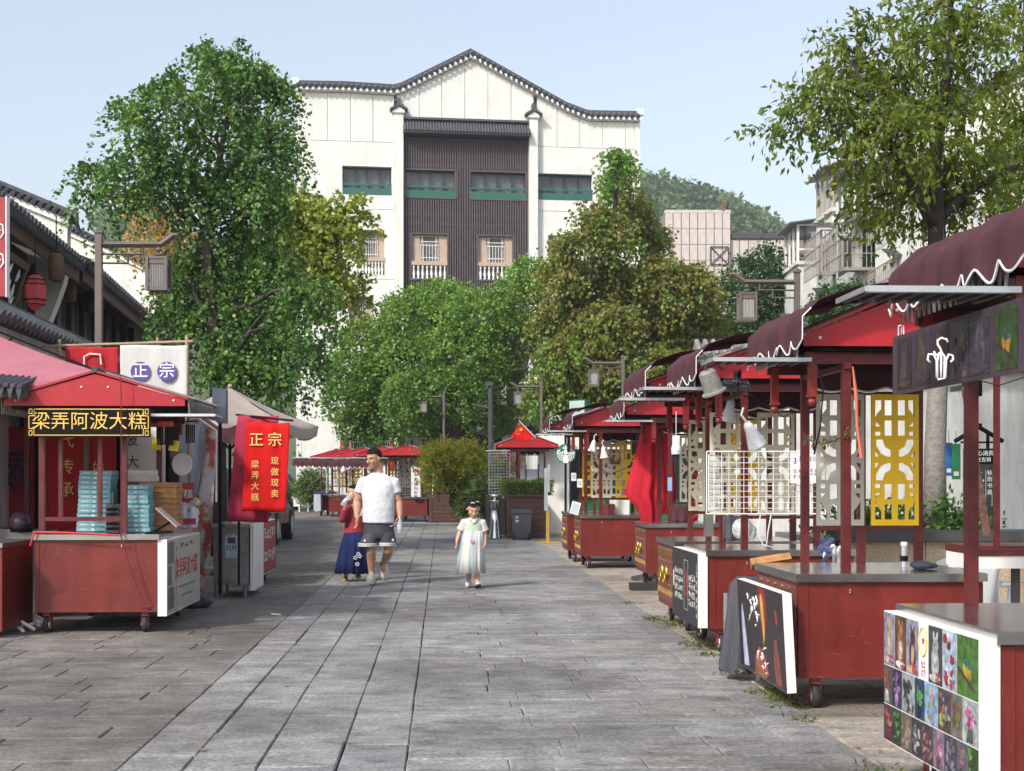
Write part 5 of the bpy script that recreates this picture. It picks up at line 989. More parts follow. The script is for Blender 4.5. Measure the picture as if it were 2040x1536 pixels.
def hand(b, w, d, side, s, grip=.0):
    """palm from wrist w along d, thumb towards `side`; five separate fingers of different length, bent by grip"""
    w = Vector(w); d = Vector(d).normalized(); t = Vector(side); t = (t - d * t.dot(d)).normalized(); nrm = d.cross(t)
    for k in range(4): o_ = t * (.030 - .020 * k) * s; capsule(b, w + o_ * .7, w + d * .085 * s + o_, .017 * s, .014 * s)
    for k, l in enumerate((.072, .08, .074, .058)):
        p = w + d * .085 * s + t * (.031 - .0215 * k) * s; a_ = d; l *= s; g_ = .25 + grip
        for j, fr in enumerate((.45, .32, .26)):
            a_ = (a_ + nrm * g_ * (.35 + .3 * j)).normalized(); q = p + a_ * l * fr; capsule(b, p, q, (.0095 - .001 * j) * s, (.0088 - .001 * j) * s, 8); p = q
    p = w + d * .025 * s + t * .03 * s; q = p + (d * .6 + t * .75 + nrm * .25).normalized() * .045 * s; capsule(b, p, q, .014 * s, .0105 * s); capsule(b, q, q + (d * .9 + t * .15 + nrm * .5).normalized() * .03 * s, .0105 * s, .009 * s)
def headm(b, c, s, yaw, pitch):
    """skull, jaw, nose, ears, lips and brow in the body mesh; face looks along -y before turning"""
    Mx = Matrix.Translation(c) @ Euler((pitch, 0, yaw), 'XYZ').to_matrix().to_4x4() if False else Matrix.Translation(c) @ Matrix.Rotation(yaw, 4, 'Z') @ Matrix.Rotation(pitch, 4, 'X')
    q = MB(); q.ball((0, .012 * s, .035 * s), (.076 * s, .094 * s, .088 * s), 18, 12); q.ball((0, -.02 * s, -.03 * s), (.064 * s, .07 * s, .080 * s), 16, 10); q.ball((0, -.045 * s, -.080 * s), (.042 * s, .042 * s, .034 * s), 12, 8)
    q.tube([(0, -.088 * s, .015 * s), (0, -.098 * s, -.010 * s), (0, -.112 * s, -.028 * s)], [.008 * s, .011 * s, .013 * s], 8); q.ball((0, -.107 * s, -.028 * s), (.020 * s, .013 * s, .011 * s), 8, 6)
    q.ball((0, -.080 * s, .026 * s), (.052 * s, .014 * s, .010 * s), 10, 6); q.ball((.036 * s, -.066 * s, -.025 * s), (.026 * s, .02 * s, .022 * s), 8, 6); q.ball((-.036 * s, -.066 * s, -.025 * s), (.026 * s, .02 * s, .022 * s), 8, 6)
    q.ball((0, -.083 * s, -.058 * s), (.026 * s, .012 * s, .010 * s), 10, 6)
    for e in (-1, 1): q.ball((e * .078 * s, .015 * s, -.002 * s), (.012 * s, .020 * s, .032 * s), 8, 6)
    b.add([Mx @ Vector(v) for v in q.v], q.f); return Mx
def face(root, Mx, s, child=False, down=True):
    def put(fn, nm, m_): q = MB(); fn(q); q.v = [tuple(Mx @ Vector(v)) for v in q.v]; q.build(nm, m_, root, smooth=True)
    for e in (-1, 1):
        if not down: put(lambda q: q.ball((e * .031 * s, -.0795 * s, .004 * s), (.013 * s, .006 * s, .006 * s), 8, 6), 'eye', SCL); put(lambda q: q.ball((e * .031 * s, -.084 * s, .004 * s), (.006 * s, .003 * s, .006 * s), 8, 6), 'iris', EYE)
        else: put(lambda q: q.tube([(e * .016 * s, -.083 * s, .001 * s), (e * .030 * s, -.085 * s, -.0035 * s), (e * .046 * s, -.076 * s, .001 * s)], .0018 * s, 5), 'eyelid', EYE)
        put(lambda q: q.tube([(e * .014 * s, -.091 * s, .026 * s), (e * .032 * s, -.088 * s, .031 * s), (e * .052 * s, -.074 * s, .025 * s)], [.0024 * s, .003 * s, .0012 * s], 5), 'eyebrow', HAIR)
    put(lambda q: q.tube([(-.022 * s, -.087 * s, -.058 * s), (0, -.0945 * s, -.057 * s), (.022 * s, -.087 * s, -.058 * s)], [.002 * s, .0035 * s, .002 * s], 6), 'lips', LIP)
def hair(root, Mx, s, front, low, nm='hair', bun=None, tail=False, th=1.06):
    q = MB(); n, m_ = 40, 18
    def fn(u, v):
        a_ = 2 * math.pi * u; fr = (1 - math.cos(a_ - math.pi / 2 * 0)) * .5      # 0 at +x
        fx_, fy_ = math.cos(a_), math.sin(a_); zlow = front if fy_ < -.35 else (low if fy_ > .1 else front + (low - front) * (fy_ + .35) / .45)
        ph = math.acos(max(-1, min(1, zlow))) * v; r_ = 1 + .02 * math.sin(a_ * 9 + v * 7)
        return (.078 * s * th * math.sin(ph) * fx_ * r_, .012 * s + .096 * s * th * math.sin(ph) * fy_ * r_, .036 * s + .092 * s * th * math.cos(ph) * r_)
    q.grid(fn, n, m_)
    if bun: q.ball((bun[0] * s, bun[1] * s, bun[2] * s), bun[3] * s, 10, 8)
    if tail: q.tube([(.0 * s, .09 * s, .03 * s), (-.05 * s, .14 * s, -.02 * s), (-.09 * s, .13 * s, -.10 * s), (-.12 * s, .11 * s, -.15 * s)], [.03 * s, .04 * s, .03 * s, .008 * s], 8)
    q.v = [tuple(Mx @ Vector(v)) for v in q.v]; o = q.build(nm, HAIR, root, smooth=True); sm = o.modifiers.new('thickness', 'SOLIDIFY'); sm.thickness = .006 * s; sm.offset = .3; dp = o.modifiers.new('tufts', 'DISPLACE'); tx = bpy.data.textures.new('tufts', 'CLOUDS'); tx.noise_scale = .025; dp.texture = tx; dp.strength = .022 * s; return o
def shoe(parent, heel, toe, s, mu, ms, tilt=0, up=True):
    heel, toe = Vector(heel), Vector(toe); d = toe - heel; L_ = d.length; yw = math.atan2(d.y, d.x) - math.pi / 2; pt = math.asin(max(-1, min(1, d.z / L_)))
    w = .050 * s; prof = [(0, .7, .06), (.12, .85, .085), (.35, .82, .075), (.6, 1.0, .055), (.82, .95, .040), (.97, .55, .022)]
    q = MB(); so = MB(); rs_ = []
    for t, ww, hh in prof:
        ring = []
        for j in range(10): a_ = 2 * math.pi * j / 10; ring.append((math.cos(a_) * w * ww, t * L_, .022 * s + max(0, math.sin(a_)) * hh * s + min(0, math.sin(a_)) * .012 * s))
        rs_.append(ring)
    vs = [p for r_ in rs_ for p in r_]; fs = [(i * 10 + j, i * 10 + (j + 1) % 10, (i + 1) * 10 + (j + 1) % 10, (i + 1) * 10 + j) for i in range(5) for j in range(10)] + [tuple(range(10))[::-1], tuple(range(50, 60))]
    q.add(vs, fs)
    out = [(math.cos(2 * math.pi * j / 16) * w * 1.08, L_ * .49 + math.sin(2 * math.pi * j / 16) * L_ * .53) for j in range(16)]; so.prism(out, .0, .026 * s, 'z')
    Mx = Matrix.Translation(heel) @ Matrix.Rotation(yw, 4, 'Z') @ Matrix.Rotation(pt, 4, 'X')
    for bb, nm, m_ in ((q, 'shoe', mu), (so, 'sole', ms)):
        bb.v = [tuple(Mx @ Vector(v)) for v in bb.v]
    o = q.build('shoe', mu, parent, smooth=True); so.build('sole', ms, o)
    la = MB()
    for k in range(4): la.v += []; y = L_ * (.42 + .09 * k); la.tube([Mx @ Vector((-w * .55, y, (.082 - .011 * k) * s)), Mx @ Vector((w * .55, y + .012, (.085 - .011 * k) * s))], .0035 * s, 4)
    la.build('laces', M('lace_cream', (.7, .5, .3), .8) if 'lace_cream' not in bpy.data.materials else bpy.data.materials['lace_cream'], o)
def fold_rings(b, rs, n, amp, k, ph=0, caps=False):
    """loft with vertical folds growing down the cloth: ring = (centre, rx, ry, fold 0..1)"""
    vs = []
    for c, rx, ry, f_ in rs:
        for j in range(n):
            t = 2 * math.pi * j / n; w = 1 + amp * f_ * (math.sin(k * t + ph) + .5 * math.sin(k * 1.7 * t + 2 + ph)); vs.append((c[0] + rx * w * math.cos(t), c[1] + ry * w * math.sin(t), c[2] + .02 * f_ * math.sin(k * t + ph) * amp * 6))
    m_ = len(rs); b.add(vs, [(i * n + j, i * n + (j + 1) % n, (i + 1) * n + (j + 1) % n, (i + 1) * n + j) for i in range(m_ - 1) for j in range(n)])
def bottle(nm, label, loc, d, cat='bottle', group=None):
    r = T(nm, label, cat, loc); d = Vector(d).normalized(); r.rotation_euler = d.to_track_quat('Z', 'Y').to_euler()
    MB().lathe([(.028, 0), (.032, .01), (.032, .06), (.029, .075), (.032, .09), (.032, .14), (.012, .185), (.012, .2)], n=12).build('bottle', clearmat('clear_plastic') if 'clear_plastic' not in bpy.data.materials else bpy.data.materials['clear_plastic'], r, smooth=True)
    MB().lathe([(.0325, .05), (.0325, .11)], n=12).build('label_band', M('bottle_label', (.5, .55, .65), .5, var=.4, scale=40) if 'bottle_label' not in bpy.data.materials else bpy.data.materials['bottle_label'], r); MB().lathe([(.014, .2), (.014, .218)], n=10).build('cap', INKW, r); return r
# ---- the man
YM = 18.6; b0 = Vector((gx(749, YM), YM, 0)); man = T('person', 'man in white t-shirt and dark grey shorts walking and looking aside', 'person', b0)
def J(px, py, dy=0): return W(px, py, YM + dy) - b0
b = MB(); hc_ = J(744.5, 914, -.02)
Mh = headm(b, hc_, 1.10, rad(-38), rad(10))
chain(b, [(J(752, 928, .04), .066), (J(754, 944, .04), .068), (J(754, 955, .03), .09)])
b.rings([(J(754, 960, .03), .15, .09), (J(754, 975, .03), .19, .115), (J(754, 1010, .02), .19, .13), (J(754, 1045, .02), .185, .13), (J(754, 1060, .02), .17, .12)], 18)
ls, rs2 = J(724, 960, .02), J(784, 960, .04)
el, er = J(711, 999, .05), J(794, 1000, .06); wl, wr = J(711, 1030, -.03), J(797, 1026, .0)
chain(b, [(ls + Vector((.01, 0, -.02)), .058), (el, .052), (el.lerp(wl, .3), .054), (wl, .033)]); chain(b, [(rs2 + Vector((-.01, 0, -.02)), .058), (er, .052), (er.lerp(wr, .3), .054), (wr, .033)])
hand(b, wl, (.0, -.12, -1), (.35, -1, 0), 1.02, .35); hand(b, wr, (.06, -.1, -1), (-.5, -1, 0), 1.02, .8)
kl, al = J(739, 1098, -.05), J(739.5, 1141, .06); kr, ar = J(775, 1096, .0), J(764, 1122, .36)
hl, hr = J(741, 1062, .02), J(769, 1062, .02)
chain(b, [(hl, .095), (kl, .060), (kl.lerp(al, .3) + Vector((0, .025, 0)), .062), (al, .037)]); chain(b, [(hr, .095), (kr, .060), (kr.lerp(ar, .3) + Vector((0, .02, 0)), .060), (ar, .037)])
chain(b, [(al, .037), (al + Vector((0, -.08, -.06)), .035)]); chain(b, [(ar, .037), (ar + Vector((.0, -.05, -.08)), .035)])
remesh(b, .007, 'body', SKIN, man); face(man, Mh, 1.10)
hair(man, Mh, 1.10, .36, -.30, th=1.06)
SHIRT = M('white_tshirt', (.62, .62, .645), .85, var=.08, scale=10, bump=.25, bscale=9, stretch=(1, 1, .5)); SHORT = M('dark_shorts', (.050, .044, .060), .7, var=.2, scale=8, bump=.3, bscale=10, stretch=(1, 1, .4))
b = MB()
b.rings([(J(753, 942, .03), .075, .078), (J(753, 946, .03), .125, .095), (J(754, 952, .03), .18, .11), (J(754, 957, .03), .208, .125), (J(754, 966, .03), .228, .142), (J(754, 985, .02), .222, .155), (J(754, 1010, .01), .212, .160), (J(754, 1035, .01), .212, .162), (J(754, 1042, .01), .216, .166)], 24, caps=True)
for s_, e_, k_ in ((ls, el, -1), (rs2, er, 1)): d = (e_ - s_); b.tube([s_ + Vector((-k_ * .06, 0, .02)), s_ + Vector((k_ * .012, 0, .0)), s_.lerp(e_, .3), s_.lerp(e_, .56)], [.062, .072, .078, .084], 14)
o = remesh(b, .011, 'tshirt', SHIRT, man, 5); dp = o.modifiers.new('folds', 'DISPLACE'); tx = bpy.data.textures.new('cloth_folds', 'CLOUDS'); tx.noise_scale = .13; dp.texture = tx; dp.strength = .022; dp.mid_level = .5
b = MB(); b.rings([(J(754, 1030, .015), .19, .145), (J(754, 1045, .02), .20, .15), (J(754, 1062, .02), .212, .155), (J(754, 1072, .02), .19, .14)], 22)
hemL, hemR = J(733, 1086, -.02), J(772, 1085, .02)
b.rings([(hl, .115, .135), (hl.lerp(hemL, .5), .122, .145), (hemL, .130, .15)], 20); b.rings([(hr, .115, .135), (hr.lerp(hemR, .5), .120, .145), (hemR, .122, .145)], 20)
remesh(b, .010, 'shorts', SHORT, man, 3)
for c_, rx, ry in ((hemL, .133, .154), (hemR, .125, .149)):
    q = MB(); q.rings([(c_ + Vector((0, 0, -.012)), rx + .002, ry + .002), (c_ + Vector((0, 0, .03)), rx, ry)], 28, caps=False); hb = q.build('hem_band', INKW, man)
    q = MB()
    for i in range(22):
        t = -math.pi + math.pi * i / 21; x, y = c_.x + (rx + .003) * math.cos(t), c_.y + (ry + .003) * math.sin(t); z = c_.z + .009
        q.obox((x, y, z + .010 * (1 if i % 2 else -1)), (.016, .003, .004), (0, 0, t + math.pi / 2)); q.obox((x, y, z), (.004, .003, .022), (0, 0, t + math.pi / 2))
    q.build('key_pattern', INK, hb)
q = MB(); p = J(780, 1047, -.0); q.tube([p + Vector((-.015, -.125, .004)), p + Vector((0, -.125, -.008)), p + Vector((.035, -.112, .012))], [.002, .005, .001], 5); q.build('check_mark', INKW, man)
for p in (J(727, 1076, -.155), J(783, 1075, -.13)):
    q = MB(); q.prism([(p.x - .02, p.z - .018), (p.x + .02, p.z - .018), (p.x, p.z + .022)], p.y - .02, p.y - .014); q.build('shorts_badge', CARD, man)
SHO = M('beige_trainer', (.60, .53, .44), .7, var=.12, scale=14, bump=.2); SOLE = M('white_sole', (.62, .60, .56), .6)
shoe(man, J(741, 1154, .06) * 1, J(737, 1160, -.20), 1.08, SHO, SOLE); shoe(man, ar + Vector((.0, .07, -.03)), ar + Vector((.03, -.05, -.235)), 1.05, SHO, SOLE)
for p in (al, ar): MB().rings([(p + Vector((0, -.005, -.045)), .046, .05), (p + Vector((0, 0, .015)), .042, .044)], 14).build('sock', CHAR, man, smooth=True)
bottle('water_bottle', 'clear water bottle hanging in the hand of the walking man', b0 + wr + Vector((.0, -.075, -.235)), (.02, .0, 1))
# ---- girl in the pale dress
YG = 18.0; g0 = Vector((gx(943, YG), YG, 0)); girl = T('person', 'small girl in a pale green and white long dress looking down as she walks', 'person', g0)
def JG(px, py, dy=0): return W(px, py, YG + dy) - g0
b = MB(); hc_ = JG(943, 1014, -.02); Mh = headm(b, hc_, .98, rad(8), rad(24))
chain(b, [(JG(943, 1026, .02), .038), (JG(943, 1038, .02), .040)])
b.rings([(JG(943, 1037, .02), .10, .06), (JG(943, 1050, .02), .11, .08), (JG(943, 1075, .02), .10, .08), (JG(943, 1100, .02), .11, .09)], 14)
s1, s2 = JG(926, 1041, .02), JG(960, 1041, .02); e1, e2 = JG(916, 1060, .04), JG(966, 1062, .04); w1_, w2_ = JG(910, 1077, -.02), JG(966, 1085, .0)
chain(b, [(s1, .040), (e1, .030), (w1_, .020)]); chain(b, [(s2, .040), (e2, .030), (w2_, .020)]); hand(b, w1_, (-.05, -.1, -1), (.3, -1, 0), .66, .3); hand(b, w2_, (0, -.1, -1), (-.3, -1, 0), .66, .3)
k1, a1 = JG(934, 1125, .03), JG(934, 1156, .16); k2, a2 = JG(950, 1125, -.04), JG(951, 1157, -.03)
chain(b, [(JG(937, 1098, .02), .07), (k1, .044), (k1.lerp(a1, .4), .041), (a1, .026)]); chain(b, [(JG(949, 1098, .02), .07), (k2, .044), (k2.lerp(a2, .4), .041), (a2, .026)]); chain(b, [(a1, .026), (a1 + Vector((0, -.05, -.045)), .025)]); chain(b, [(a2, .026), (a2 + Vector((0, -.05, -.035)), .025)])
remesh(b, .006, 'body', SKIN2, girl); face(girl, Mh, .98, True); hair(girl, Mh, .98, .36, -.5, tail=True, th=1.1)
q = MB(); q.obox((-.02, -.062, .115), (.05, .008, .014), (.5, .1, .1)); q.obox((.05, -.03, .115), (.045, .008, .014), (.5, .5, .7)); q.v = [tuple(Mh @ Vector(v)) for v in q.v]; q.build('hair_clips', INKW, girl)
CHIF = clothmat('white_chiffon', (.74, .73, .69), .05, .3, 30, (1, 1, .1)); CHIFB = clothmat('pale_blue_chiffon', (.46, .55, .61), .08, .3, 30, (1, 1, .1)); SAGE = M('sage_bodice', (.42, .53, .40), .8, var=.12, scale=30); TOPW = clothmat('cream_top', (.70, .67, .60), .05, .2)
b = MB(); b.rings([(JG(943, 1031, .015), .052, .050), (JG(943, 1035, .02), .095, .066), (JG(943, 1041, .02), .125, .080), (JG(943, 1050, .02), .118, .092), (JG(943, 1056, .02), .118, .095)], 20)
for s_, e_, k_ in ((s1, e1, -1), (s2, e2, 1)): b.tube([s_ + Vector((-k_ * .04, 0, .01)), s_ + Vector((k_ * .005, 0, .0)), s_.lerp(e_, .45), s_.lerp(e_, .8)], [.048, .055, .058, .064], 12)
remesh(b, .008, 'blouse', TOPW, girl, 3)
q = MB(); q.rings([(JG(943, 1061, .02), .127, .103), (JG(943, 1053, .02), .126, .102), (JG(943, 1044, .02), .122, .094)], 24, caps=False); q.build('bodice', SAGE, girl, smooth=True)
q = MB()
for k_ in (-1, 1): q.tube([JG(943 + k_ * 9, 1032, -.03), JG(943 + k_ * 5, 1037, -.068), JG(943, 1043, -.078)], [.013, .013, .013], 6)
q.build('collar', SAGE, girl)
q = MB(); fold_rings(q, [(JG(943, 1057, .02), .128, .104, 0), (JG(941, 1080, .02), .147, .122, .5), (JG(939, 1110, .03), .168, .145, .9), (JG(938, 1141, .04), .182, .165, 1.1)], 96, .055, 13)
me_ = q.mesh('skirt', [CHIF, CHIFB], True); ms_ = []
for p in me_.polygons:
    t = math.atan2(p.center.y - .03, p.center.x - me_.vertices[0].co.x + .128); t = math.degrees(t); ms_.append(1 if (-100 < t < -82 or t < -150 or t > 150 or -32 < t < 20) else 0)
me_.polygons.foreach_set('material_index', ms_); o = ob('skirt', me_, girl); sm_ = o.modifiers.new('thickness', 'SOLIDIFY'); sm_.thickness = .003
q = MB(); p = JG(940.5, 1078, -.125)
for k_ in range(6): a_ = k_ * 1.047; q.ball((p.x + .018 * math.cos(a_), p.y, p.z + .018 * math.sin(a_)), (.011, .006, .009), 6, 4)
q.build('pink_flower', M('pink_thread', (.6, .3, .3), .8), girl)
PSHO = M('pale_pink_shoe', (.62, .50, .49), .6, var=.1); PSOL = M('plum_sole', (.09, .05, .06), .8)
shoe(girl, JG(935, 1160, .19), JG(931, 1169, .02), .74, PSHO, SOLE); h_ = JG(950, 1169, -.04); h_.z = .005; shoe(girl, h_, h_ + Vector((.03, -.16, .05)), .74, PSHO, PSOL)
# ---- girl in the red jacket
YR = 19.25; r0 = Vector((gx(700, YR), YR, 0)); gr = T('person', 'girl in crimson jacket and navy long skirt drinking from a bottle beside the man', 'person', r0)
def JR(px, py, dy=0): return W(px, py, YR + dy) - r0
b = MB(); hc_ = JR(705, 984, .0); Mh = headm(b, hc_, .98, rad(-74), rad(-6))
chain(b, [(JR(709, 996, .02), .042), (JR(709, 1006, .02), .045)]); b.rings([(JR(709, 1006, .02), .11, .07), (JR(708, 1025, .02), .12, .09), (JR(708, 1060, .02), .11, .09)], 14)
sA, eA, wA = JR(694, 1012, -.02), JR(682, 1034, -.12), JR(688, 1010, -.16); sB, eB, wB = JR(725, 1012, .05), JR(730, 1035, .06), JR(728, 1056, .0)
chain(b, [(sA, .042), (eA, .033), (wA, .022)]); chain(b, [(sB, .042), (eB, .033), (wB, .022)]); hand(b, wA, (-.1, -.1, 1), (.3, -1, 0), .7, .9); hand(b, wB, (0, 0, -1), (-.3, -1, 0), .7, .3)
aA, aB = JR(689, 1146, .02), JR(714, 1143, .1); kA, kB = JR(692, 1115, .02), JR(713, 1115, .06)
chain(b, [(JR(702, 1070, .02), .08), (kA, .046), (aA, .028)]); chain(b, [(JR(714, 1070, .02), .08), (kB, .046), (aB, .028)])
remesh(b, .006, 'body', SKIN2, gr); face(gr, Mh, .98, True, False); hair(gr, Mh, .98, .42, -.5, bun=(0, .085, .06, .045), th=1.08)
JACK = M('crimson_jacket', (.30, .022, .04), .75, var=.15, scale=9, bump=.3, bscale=10); NAVY = clothmat('navy_skirt', (.012, .022, .085), .2, .05, 24, (1, 1, .15))
b = MB(); b.rings([(JR(709, 1003, .02), .06, .06), (JR(709, 1007, .02), .105, .075), (JR(709, 1014, .02), .135, .095), (JR(707, 1035, .02), .135, .11), (JR(706, 1059, .02), .145, .12), (JR(706, 1063, .02), .146, .12)], 20)
for s_, e_, w_, k_ in ((sA, eA, wA, -1), (sB, eB, wB, 1)): b.tube([s_ + Vector((-k_ * .04, 0, 0)), s_ + Vector((k_ * .004, 0, 0)), s_.lerp(e_, .5), e_], [.05, .058, .056, .055], 12); b.ball(e_, .055, 10, 8); b.tube([e_, e_.lerp(w_, .5), e_.lerp(w_, .85)], [.055, .052, .046], 12)
remesh(b, .008, 'jacket', JACK, gr, 3)
q = MB(); p = JR(705, 1008, -.085); q.prism([(p.x - .035, p.z + .02), (p.x + .0, p.z - .055), (p.x + .02, p.z - .02), (p.x + .01, p.z + .04)], p.y - .012, p.y - .006); p = JR(720, 1022, -.095); q.prism([(p.x - .03, p.z - .05), (p.x + .015, p.z - .03), (p.x + .03, p.z + .05), (p.x + .005, p.z + .06)], p.y - .012, p.y - .006); q.build('pale_collar', M('pink_collar', (.62, .45, .48), .8), gr)
q = MB(); fold_rings(q, [(JR(707, 1060, .02), .14, .115, 0), (JR(705, 1085, .02), .175, .15, .5), (JR(703, 1115, .02), .205, .18, .9), (JR(701, 1142, .02), .222, .2, 1.1)], 96, .06, 12, 1); o = q.build('skirt', NAVY, gr, smooth=True); sm_ = o.modifiers.new('thickness', 'SOLIDIFY'); sm_.thickness = .004
q = MB()
for cx_, cz_ in ((708, 1111), (714, 1104), (712, 1124), (717, 1108)):
    p = JR(cx_, cz_, -.185)
    for k_ in range(5): a_ = k_ * 1.257; q.ball((p.x + .02 * math.cos(a_), p.y - .004, p.z + .02 * math.sin(a_)), (.013, .006, .011), 6, 4)
q.build('skirt_flowers', M('thread_grey', (.45, .46, .5), .8), gr)
YSH = M('mustard_shoe', (.36, .25, .03), .6); shoe(gr, aA + Vector((0, .06, -.075)), aA + Vector((-.012, -.12, -.082)), .72, YSH, YSH); shoe(gr, aB + Vector((0, .06, -.05)), aB + Vector((.01, -.11, -.058)), .72, YSH, YSH)
bottle('water_bottle', 'clear bottle lifted to the mouth of the girl in the crimson jacket', r0 + wA + Vector((-.045, -.03, .02)), (.45, .1, .55))
# ------------------------------------------------ goods on the front left stall
NTH = ['topmost', 'second from the top', 'third from the top', 'fourth from the top', 'fifth from the top', 'sixth from the top', 'seventh from the top', 'eighth from the top', 'ninth from the top', 'tenth from the top', 'eleventh from the top', 'twelfth from the top', 'thirteenth from the top']
def boxstack(px, py_bot, Y, n, w, d, hgt, m, lab, grp, lean=0, seed=1, band=True):
    q = random.Random(seed); base = W(px, py_bot, Y); base.z = .905
    me = MB().box(-w / 2, w / 2, 0, d, .002, hgt - .002).mesh('carton', m); lb = MB(); lb.box(-.012, .016, -.0015, -.0003, .01, hgt - .01); lb.box(-w / 2 + .03, -.05, -.0012, -.0003, hgt * .45, hgt * .6); lb.box(.04, w / 2 - .04, -.0012, -.0003, hgt * .45, hgt * .6); lm = lb.mesh('print', CARD); ld = MB().box(-w / 2 - .002, w / 2 + .002, -.002, d + .002, hgt * .62, hgt - .0015).mesh('lid', m)
    for i in range(n):
        k = n - 1 - i; t = T('cake_box', lab % (NTH[k]), 'box', base + Vector((lean * i + q.uniform(-.006, .006), q.uniform(-.01, .01), hgt * i)), q.uniform(-.03, .03) + YAW, grp); ob('carton', me, t); ob('lid', ld, t); ob('print', lm, t)
boxstack(185, 1066, 13.35, 13, .30, .28, .0445, TEAL, 'teal cake box, %s of the taller stack behind the bars', 'teal cake boxes', .002, 1)
boxstack(271, 1064, 13.2, 10, .24, .24, .0445, TEAL, 'teal cake box, %s of the shorter stack beside the bamboo trays', 'teal cake boxes', -.001, 2)
def maroon(i, n):
    t = T('cake_box', 'maroon cake box, %s of the pile behind the shorter teal stack' % NTH[n - 1 - i], 'box', W(278, 1064, 13.7) * 1, YAW + R.uniform(-.03, .03), 'maroon cake boxes'); t.location.z = 1.16 + .055 * i; return t
for i in range(6):
    t = maroon(i, 6); MB().box(-.16, .13, 0, .26, .002, .053).build('carton', MAROON if i < 4 else CARD, t); MB().box(.0, .025, -.0015, -.0003, .012, .04).build('print', CARD, t)
    if i >= 4: t['label'] = 'grey cake box, %s of the pile behind the shorter teal stack' % NTH[5 - i]
t = T('wooden_crate', 'plain support crate under the maroon cake boxes on the left stall', 'crate', W(278, 1064, 13.7), YAW); t.location.z = .905; MB().box(-.16, .13, 0, .26, 0, .25).build('crate', TRAYW, t)
for i in range(9):
    t = T('bamboo_tray', 'wooden steamer tray, %s of the stack on the left stall' % NTH[8 - i], 'tray', W(315, 1064, 13.5), YAW + R.uniform(-.03, .03), 'wooden steamer trays'); t.location.z = .905 + .052 * i
    q = MB(); q.box(-.18, .17, 0, .02, .003, .050); q.box(-.18, .17, .32, .34, .003, .050); q.box(-.18, -.16, .021, .319, .003, .050); q.box(.15, .17, .021, .319, .003, .050); q.build('rim', TRAYW, t); MB().box(-.159, .149, .021, .319, .006, .018).build('base', TRAYW, t)
t = T('tablet_stand', 'tilted tablet on a black folding stand on the left stall counter', 'tablet', W(325, 1068, 12.95), YAW); t.location.z = .902
q = MB(); q.box(-.16, .06, -.04, .14, 0, .015); q.bar((-.1, .05, .015), (.06, .05, .11), .02); q.build('stand', BLACK, t); q = MB(); q.obox((.04, .04, .15), (.012, .22, .26), (0, rad(-48), 0)); q.build('screen', M('tablet_edge', (.35, .3, .3), .3, var=.2), t)
t = T('black_case', 'black padded case standing on the left stall beside the teal boxes', 'bag', W(224, 1066, 13.0), YAW); t.location.z = .903
q = MB(); q.box(-.06, .06, 0, .1, .0, .27); q.box(-.015, .0, .03, .06, .27, .38); q.build('case', CHAR, t); q = MB(); [q.box(-.055, .055, -.006, -.001, .03 + .045 * i, .055 + .045 * i) for i in range(5)]; q.build('ribs', BLACK, t)
t = T('plastic_bottles', 'shrink-wrapped pack of bottles with red labels at the street corner of the left stall', 'bottle pack', W(366, 1056, 14.2), YAW); t.location.z = .905
for i in range(3):
    for j in range(2): MB().lathe([(.038, 0), (.04, .02), (.04, .15), (.016, .2), (.016, .22)], (-.085 + .085 * i, j * .085, .002), 12).build('bottle', clearmat('bottle_wrap', (.7, .72, .8), .6) if 'bottle_wrap' not in bpy.data.materials else bpy.data.materials['bottle_wrap'], t, smooth=True)
q = MB(); q.box(-.13, .13, -.043, -.041, .04, .10); q.build('label_strip', M('label_red', (.4, .03, .05), .5, var=.6, scale=30), t)
t = T('garlic_bag', 'net bags of pale garlic and greens at the end of the left stall', 'bag', W(378, 1050, 14.45), YAW); t.location.z = .905; q = MB(); [q.ball((R.uniform(-.09, .09), R.uniform(-.05, .05), R.uniform(.05, .27)), R.uniform(.035, .06), 8, 6) for _ in range(22)]; q.build('bulbs', M('garlic', (.55, .52, .40), .8, var=.35, scale=25, bump=.4, bscale=60), t, smooth=True)
t = T('red_paper_bag', 'red gift bag with white characters behind the wooden trays', 'gift bag', W(361, 1010, 14.4), YAW + .2); t.location.z = .905; q = MB(); q.box(-.17, .0, 0, .12, .2, .44); q.box(.004, .13, .02, .13, .2, .46); q.build('bag', RED if False else M('gift_red', (.33, .02, .03), .55), t); text('糕', .1, INKW, t, (.07, .018, .34), depth=.001); MB().box(-.17, .13, 0, .13, 0, .199).build('shelf_box', CHAR, t)
hg = T('hanging_charms', 'row of black and red tassels and packets hanging under the left stall eave', 'hanging goods', W(330, 850, 13.0), YAW)
q = MB(); q2 = MB()
for i in range(7): x = -.07 + i * .022; q.box(x - .008, x + .008, -.01, .01, -.17, -.0); q2.box(x - .009, x + .009, -.012, .012, .0, .05)
for i in range(5): x = .19 + i * .018; q.box(x - .006, x + .006, -.01, .01, -.15, .02)
q.build('tassels', BLACK, hg); q2.build('red_tops', M('charm_red', (.55, .03, .02), .5), hg); q = MB(); q.tube([(-.1, 0, .05), (.3, 0, .05)], .006, 4); q.build('string', BLACK, hg)
for lab, px, py in (('yellow cloth tag hanging left of the tassels', 312, 885), ('yellow cloth tag hanging right of the tassels', 347, 888)): t = T('yellow_tag', lab, 'tag', W(px, py, 13.05), YAW); q = MB(); q.obox((0, 0, 0), (.09, .006, .10), (0, .15, 0)); q.build('cloth', M('tag_yellow', (.42, .34, .01), .7), t); MB().tube([(0, 0, .05), (0, 0, .2)], .003, 4).build('string', BLACK, t)
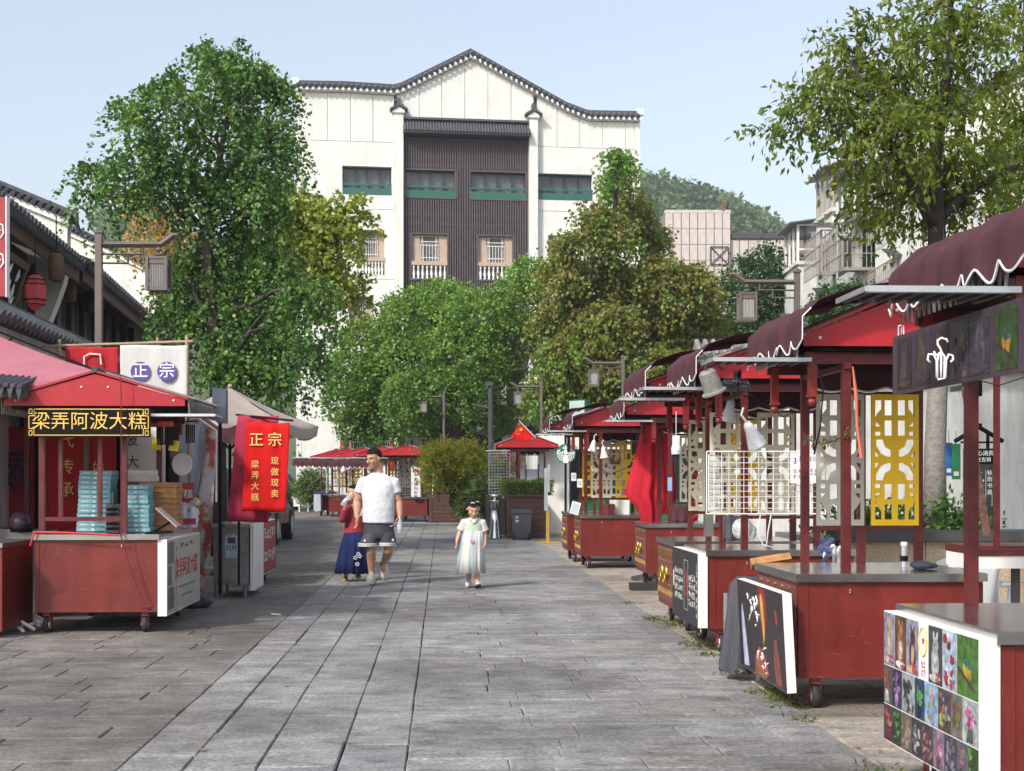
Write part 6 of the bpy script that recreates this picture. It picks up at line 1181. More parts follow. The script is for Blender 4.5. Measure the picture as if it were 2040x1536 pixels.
t = T('straw_hat', 'pale grey rounded fan hanging beside the tarpaulin at the left stall', 'hat', W(363, 925, 14.3), YAW); MB().lathe([(.10, -.02), (.10, .02)], n=20).build('brim', CARD, t, rot=(rad(90), 0, 0)); t.children[0].scale = (1, 1.15, 1)
rp = T('dark_red_cord', 'dark red cord tied from the gable to the wheel of the front left stall', 'cord', (0, 0, 0)); q = MB(); q.tube([W(241, 750, 12.68), W(242, 850, 12.66), W(241, 1068, 12.72), W(262, 1140, 12.74), W(287, 1205, 12.74)], .006, 5)
for i in range(5): q.tube([W(282 + R.uniform(-3, 3), 1210, 12.7), W(296 + R.uniform(0, 10), 1206 + R.uniform(-3, 10), 12.7), W(305 - R.uniform(0, 12), 1216, 12.72)], .006, 4)
q.build('cord', M('cord_maroon', (.14, .012, .03), .8), rp)
rr = T('red_ribbon', 'bright red plastic ribbon tied across the front left stall counter', 'ribbon', (0, 0, 0)); q = MB(); q.tube([W(66, 1060, 12.72), W(100, 1061, 12.72), W(170, 1063, 12.72), W(243, 1067, 12.73)], [.008, .012, .01, .006], 4); q.tube([W(68, 1060, 12.7), W(64, 1075, 12.7), W(60, 1088, 12.7)], .008, 4); q.build('ribbon', M('ribbon_red', (.6, .04, .05), .5), rr)
t = T('crash_helmet', 'glossy purple-brown motorcycle helmet on the counter at the left edge', 'helmet', W(42, 1040, 14.0)); q = MB(); q.ball((0, 0, .0), (.11, .13, .11), 16, 10); q.build('shell', M('helmet_gloss', (.09, .045, .075), .15, var=.2), t, smooth=True); q = MB(); q.ball((.05, -.03, -.01), (.075, .105, .06), 12, 8); q.build('visor', GLASS, t, smooth=True); MB().lathe([(.10, -.1), (.11, -.06)], n=16).build('rim', BLACK, t)
# shop behind the stall: red back cloths with brush characters
def banner(name, lab, cat, px0, py0, px1, py1, Y, m_, texts=(), wob=.02, rz=0, hang=True, group=None, sk=0):
    x0, z1 = gx(px0, Y), gz(py0, Y); w = gx(px1, Y) - x0; h = z1 - gz(py1, Y); r = T(name, lab, cat, (x0, Y, z1), rz, group)
    q = MB(); q.grid(lambda u, v: (w * u + sk * v, wob * math.sin(u * 9 + v * 2) * v + wob * .5 * math.sin(u * 17 + 1), -h * v + wob * .4 * math.sin(u * 6.3) ), 24, 16); o = q.build('cloth', m_, r, smooth=True); s_ = o.modifiers.new('thickness', 'SOLIDIFY'); s_.thickness = .002
    for (s__, size, fx_, fz_, mm, bold) in texts: text(s__, size, mm, r, (w * fx_ + sk * fz_, -wob * 1.6 - .003, -h * fz_), bold=bold, depth=.001, line=1.3)
    return r, w, h
DKB = M('dark_blue_brush', (.02, .015, .05), .8)
banner('red_back_cloth', 'red back cloth with gold characters behind the bars of the left stall', 'banner', 82, 855, 165, 1062, 14.95, REDF, [('代', .17, .62, .12, GOLDP, .006), ('传', .17, .62, .37, GOLDP, .006), ('承', .17, .62, .59, GOLDP, .0)], .012)
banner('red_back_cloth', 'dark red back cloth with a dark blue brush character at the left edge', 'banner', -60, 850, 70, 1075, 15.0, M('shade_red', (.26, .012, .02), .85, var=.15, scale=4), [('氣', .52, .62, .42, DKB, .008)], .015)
banner('red_back_cloth', 'narrow red back cloth with a gold character behind the teal boxes', 'banner', 178, 855, 232, 1000, 15.05, REDF, [('齿', .13, .35, .52, GOLDP, .006)], .01)
banner('white_back_cloth', 'white back cloth with dark characters above the maroon boxes', 'banner', 240, 850, 330, 1050, 15.1, WHC, [('波', .15, .25, .14, INK, .0), ('大', .15, .28, .36, INK, .0)], .012)
dk = T('shop_tent', 'dark stall tent frame sheltering the back cloths on the left', 'tent frame', (gx(60, 15.4), 15.4, 0), YAW)
for px in (-90, 68, 172, 236, 335): MB().box(gx(px, 15.4) - gx(60, 15.4) - .03, gx(px, 15.4) - gx(60, 15.4) + .03, -.2, -.14, 0, 2.2).build('pole', BLACK, dk)
MB().box(-1.9, 1.75, -.4, .3, 2.2, 2.26).build('roof_board', CHAR, dk); MB().box(-1.9, 1.6, .05, .1, 0, 2.18).build('back_sheet', M('tent_dark', (.05, .025, .03), .9), dk)
t = T('steel_counter', 'steel topped counter at the left edge under the red back cloth', 'counter', (gx(-40, 14.1), 14.1, 0)); MB().box(0, .58, 0, .5, .80, .90).build('top', STEELD, t); MB().box(.02, .56, .02, .48, 0, .799).build('cabinet', CHAR, t)
# bamboo frame with the two flags
bf = T('bamboo_rack', 'bamboo pole frame carrying a red and a white flag over the left stalls', 'frame', (0, 0, 0)); q = MB(); YB = 15.7
for nm, p, r_ in (('pole', [W(82, 690, YB), W(240, 685, YB), W(384, 680, YB)], .016), ('pole', [W(372, 668, YB), W(374, 760, YB), W(378, 951, YB), W(380, 1180, YB)], .02), ('pole', [W(119, 676, YB), W(119, 951, YB), W(119, 1190, YB)], .016), ('pole', [W(314, 672, YB + .05), W(314, 1000, YB + .05), W(314, 1190, YB + .05)], .016), ('pole', [W(360, 735, YB), W(384, 733, YB)], .012)):
    q = MB(); q.tube(p, r_, 8); a_, b_ = Vector(p[0]), Vector(p[-1]); n = int((b_ - a_).length / .22)
    for i in range(1, n): c_ = a_.lerp(b_, i / n); d = (b_ - a_).normalized() * .008; q.cyl(c_ - d, c_ + d, r_ * 1.18, n=8)
    q.build('pole', BAMB, bf, smooth=False)
banner('red_flag', 'red flag with part of a white ring mark on the bamboo frame', 'flag', 130, 691, 236, 770, YB - .03, REDF, [], .012)
o = [x for x in bpy.data.objects if x.name.startswith('red_flag')][0]; q = MB(); q.tube([(.22, -.03, -.26), (.22, -.03, -.11), (.28, -.03, -.08), (.40, -.03, -.09), (.41, -.03, -.2)], .01, 5); q.build('ring_mark', INKW, o)
r, w, h = banner('white_flag', 'white flag with two purple discs on the bamboo frame', 'flag', 239, 688, 374, 790, YB - .03, WHC, [], .012)
for fx_, s_ in ((.31, '正'), (.70, '宗')): q = MB(); q.tube([(w * fx_, -.026, -.292), (w * fx_, -.028, -.292)], [.108, .108], 24); d = q.build('disc', INDIGO, r); text(s_, .18, INKW, r, (w * fx_, -.031, -.292), bold=.008, depth=.001)
# red banner and the faded one behind it
banner('faded_banner', 'faded pink-red banner showing reversed lettering behind the bright red one', 'banner', 473, 828, 556, 1040, 16.05, PINKC, [('宗', .10, .2, .50, M('ghost_ink', (.22, .02, .05), .8), .0), ('可', .10, .1, .70, bpy.data.materials.get('ghost_ink'), .0)], .015, 0, sk=-.12)
banner('red_banner', 'bright red banner with gold characters hanging by the tarpaulin', 'banner', 490, 842, 578, 1019, 15.9, REDC, [('正', .165, .26, .20, GOLDP, .006), ('宗', .165, .68, .20, GOLDP, .006), ('梁\n弄\n大\n糕', .095, .28, .66, GOLDP, .004), ('现\n做\n现\n卖', .095, .72, .62, GOLDP, .004)], .012, 0, sk=-.05)
t = T('banner_pole', 'dark horizontal pole holding the red banners', 'pole', (0, 0, 0)); MB().tube([W(470, 826, 16.1), W(584, 838, 15.92)], .012, 6).build('pole', BLACK, t); q = MB(); q.tube([W(476, 826, 16.1), W(476, 1165, 16.1)], .014, 6); q.build('upright', BLACK, t)
# parasols
def parasol(label, apex, rad_, drop, n, m_, rot=0, valance_=.1, pole=True, tilt=(0, 0), group=None):
    r = T('parasol', label, 'parasol', (apex[0], apex[1], 0), 0, group); az = apex[2]; q = MB(); pts = []
    for i in range(n): a_ = rot + 2 * math.pi * i / n; pts.append((rad_ * math.cos(a_), rad_ * math.sin(a_), az - drop + tilt[0] * math.cos(a_) * rad_ + tilt[1] * math.sin(a_) * rad_))
    for i in range(n):
        a_, b_ = Vector(pts[i]), Vector(pts[(i + 1) % n]); top = Vector((0, 0, az)); K_ = 8
        vs = []; fs = []
        for j in range(K_ + 1):
            for k in range(K_ + 1): t_ = j / K_; e_ = a_.lerp(b_, k / K_); p = top.lerp(e_, t_); sag = -.12 * rad_ * t_ * (1 - t_) - .05 * rad_ * math.sin(math.pi * k / K_) * t_ * t_; vs.append(p + Vector((0, 0, sag - 0)))
        for j in range(K_):
            for k in range(K_): fs.append((j * (K_ + 1) + k, j * (K_ + 1) + k + 1, (j + 1) * (K_ + 1) + k + 1, (j + 1) * (K_ + 1) + k))
        base = K_ * (K_ + 1)
        for k in range(K_ + 1): p = vs[base + k]; vs.append(p + Vector((0, 0, -valance_)) - Vector((p.x, p.y, 0)).normalized() * .02)
        for k in range(K_): fs.append((base + k, base + k + 1, base + K_ + 1 + k + 1, base + K_ + 1 + k))
        MB().add(vs, fs).build('canopy_gore', m_, r, smooth=True)
    for i in range(n): MB().bar((0, 0, az - .05), Vector(pts[i]) + Vector((0, 0, -.03)), .016).build('rib', BLACK, r); MB().bar((0, 0, az - drop - .35), Vector(pts[i]) * .5 + Vector((0, 0, az * .5 - .03)), .014).build('strut', BLACK, r)
    if pole: MB().cyl((0, 0, 0), (0, 0, az), .024).build('pole', BLACK, r); MB().lathe([(.28, 0), (.28, .06), (.06, .1)], n=16).build('foot', CHAR, r)
    MB().ball((0, 0, az + .02), .035).build('finial', m_, r); return r
ptip = W(240, 750, 12.35); ptip = W(242, 752, 13.0); ap_ = Vector((-6.1, 14.4, 3.3)); pr_ = (Vector((ptip.x, ptip.y)) - Vector((-6.1, 14.4))).length
parasol('big faded pink parasol entering from the left edge above the front left stall', ap_, pr_, ap_.z - ptip.z, 4, PARAP, math.atan2(ptip.y - 14.4, ptip.x + 6.1), .05)
bc = W(458, 772, 20.5); parasol('large beige parasol with a drooping torn edge behind the red banner', bc, 1.28, .56, 8, PARAB, .1, .14, tilt=(-.0, 0))
q = MB(); q.grid(lambda u, v: (-.75 + 1.1 * u + .1 * v, -1.35 - .2 * v, 2.42 - .18 * math.sin(u * 2.5) * 1 - .22 * v + .05 * math.sin(u * 11)), 20, 6); t = T('plum_awning_cloth', 'sagging plum awning cloth caught under the beige parasol', 'awning', (bc.x + .45, bc.y, -.12)); q.build('cloth', PURP, t, smooth=True)
t = T('blue_grey_sign_box', 'dark blue-grey metal sign box standing up before the beige parasol', 'sign', W(433, 826, 16.4)); q = MB(); q.prism([(-.06, -.02), (.0, -.1), (.10, -.1), (.10, .30), (-.06, .32)], 0, .12); q.build('box', M('slate_blue', (.075, .09, .13), .5), t); MB().tube([(.02, .06, -.1), (.02, .06, -2.1)], .02, 6).build('post', BLACK, t)
for lab, px, py0, py1, Y, m_ in (('folded red parasol before the dark barred opening, redder of the two together', 682, 874, 985, 62, PARAR), ('folded faded red parasol before the dark barred opening', 698, 880, 985, 61, PARAP), ('folded red parasol against the corner of the slatted bay', 782, 869, 985, 60, PARAR)):
    z1 = gz(py0, Y); t = T('folded_parasol', lab, 'parasol', (gx(px, Y), Y, 0), 0, 'folded parasols by the hotel wall'); q = MB(); fold_rings(q, [(Vector((0, 0, z1)), .03, .03, 0), (Vector((0, 0, z1 - .5)), .12, .12, .6), (Vector((0, 0, z1 - 1.5)), .20, .20, 1)], 24, .12, 6); q.build('cloth', m_, t, smooth=True); MB().cyl((0, 0, 0), (0, 0, z1 + .05), .03).build('pole', ALU, t)
def folded_big():
    Y = 19.4; x = gx(1292, Y); t = T('folded_parasol', 'large folded red parasol hanging in soft pleats between two right stalls', 'parasol', (x, Y, 0)); q = MB()
    z = lambda py: gz(py, Y)
    fold_rings(q, [(Vector((.03, 0, z(790))), .03, .03, 0), (Vector((.03, 0, z(830))), .09, .08, .5), (Vector((.02, 0, z(900))), .17, .13, .8), (Vector((0, 0, z(960))), .25, .17, 1), (Vector((-.03, 0, z(985))), .27, .18, 1.1), (Vector((.02, 0, z(1012))), .17, .13, 1.3), (Vector((.04, 0, z(1048))), .10, .09, 1.4)], 60, .17, 7); fold_rings(q, [(Vector((.12, -.04, z(800))), .03, .03, 0), (Vector((.19, -.05, z(880))), .10, .08, .6), (Vector((.24, -.05, z(960))), .13, .10, 1), (Vector((.24, -.05, z(1000))), .12, .10, 1.2), (Vector((.2, -.05, z(1022))), .06, .05, 1.2)], 40, .16, 5); q.build('cloth', PARAR, t, smooth=True); MB().cyl((.03, 0, 0), (.03, 0, z(786)), .022).build('pole', BLACK, t); MB().lathe([(.24, 0), (.24, .05), (.05, .09)], n=14).build('foot', CHAR, t)
folded_big()
# tarpaulin tent with printed side
tp = T('printed_tarpaulin', 'pale tarpaulin with an orange and violet print bunched beside the front left stall', 'tarpaulin', (gx(380, 15.9), 15.9, 0)); k = 15.9 / F
def tq(px, py, y=0): return ((px - 380) * k, y, CH + (HY - py) * k)
q = MB(); q.grid(lambda u, v: (lambda p: (p[0] + .02 * math.sin(v * 8), p[1] + .12 * (1 - u) + .025 * math.sin(v * 14 + u * 3) + .02 * math.sin(u * 9 + v * 5), p[2]))(tq(343 + 58 * u, (834 + 14 * u) + (1060 - 835) * v)), 14, 24); q.build('white_side', TARP, tp, smooth=True)
PRT = clothmat('tarpaulin_print', (.50, .22, .11), .5, .1, 9, (1, 1, 1)); n_ = PRT.node_tree; rp_ = [x for x in n_.nodes if x.type == 'VALTORGB'][0]; rp_.color_ramp.interpolation = 'EASE'; el = rp_.color_ramp.elements; el[0].color = (.50, .50, .55, 1); el[1].color = (.16, .11, .27, 1); e3 = el.new(.46); e3.color = (.48, .46, .5, 1); e4 = el.new(.53); e4.color = (.42, .16, .08, 1); e5 = el.new(.58); e5.color = (.36, .06, .06, 1); [x for x in n_.nodes if x.type == 'TEX_NOISE'][0].inputs['Scale'].default_value = 3.2
q = MB(); q.grid(lambda u, v: (lambda p: (p[0] + .035 * math.sin(v * 9 + u * 2) * v, p[1] - .05 * u + .05 * math.sin(u * 6 + v * 7), p[2]))(tq(396 - 30 * v * v + (34 + 6 * v) * u, (838 + 22 * u) + (1192 - 850 - 10 * math.sin(u * 3)) * v)), 16, 30); q.build('printed_side', PRT, tp, smooth=True)
q = MB(); q.tube([tq(397, 835), tq(431, 858), tq(431, 1000)], .012, 5); q.tube([tq(335, 832, .5), tq(397, 835)], .012, 5); q.build('edge_tape', WHITE, tp)
t = T('cloth_bundle', 'dark bundle of cloth on the paving below the printed tarpaulin', 'bundle', G0 if False else (gx(392, 15.3), 15.3, 0)); q = MB(); [q.ball((R.uniform(-.1, .1), R.uniform(-.1, .1), R.uniform(.05, .13)), (.1, .1, .07), 10, 6) for _ in range(6)]; q.build('cloth', CHAR, t, smooth=True)
# steel cart and red cart with board beyond the tarpaulin
sc_ = T('steel_cart', 'stainless steel cupboard cart with a pale blue notice, beyond the tarpaulin', 'cart', (gx(425, 16.6), 16.6, 0), YAW); k = 16.6 / F
w = 70 * k; MB().box(0, w, 0, 1.0, .16, .83).build('cabinet', STEELD, sc_); MB().box(-.01, w + .01, -.015, 1.02, .831, .87).build('top', STEEL, sc_); MB().box(.03, w - .03, -.012, -.001, .19, .80).build('door', STEELD, sc_); MB().box(.14, .29, -.014, -.0125, .47, .74).build('notice', M('notice_blue', (.35, .48, .58), .6, var=.4, scale=25), sc_)
q = MB(); strokes(q, .15, .28, .56, .62, 4, 1, -.0145, 0, 2, .2); q.box(.17, .26, -.0155, -.0143, .64, .71); q.build('notice_print', INK, sc_)
for x in (.03, w - .05):
    for y in (.04, .9): MB().cyl((x, y, 0), (x, y, .159), .022).build('leg', STEELD, sc_)
MB().box(w + .02, w + .06, -.02, .9, .08, .86).build('white_panel', WHITE, sc_)
c3 = T('red_cart', 'dark red cart with a red white-lettered side board beyond the steel one', 'cart', (gx(488, 18.1), 18.1, 0), YAW); k = 18.1 / F
MB().box(0, .14, 0, 1.5, .17, .83).build('body', RED, c3); MB().box(-.02, .16, -.02, 1.52, .831, .87).build('top', STEEL, c3); MB().box(.142, .20, -.01, 1.6, .14, .84).build('backing', WHITE, c3); MB().box(.201, .204, 0, 1.59, .15, .83).build('face', M('board_red', (.33, .02, .03), .5), c3)
q = MB(); strokes(q, .1, 1.5, .58, .76, 7, 1, 0, 0, 21, .12); strokes(q, .1, 1.5, .28, .46, 7, 1, 0, 0, 22, .12); q.v = [(.2055 - y, x, z) for x, y, z in q.v]; q.build('lettering', INKW, c3)
for y in (.15, 1.3): o = ob('caster', FORKM, c3, (.08, y, 0)); ob('wheel', WHM, o)
t = T('folding_table', 'white folding table legs poking out at the left edge', 'table', (gx(-30, 12.9), 12.9, 0))
q = MB(); q.box(-.25, .14, -.02, .5, .70, .73); q.build('top', WHITE, t)
for y in (0., .45): q = MB(); q.bar((.02, y, .0), (.02 + .02, y, .69), .02); q.bar((.46, y, .02), (-.02, y, .3), .025); q.bar((.36, y, 0), (.0, y, .32), .025); q.build('legs', WHITE, t)
t = T('red_cabinet', 'red painted cabinet sliced by the left edge', 'cabinet', (gx(-70, 12.4), 12.4, 0)); MB().box(0, gx(4, 12.4) - gx(-70, 12.4), 0, .8, .06, .80).build('body', RED, t); MB().box(0, gx(6, 12.4) - gx(-70, 12.4), -.02, .82, .801, .84).build('top', STEELD, t)
# tiled roof edge at the far left
t = T('tiled_eave', 'low grey tiled eave with pointed drip tiles at the left edge beside the red gable', 'eave', W(0, 770, 12.6)); tilerun(t, 'eave', (-.6, -.15, .05), (.22, .0, -.02), (-.6, .3, .13), (.22, .4, .07), 14, TILE, .022)
q = MB()
for i in range(11): f_ = (i + .5) / 11; x = -.6 + .82 * f_; z = .09 - .11 * f_; q.prism([(x - .035, z + .02), (x + .035, z + .02), (x, z - .12)], -.17 + .13 * f_, -.15 + .13 * f_, 'y')
q.build('drip_tiles', TILE, t, kind='stuff')
# cars
def car(label, X, Y, rz, colr, low=True):
    r = T('parked_car', label, 'car', (X, Y, 0), rz); b = MB()      # rear faces -y
    prof = [(-2.2, .42), (-2.25, .70), (-2.15, .98), (-1.95, 1.08), (-1.6, 1.60), (-.9, 1.68), (.35, 1.62), (1.1, 1.10), (2.1, .95), (2.25, .6), (2.2, .35)]
    rs_ = []
    n = len(prof); W_ = .92
    for sx, ins in ((-1, 0), (1, 0)): pass
    vs = []; 
    for (y, z) in prof:
        w_ = W_ - (.20 if z > 1.3 else .03 if z > .9 else 0)
        for x in (-w_, w_): vs.append((x, y, z))
    fs = [(2 * i, 2 * i + 1, 2 * ((i + 1) % n) + 1, 2 * ((i + 1) % n)) for i in range(n)] + [tuple(2 * i for i in range(n)), tuple(2 * i + 1 for i in range(n))[::-1]]
    b.add(vs, fs); o = b.build('body', colr, r); bv = o.modifiers.new('bevel', 'BEVEL'); bv.width = .07; bv.segments = 3
    q = MB(); q.add([(-.70, -1.955, 1.13), (.70, -1.955, 1.13), (.62, -1.65, 1.56), (-.62, -1.65, 1.56)], [(0, 1, 2, 3)]); q.v += []; q.build('rear_window', GLASS, r); 
    for sx in (-1, 1):
        MB().box(sx * .62 - .2, sx * .62 + .2, -2.27, -2.20, .80, .95).build('tail_light', M('tail_red', (.4, .01, .01), .2) if 'tail_red' not in bpy.data.materials else bpy.data.materials['tail_red'], r)
        q = MB(); q.add([(sx * .90, -1.5, 1.12), (sx * .90, .7, 1.12), (sx * .735, .3, 1.55), (sx * .735, -1.3, 1.55)], [(0, 1, 2, 3)]); q.build('side_window', GLASS, r)
        for y in (-1.35, 1.4): wq_ = MB(); wq_.tube([(sx * .94, y, .34), (sx * .72, y, .34)], [.34, .34], 20); wo = wq_.build('wheel', RUB, r); MB().tube([(sx * .95, y, .34), (sx * .90, y, .34)], [.21, .21], 14).build('rim', ALU, wo)
    MB().box(-.26, .26, -2.29, -2.255, .52, .66).build('number_plate', M('plate_yellow', (.6, .42, .03), .5) if 'plate_yellow' not in bpy.data.materials else bpy.data.materials['plate_yellow'], r); MB().box(-.9, .9, -2.28, -2.12, .38, .50).build('bumper', CHAR, r)
    return r
CARG = M('car_grey', (.10, .11, .115), .25, .4, var=.06)
car('grey car parked behind the red banners', gx(573, 28.6) - 1.35, 30.8, YAW, CARG); car('dark blue-grey car parked farther away beside the white fence', gx(588, 60) - 1.2, 61.5, YAW, M('car_navy', (.03, .04, .055), .25, .4, var=.06))
# ------------------------------------------------ far end: planters, bins, plants, flag
def planter(label, px0, px1, pyb, h, dep, Y, rz=0):
    w = gx(px1, Y) - gx(px0, Y); r = T('wooden_planter', label, 'planter', (gx(px0, Y), Y, 0), rz); n = 7
    for i in range(n):
        z = .03 + (h - .08) * i / n; MB().box(.045, w - .045, R.uniform(-.004, .004), .03, z + .004, z + (h - .08) / n - .004).build('board', WOODD, r)
        MB().box(0.0, .028, .05, dep, z + .004, z + (h - .08) / n - .004).build('board', WOODD, r)
    for x in (0, w - .08): MB().box(x - .01, x + .09, -.02, .06, 0, h - .03).build('corner_post', WOODD, r)
    MB().box(-.03, w + .03, -.04, dep + .03, h - .045, h).build('rim', WOODD, r); MB().box(.05, w - .05, .04, dep, 0, h - .06).build('soil', EARTH, r); return r, w
GREENB = leafmat('box_hedge_leaf', [(.05, .10, .015), (.10, .17, .02), (.19, .26, .04)], .3)
pA, wA_ = planter('dark wooden planter box holding the clipped hedge, behind the grey wheelie bin', 1010, 1087, 1073, 1.02, 1.6, 32.6, YAW)
hdg = T('clipped_hedge', 'clipped box hedge on the wooden planter behind the grey wheelie bin', 'hedge', pA.location + Vector((0, 0, 1.0)), YAW)
MB().box(.0, wA_ + .12, .04, 1.5, .0, .30).build('stems', M('hedge_core', (.02, .035, .008), .9), hdg); n = 7000; P = np.stack([NR.uniform(-.1, wA_ + .2, n), NR.uniform(-.08, 1.6, n), NR.uniform(.0, .36, n)], 1); P[:, 2] += .03 * np.sin(P[:, 0] * 9)
ob('foliage', leafmesh('foliage', P, unit(n) + np.array([0, -.2, .5]), unit(n) + np.array([0, -.5, .6]), NR.uniform(.03, .055, n), .6, GREENB, NR.rand(n)), hdg)
pB, wB_ = planter('dark wooden planter box at the end of the far stalls, left of the sago plants', 855, 916, 1041, .98, 1.6, 44.2, YAW)
def bush(name, label, cat, loc, r, n, m_, size, asp, stem=True, inner=.7, up=.4, hang=0, tl=.25, droop=.2, lob=6, seed=3, bark=BARKD):
    q = random.Random(seed); lobes = [((q.uniform(-.6, .6) * r[0], q.uniform(-.5, .5) * r[1], r[2] * q.uniform(.7, 1.35)), (r[0] * q.uniform(.4, .6), r[1] * .5, r[2] * q.uniform(.35, .55))) for _ in range(lob)]
    t = T(name, label, cat, loc); P, A, N_, sz, ti = foliage(lobes, n, 7, tl, droop, size, asp, hang=hang, inner=inner, up=up); ob('foliage', leafmesh('foliage', P, A, N_, sz, asp, m_, ti), t)
    if stem:
        b = MB()
        for i, l in enumerate(lobes): limb(b, (q.uniform(-.1, .1), 0, 0), l[0], .03, .008, i)
        b.build('stems', bark, t)
    return t
MAPLE = leafmat('golden_leaf', [(.13, .19, .018), (.23, .28, .028), (.36, .36, .04), (.40, .26, .06)], .4)
bush('golden_bush', 'yellow-green leafy small tree spreading over the far stall and planter', 'bush', (gx(905, 41), 41, .5), (1.05, .9, 1.15), 1500, MAPLE, .10, .5, lob=11)
bush('planter_shrub', 'dull green low shrub in the far wooden planter', 'bush', pB.location + Vector((wB_ / 2, .6, .75)), (.5, .4, .30), 300, GREENB, .08, .4)
LFS = leafmat('sago_leaf', [(.03, .06, .015), (.06, .11, .02), (.12, .17, .04)], .3)
def fronds(label, loc, n, L_, seed):
    q = random.Random(seed); t = T('sago_plant', label, 'plant', loc); 
    for i in range(n):
        a_ = q.uniform(0, 6.28); b = MB(); c0 = Vector((q.uniform(-.35, .35), q.uniform(-.3, .3), q.uniform(.2, 1.35))); l = L_ * q.uniform(.7, 1.1); tilt_ = q.uniform(.3, 1.2); pr = []
        for j in range(9): s_ = j / 8; pr.append(c0 + Vector((math.cos(a_) * l * s_ * math.sin(tilt_), math.sin(a_) * l * s_ * math.sin(tilt_), l * s_ * math.cos(tilt_) - .45 * l * s_ * s_)))
        sd_ = Vector((-math.sin(a_), math.cos(a_), 0))
        for p, p2 in zip(pr, pr[1:]):
            d = (p2 - p)
            for sg in (-1, 1): w_ = l * .17; b.add([p, p + d * .8, p + d * 1.3 + sd_ * sg * w_ + Vector((0, 0, -.03))], [(0, 1, 2)])
        b.tube(pr, .006, 3); me = b.mesh('frond', LFS); setattr_face(me, 'tint', [min(1, max(0, q.random() * .5 + q.uniform(0, .5))) for _ in me.polygons]); ob('frond', me, t)
    MB().tube([(0, 0, 0), (.03, 0, .5), (0, 0, 1.2)], [.1, .08, .06], 8).build('stem', BARKD, t)
fronds('spiky sago-like plant behind the girl in the pale dress', (gx(962, 37), 37, .2), 60, .75, 4); fronds('second spiky sago-like plant, by the thin black pole', (gx(985, 39), 39, .45), 36, .7, 5)
bush('dark_shrub', 'dark shrub at the foot of the thin black pole', 'bush', (gx(948, 40.5), 40.5, 0), (.65, .6, .75), 700, LFS, .10, .4, lob=7, seed=8)
PINKL = leafmat('pinkish_leaf', [(.14, .10, .05), (.25, .14, .09), (.12, .12, .05)], .35); bush('reddish_bush', 'pale reddish bush between the thin black pole and the flag stall', 'bush', (gx(1008, 42), 42, 1.1), (.5, .5, .55), 420, PINKL, .08, .5, seed=11)
bush('pale_shrub', 'pale bushy shrub against the white wall left of the far stalls', 'bush', (gx(622, 58), 58, .1), (.7, .6, .95), 900, leafmat('pale_leaf', [(.06, .11, .03), (.12, .18, .06), (.2, .25, .1)], .3), .12, .45, lob=8, seed=12)
bush('fence_greens', 'bright green leafy vegetables above the white far fence', 'plant', (gx(600, 59.5), 59.5, .35), (.85, .4, .42), 420, leafmat('veg_leaf', [(.02, .10, .015), (.04, .16, .02), (.06, .2, .03)], .3), .14, .6, seed=13)
wf = T('white_fence', 'low white panel fence at the far left below green plants', 'fence', (gx(560, 58), 58, 0)); 
for i in range(7): MB().box(i * .36, i * .36 + .05, 0, .05, 0, .62).build('post', WHITE, wf)
for i in range(6): MB().box(i * .36 + .055, i * .36 + .355, .01, .04, .22, .60).build('panel', WHITE, wf)
# wheelie bin
wb_ = T('wheelie_bin', 'dark grey wheelie bin with a white recycling mark before the wooden planter', 'bin', (gx(1039, 31.9), 31.9, 0)); BIN = M('bin_grey', (.085, .09, .10), .55, var=.15, scale=6)
q = MB(); q.add([(x * w_, y * w_ * .95 + .2, z) for z, w_ in ((.05, .19), (.60, .235)) for x, y in ((-1, -1), (1, -1), (1, 1), (-1, 1))], [(0, 1, 5, 4), (1, 2, 6, 5), (2, 3, 7, 6), (3, 0, 4, 7), (0, 3, 2, 1), (4, 5, 6, 7)]); o = q.build('body', BIN, wb_)
q = MB(); q.box(-.25, .25, -.05, .46, .605, .64); q.prism([(-.25, .641), (.25, .641), (.20, .70), (-.20, .70)], -.04, .45); q.build('lid', BIN, wb_)
q = MB(); [q.box(-.14 + k_ * .09, -.125 + k_ * .09, -.012 - .0, .0 + .02, .12, .56) for k_ in range(4)]; q.build('ribs', BIN, o)
for sx in (-.17, .17): q = MB(); q.tube([(sx - .03, .02, .075), (sx + .03, .02, .075)], [.075, .075], 14); q.build('wheel', RUB, wb_)
q = MB(); q.tube([(-.13, -.018, .50), (-.10, -.02, .55), (-.07, -.018, .50), (-.13, -.018, .50)], .011, 4); q.box(-.14, -.06, -.02, -.012, .43, .455); q.box(-.125, -.075, -.02, -.012, .40, .415); q.build('recycling_mark', INKW, wb_)
ab = T('steel_ash_bin', 'waisted stainless steel ashtray bin left of the wooden planter', 'ashtray bin', (gx(986, 32.6), 32.6, 0)); MB().lathe([(.145, 0), (.14, .02), (.10, .35), (.085, .66)], n=20).build('base', STEEL, ab, smooth=True); MB().lathe([(.085, .662), (.10, .75), (.13, .87), (.13, .89)], n=20).build('bowl', STEEL, ab, smooth=True); MB().lathe([(.04, .892), (.04, .95), (.11, .97), (.12, 1.0), (.05, 1.04)], n=20).build('cap', STEEL, ab, smooth=True)
t = T('dark_bin', 'pair of charcoal litter bin shells right behind the steel ashtray bin', 'bin', (gx(986, 33.3), 33.3, 0)); q = MB(); q.box(-.22, -.10, 0, .4, .05, .92); q.box(.10, .22, 0, .4, .05, .92); q.build('shell', CHAR, t); MB().box(-.099, .099, .05, .4, .05, .9).build('core', BLACK, t)
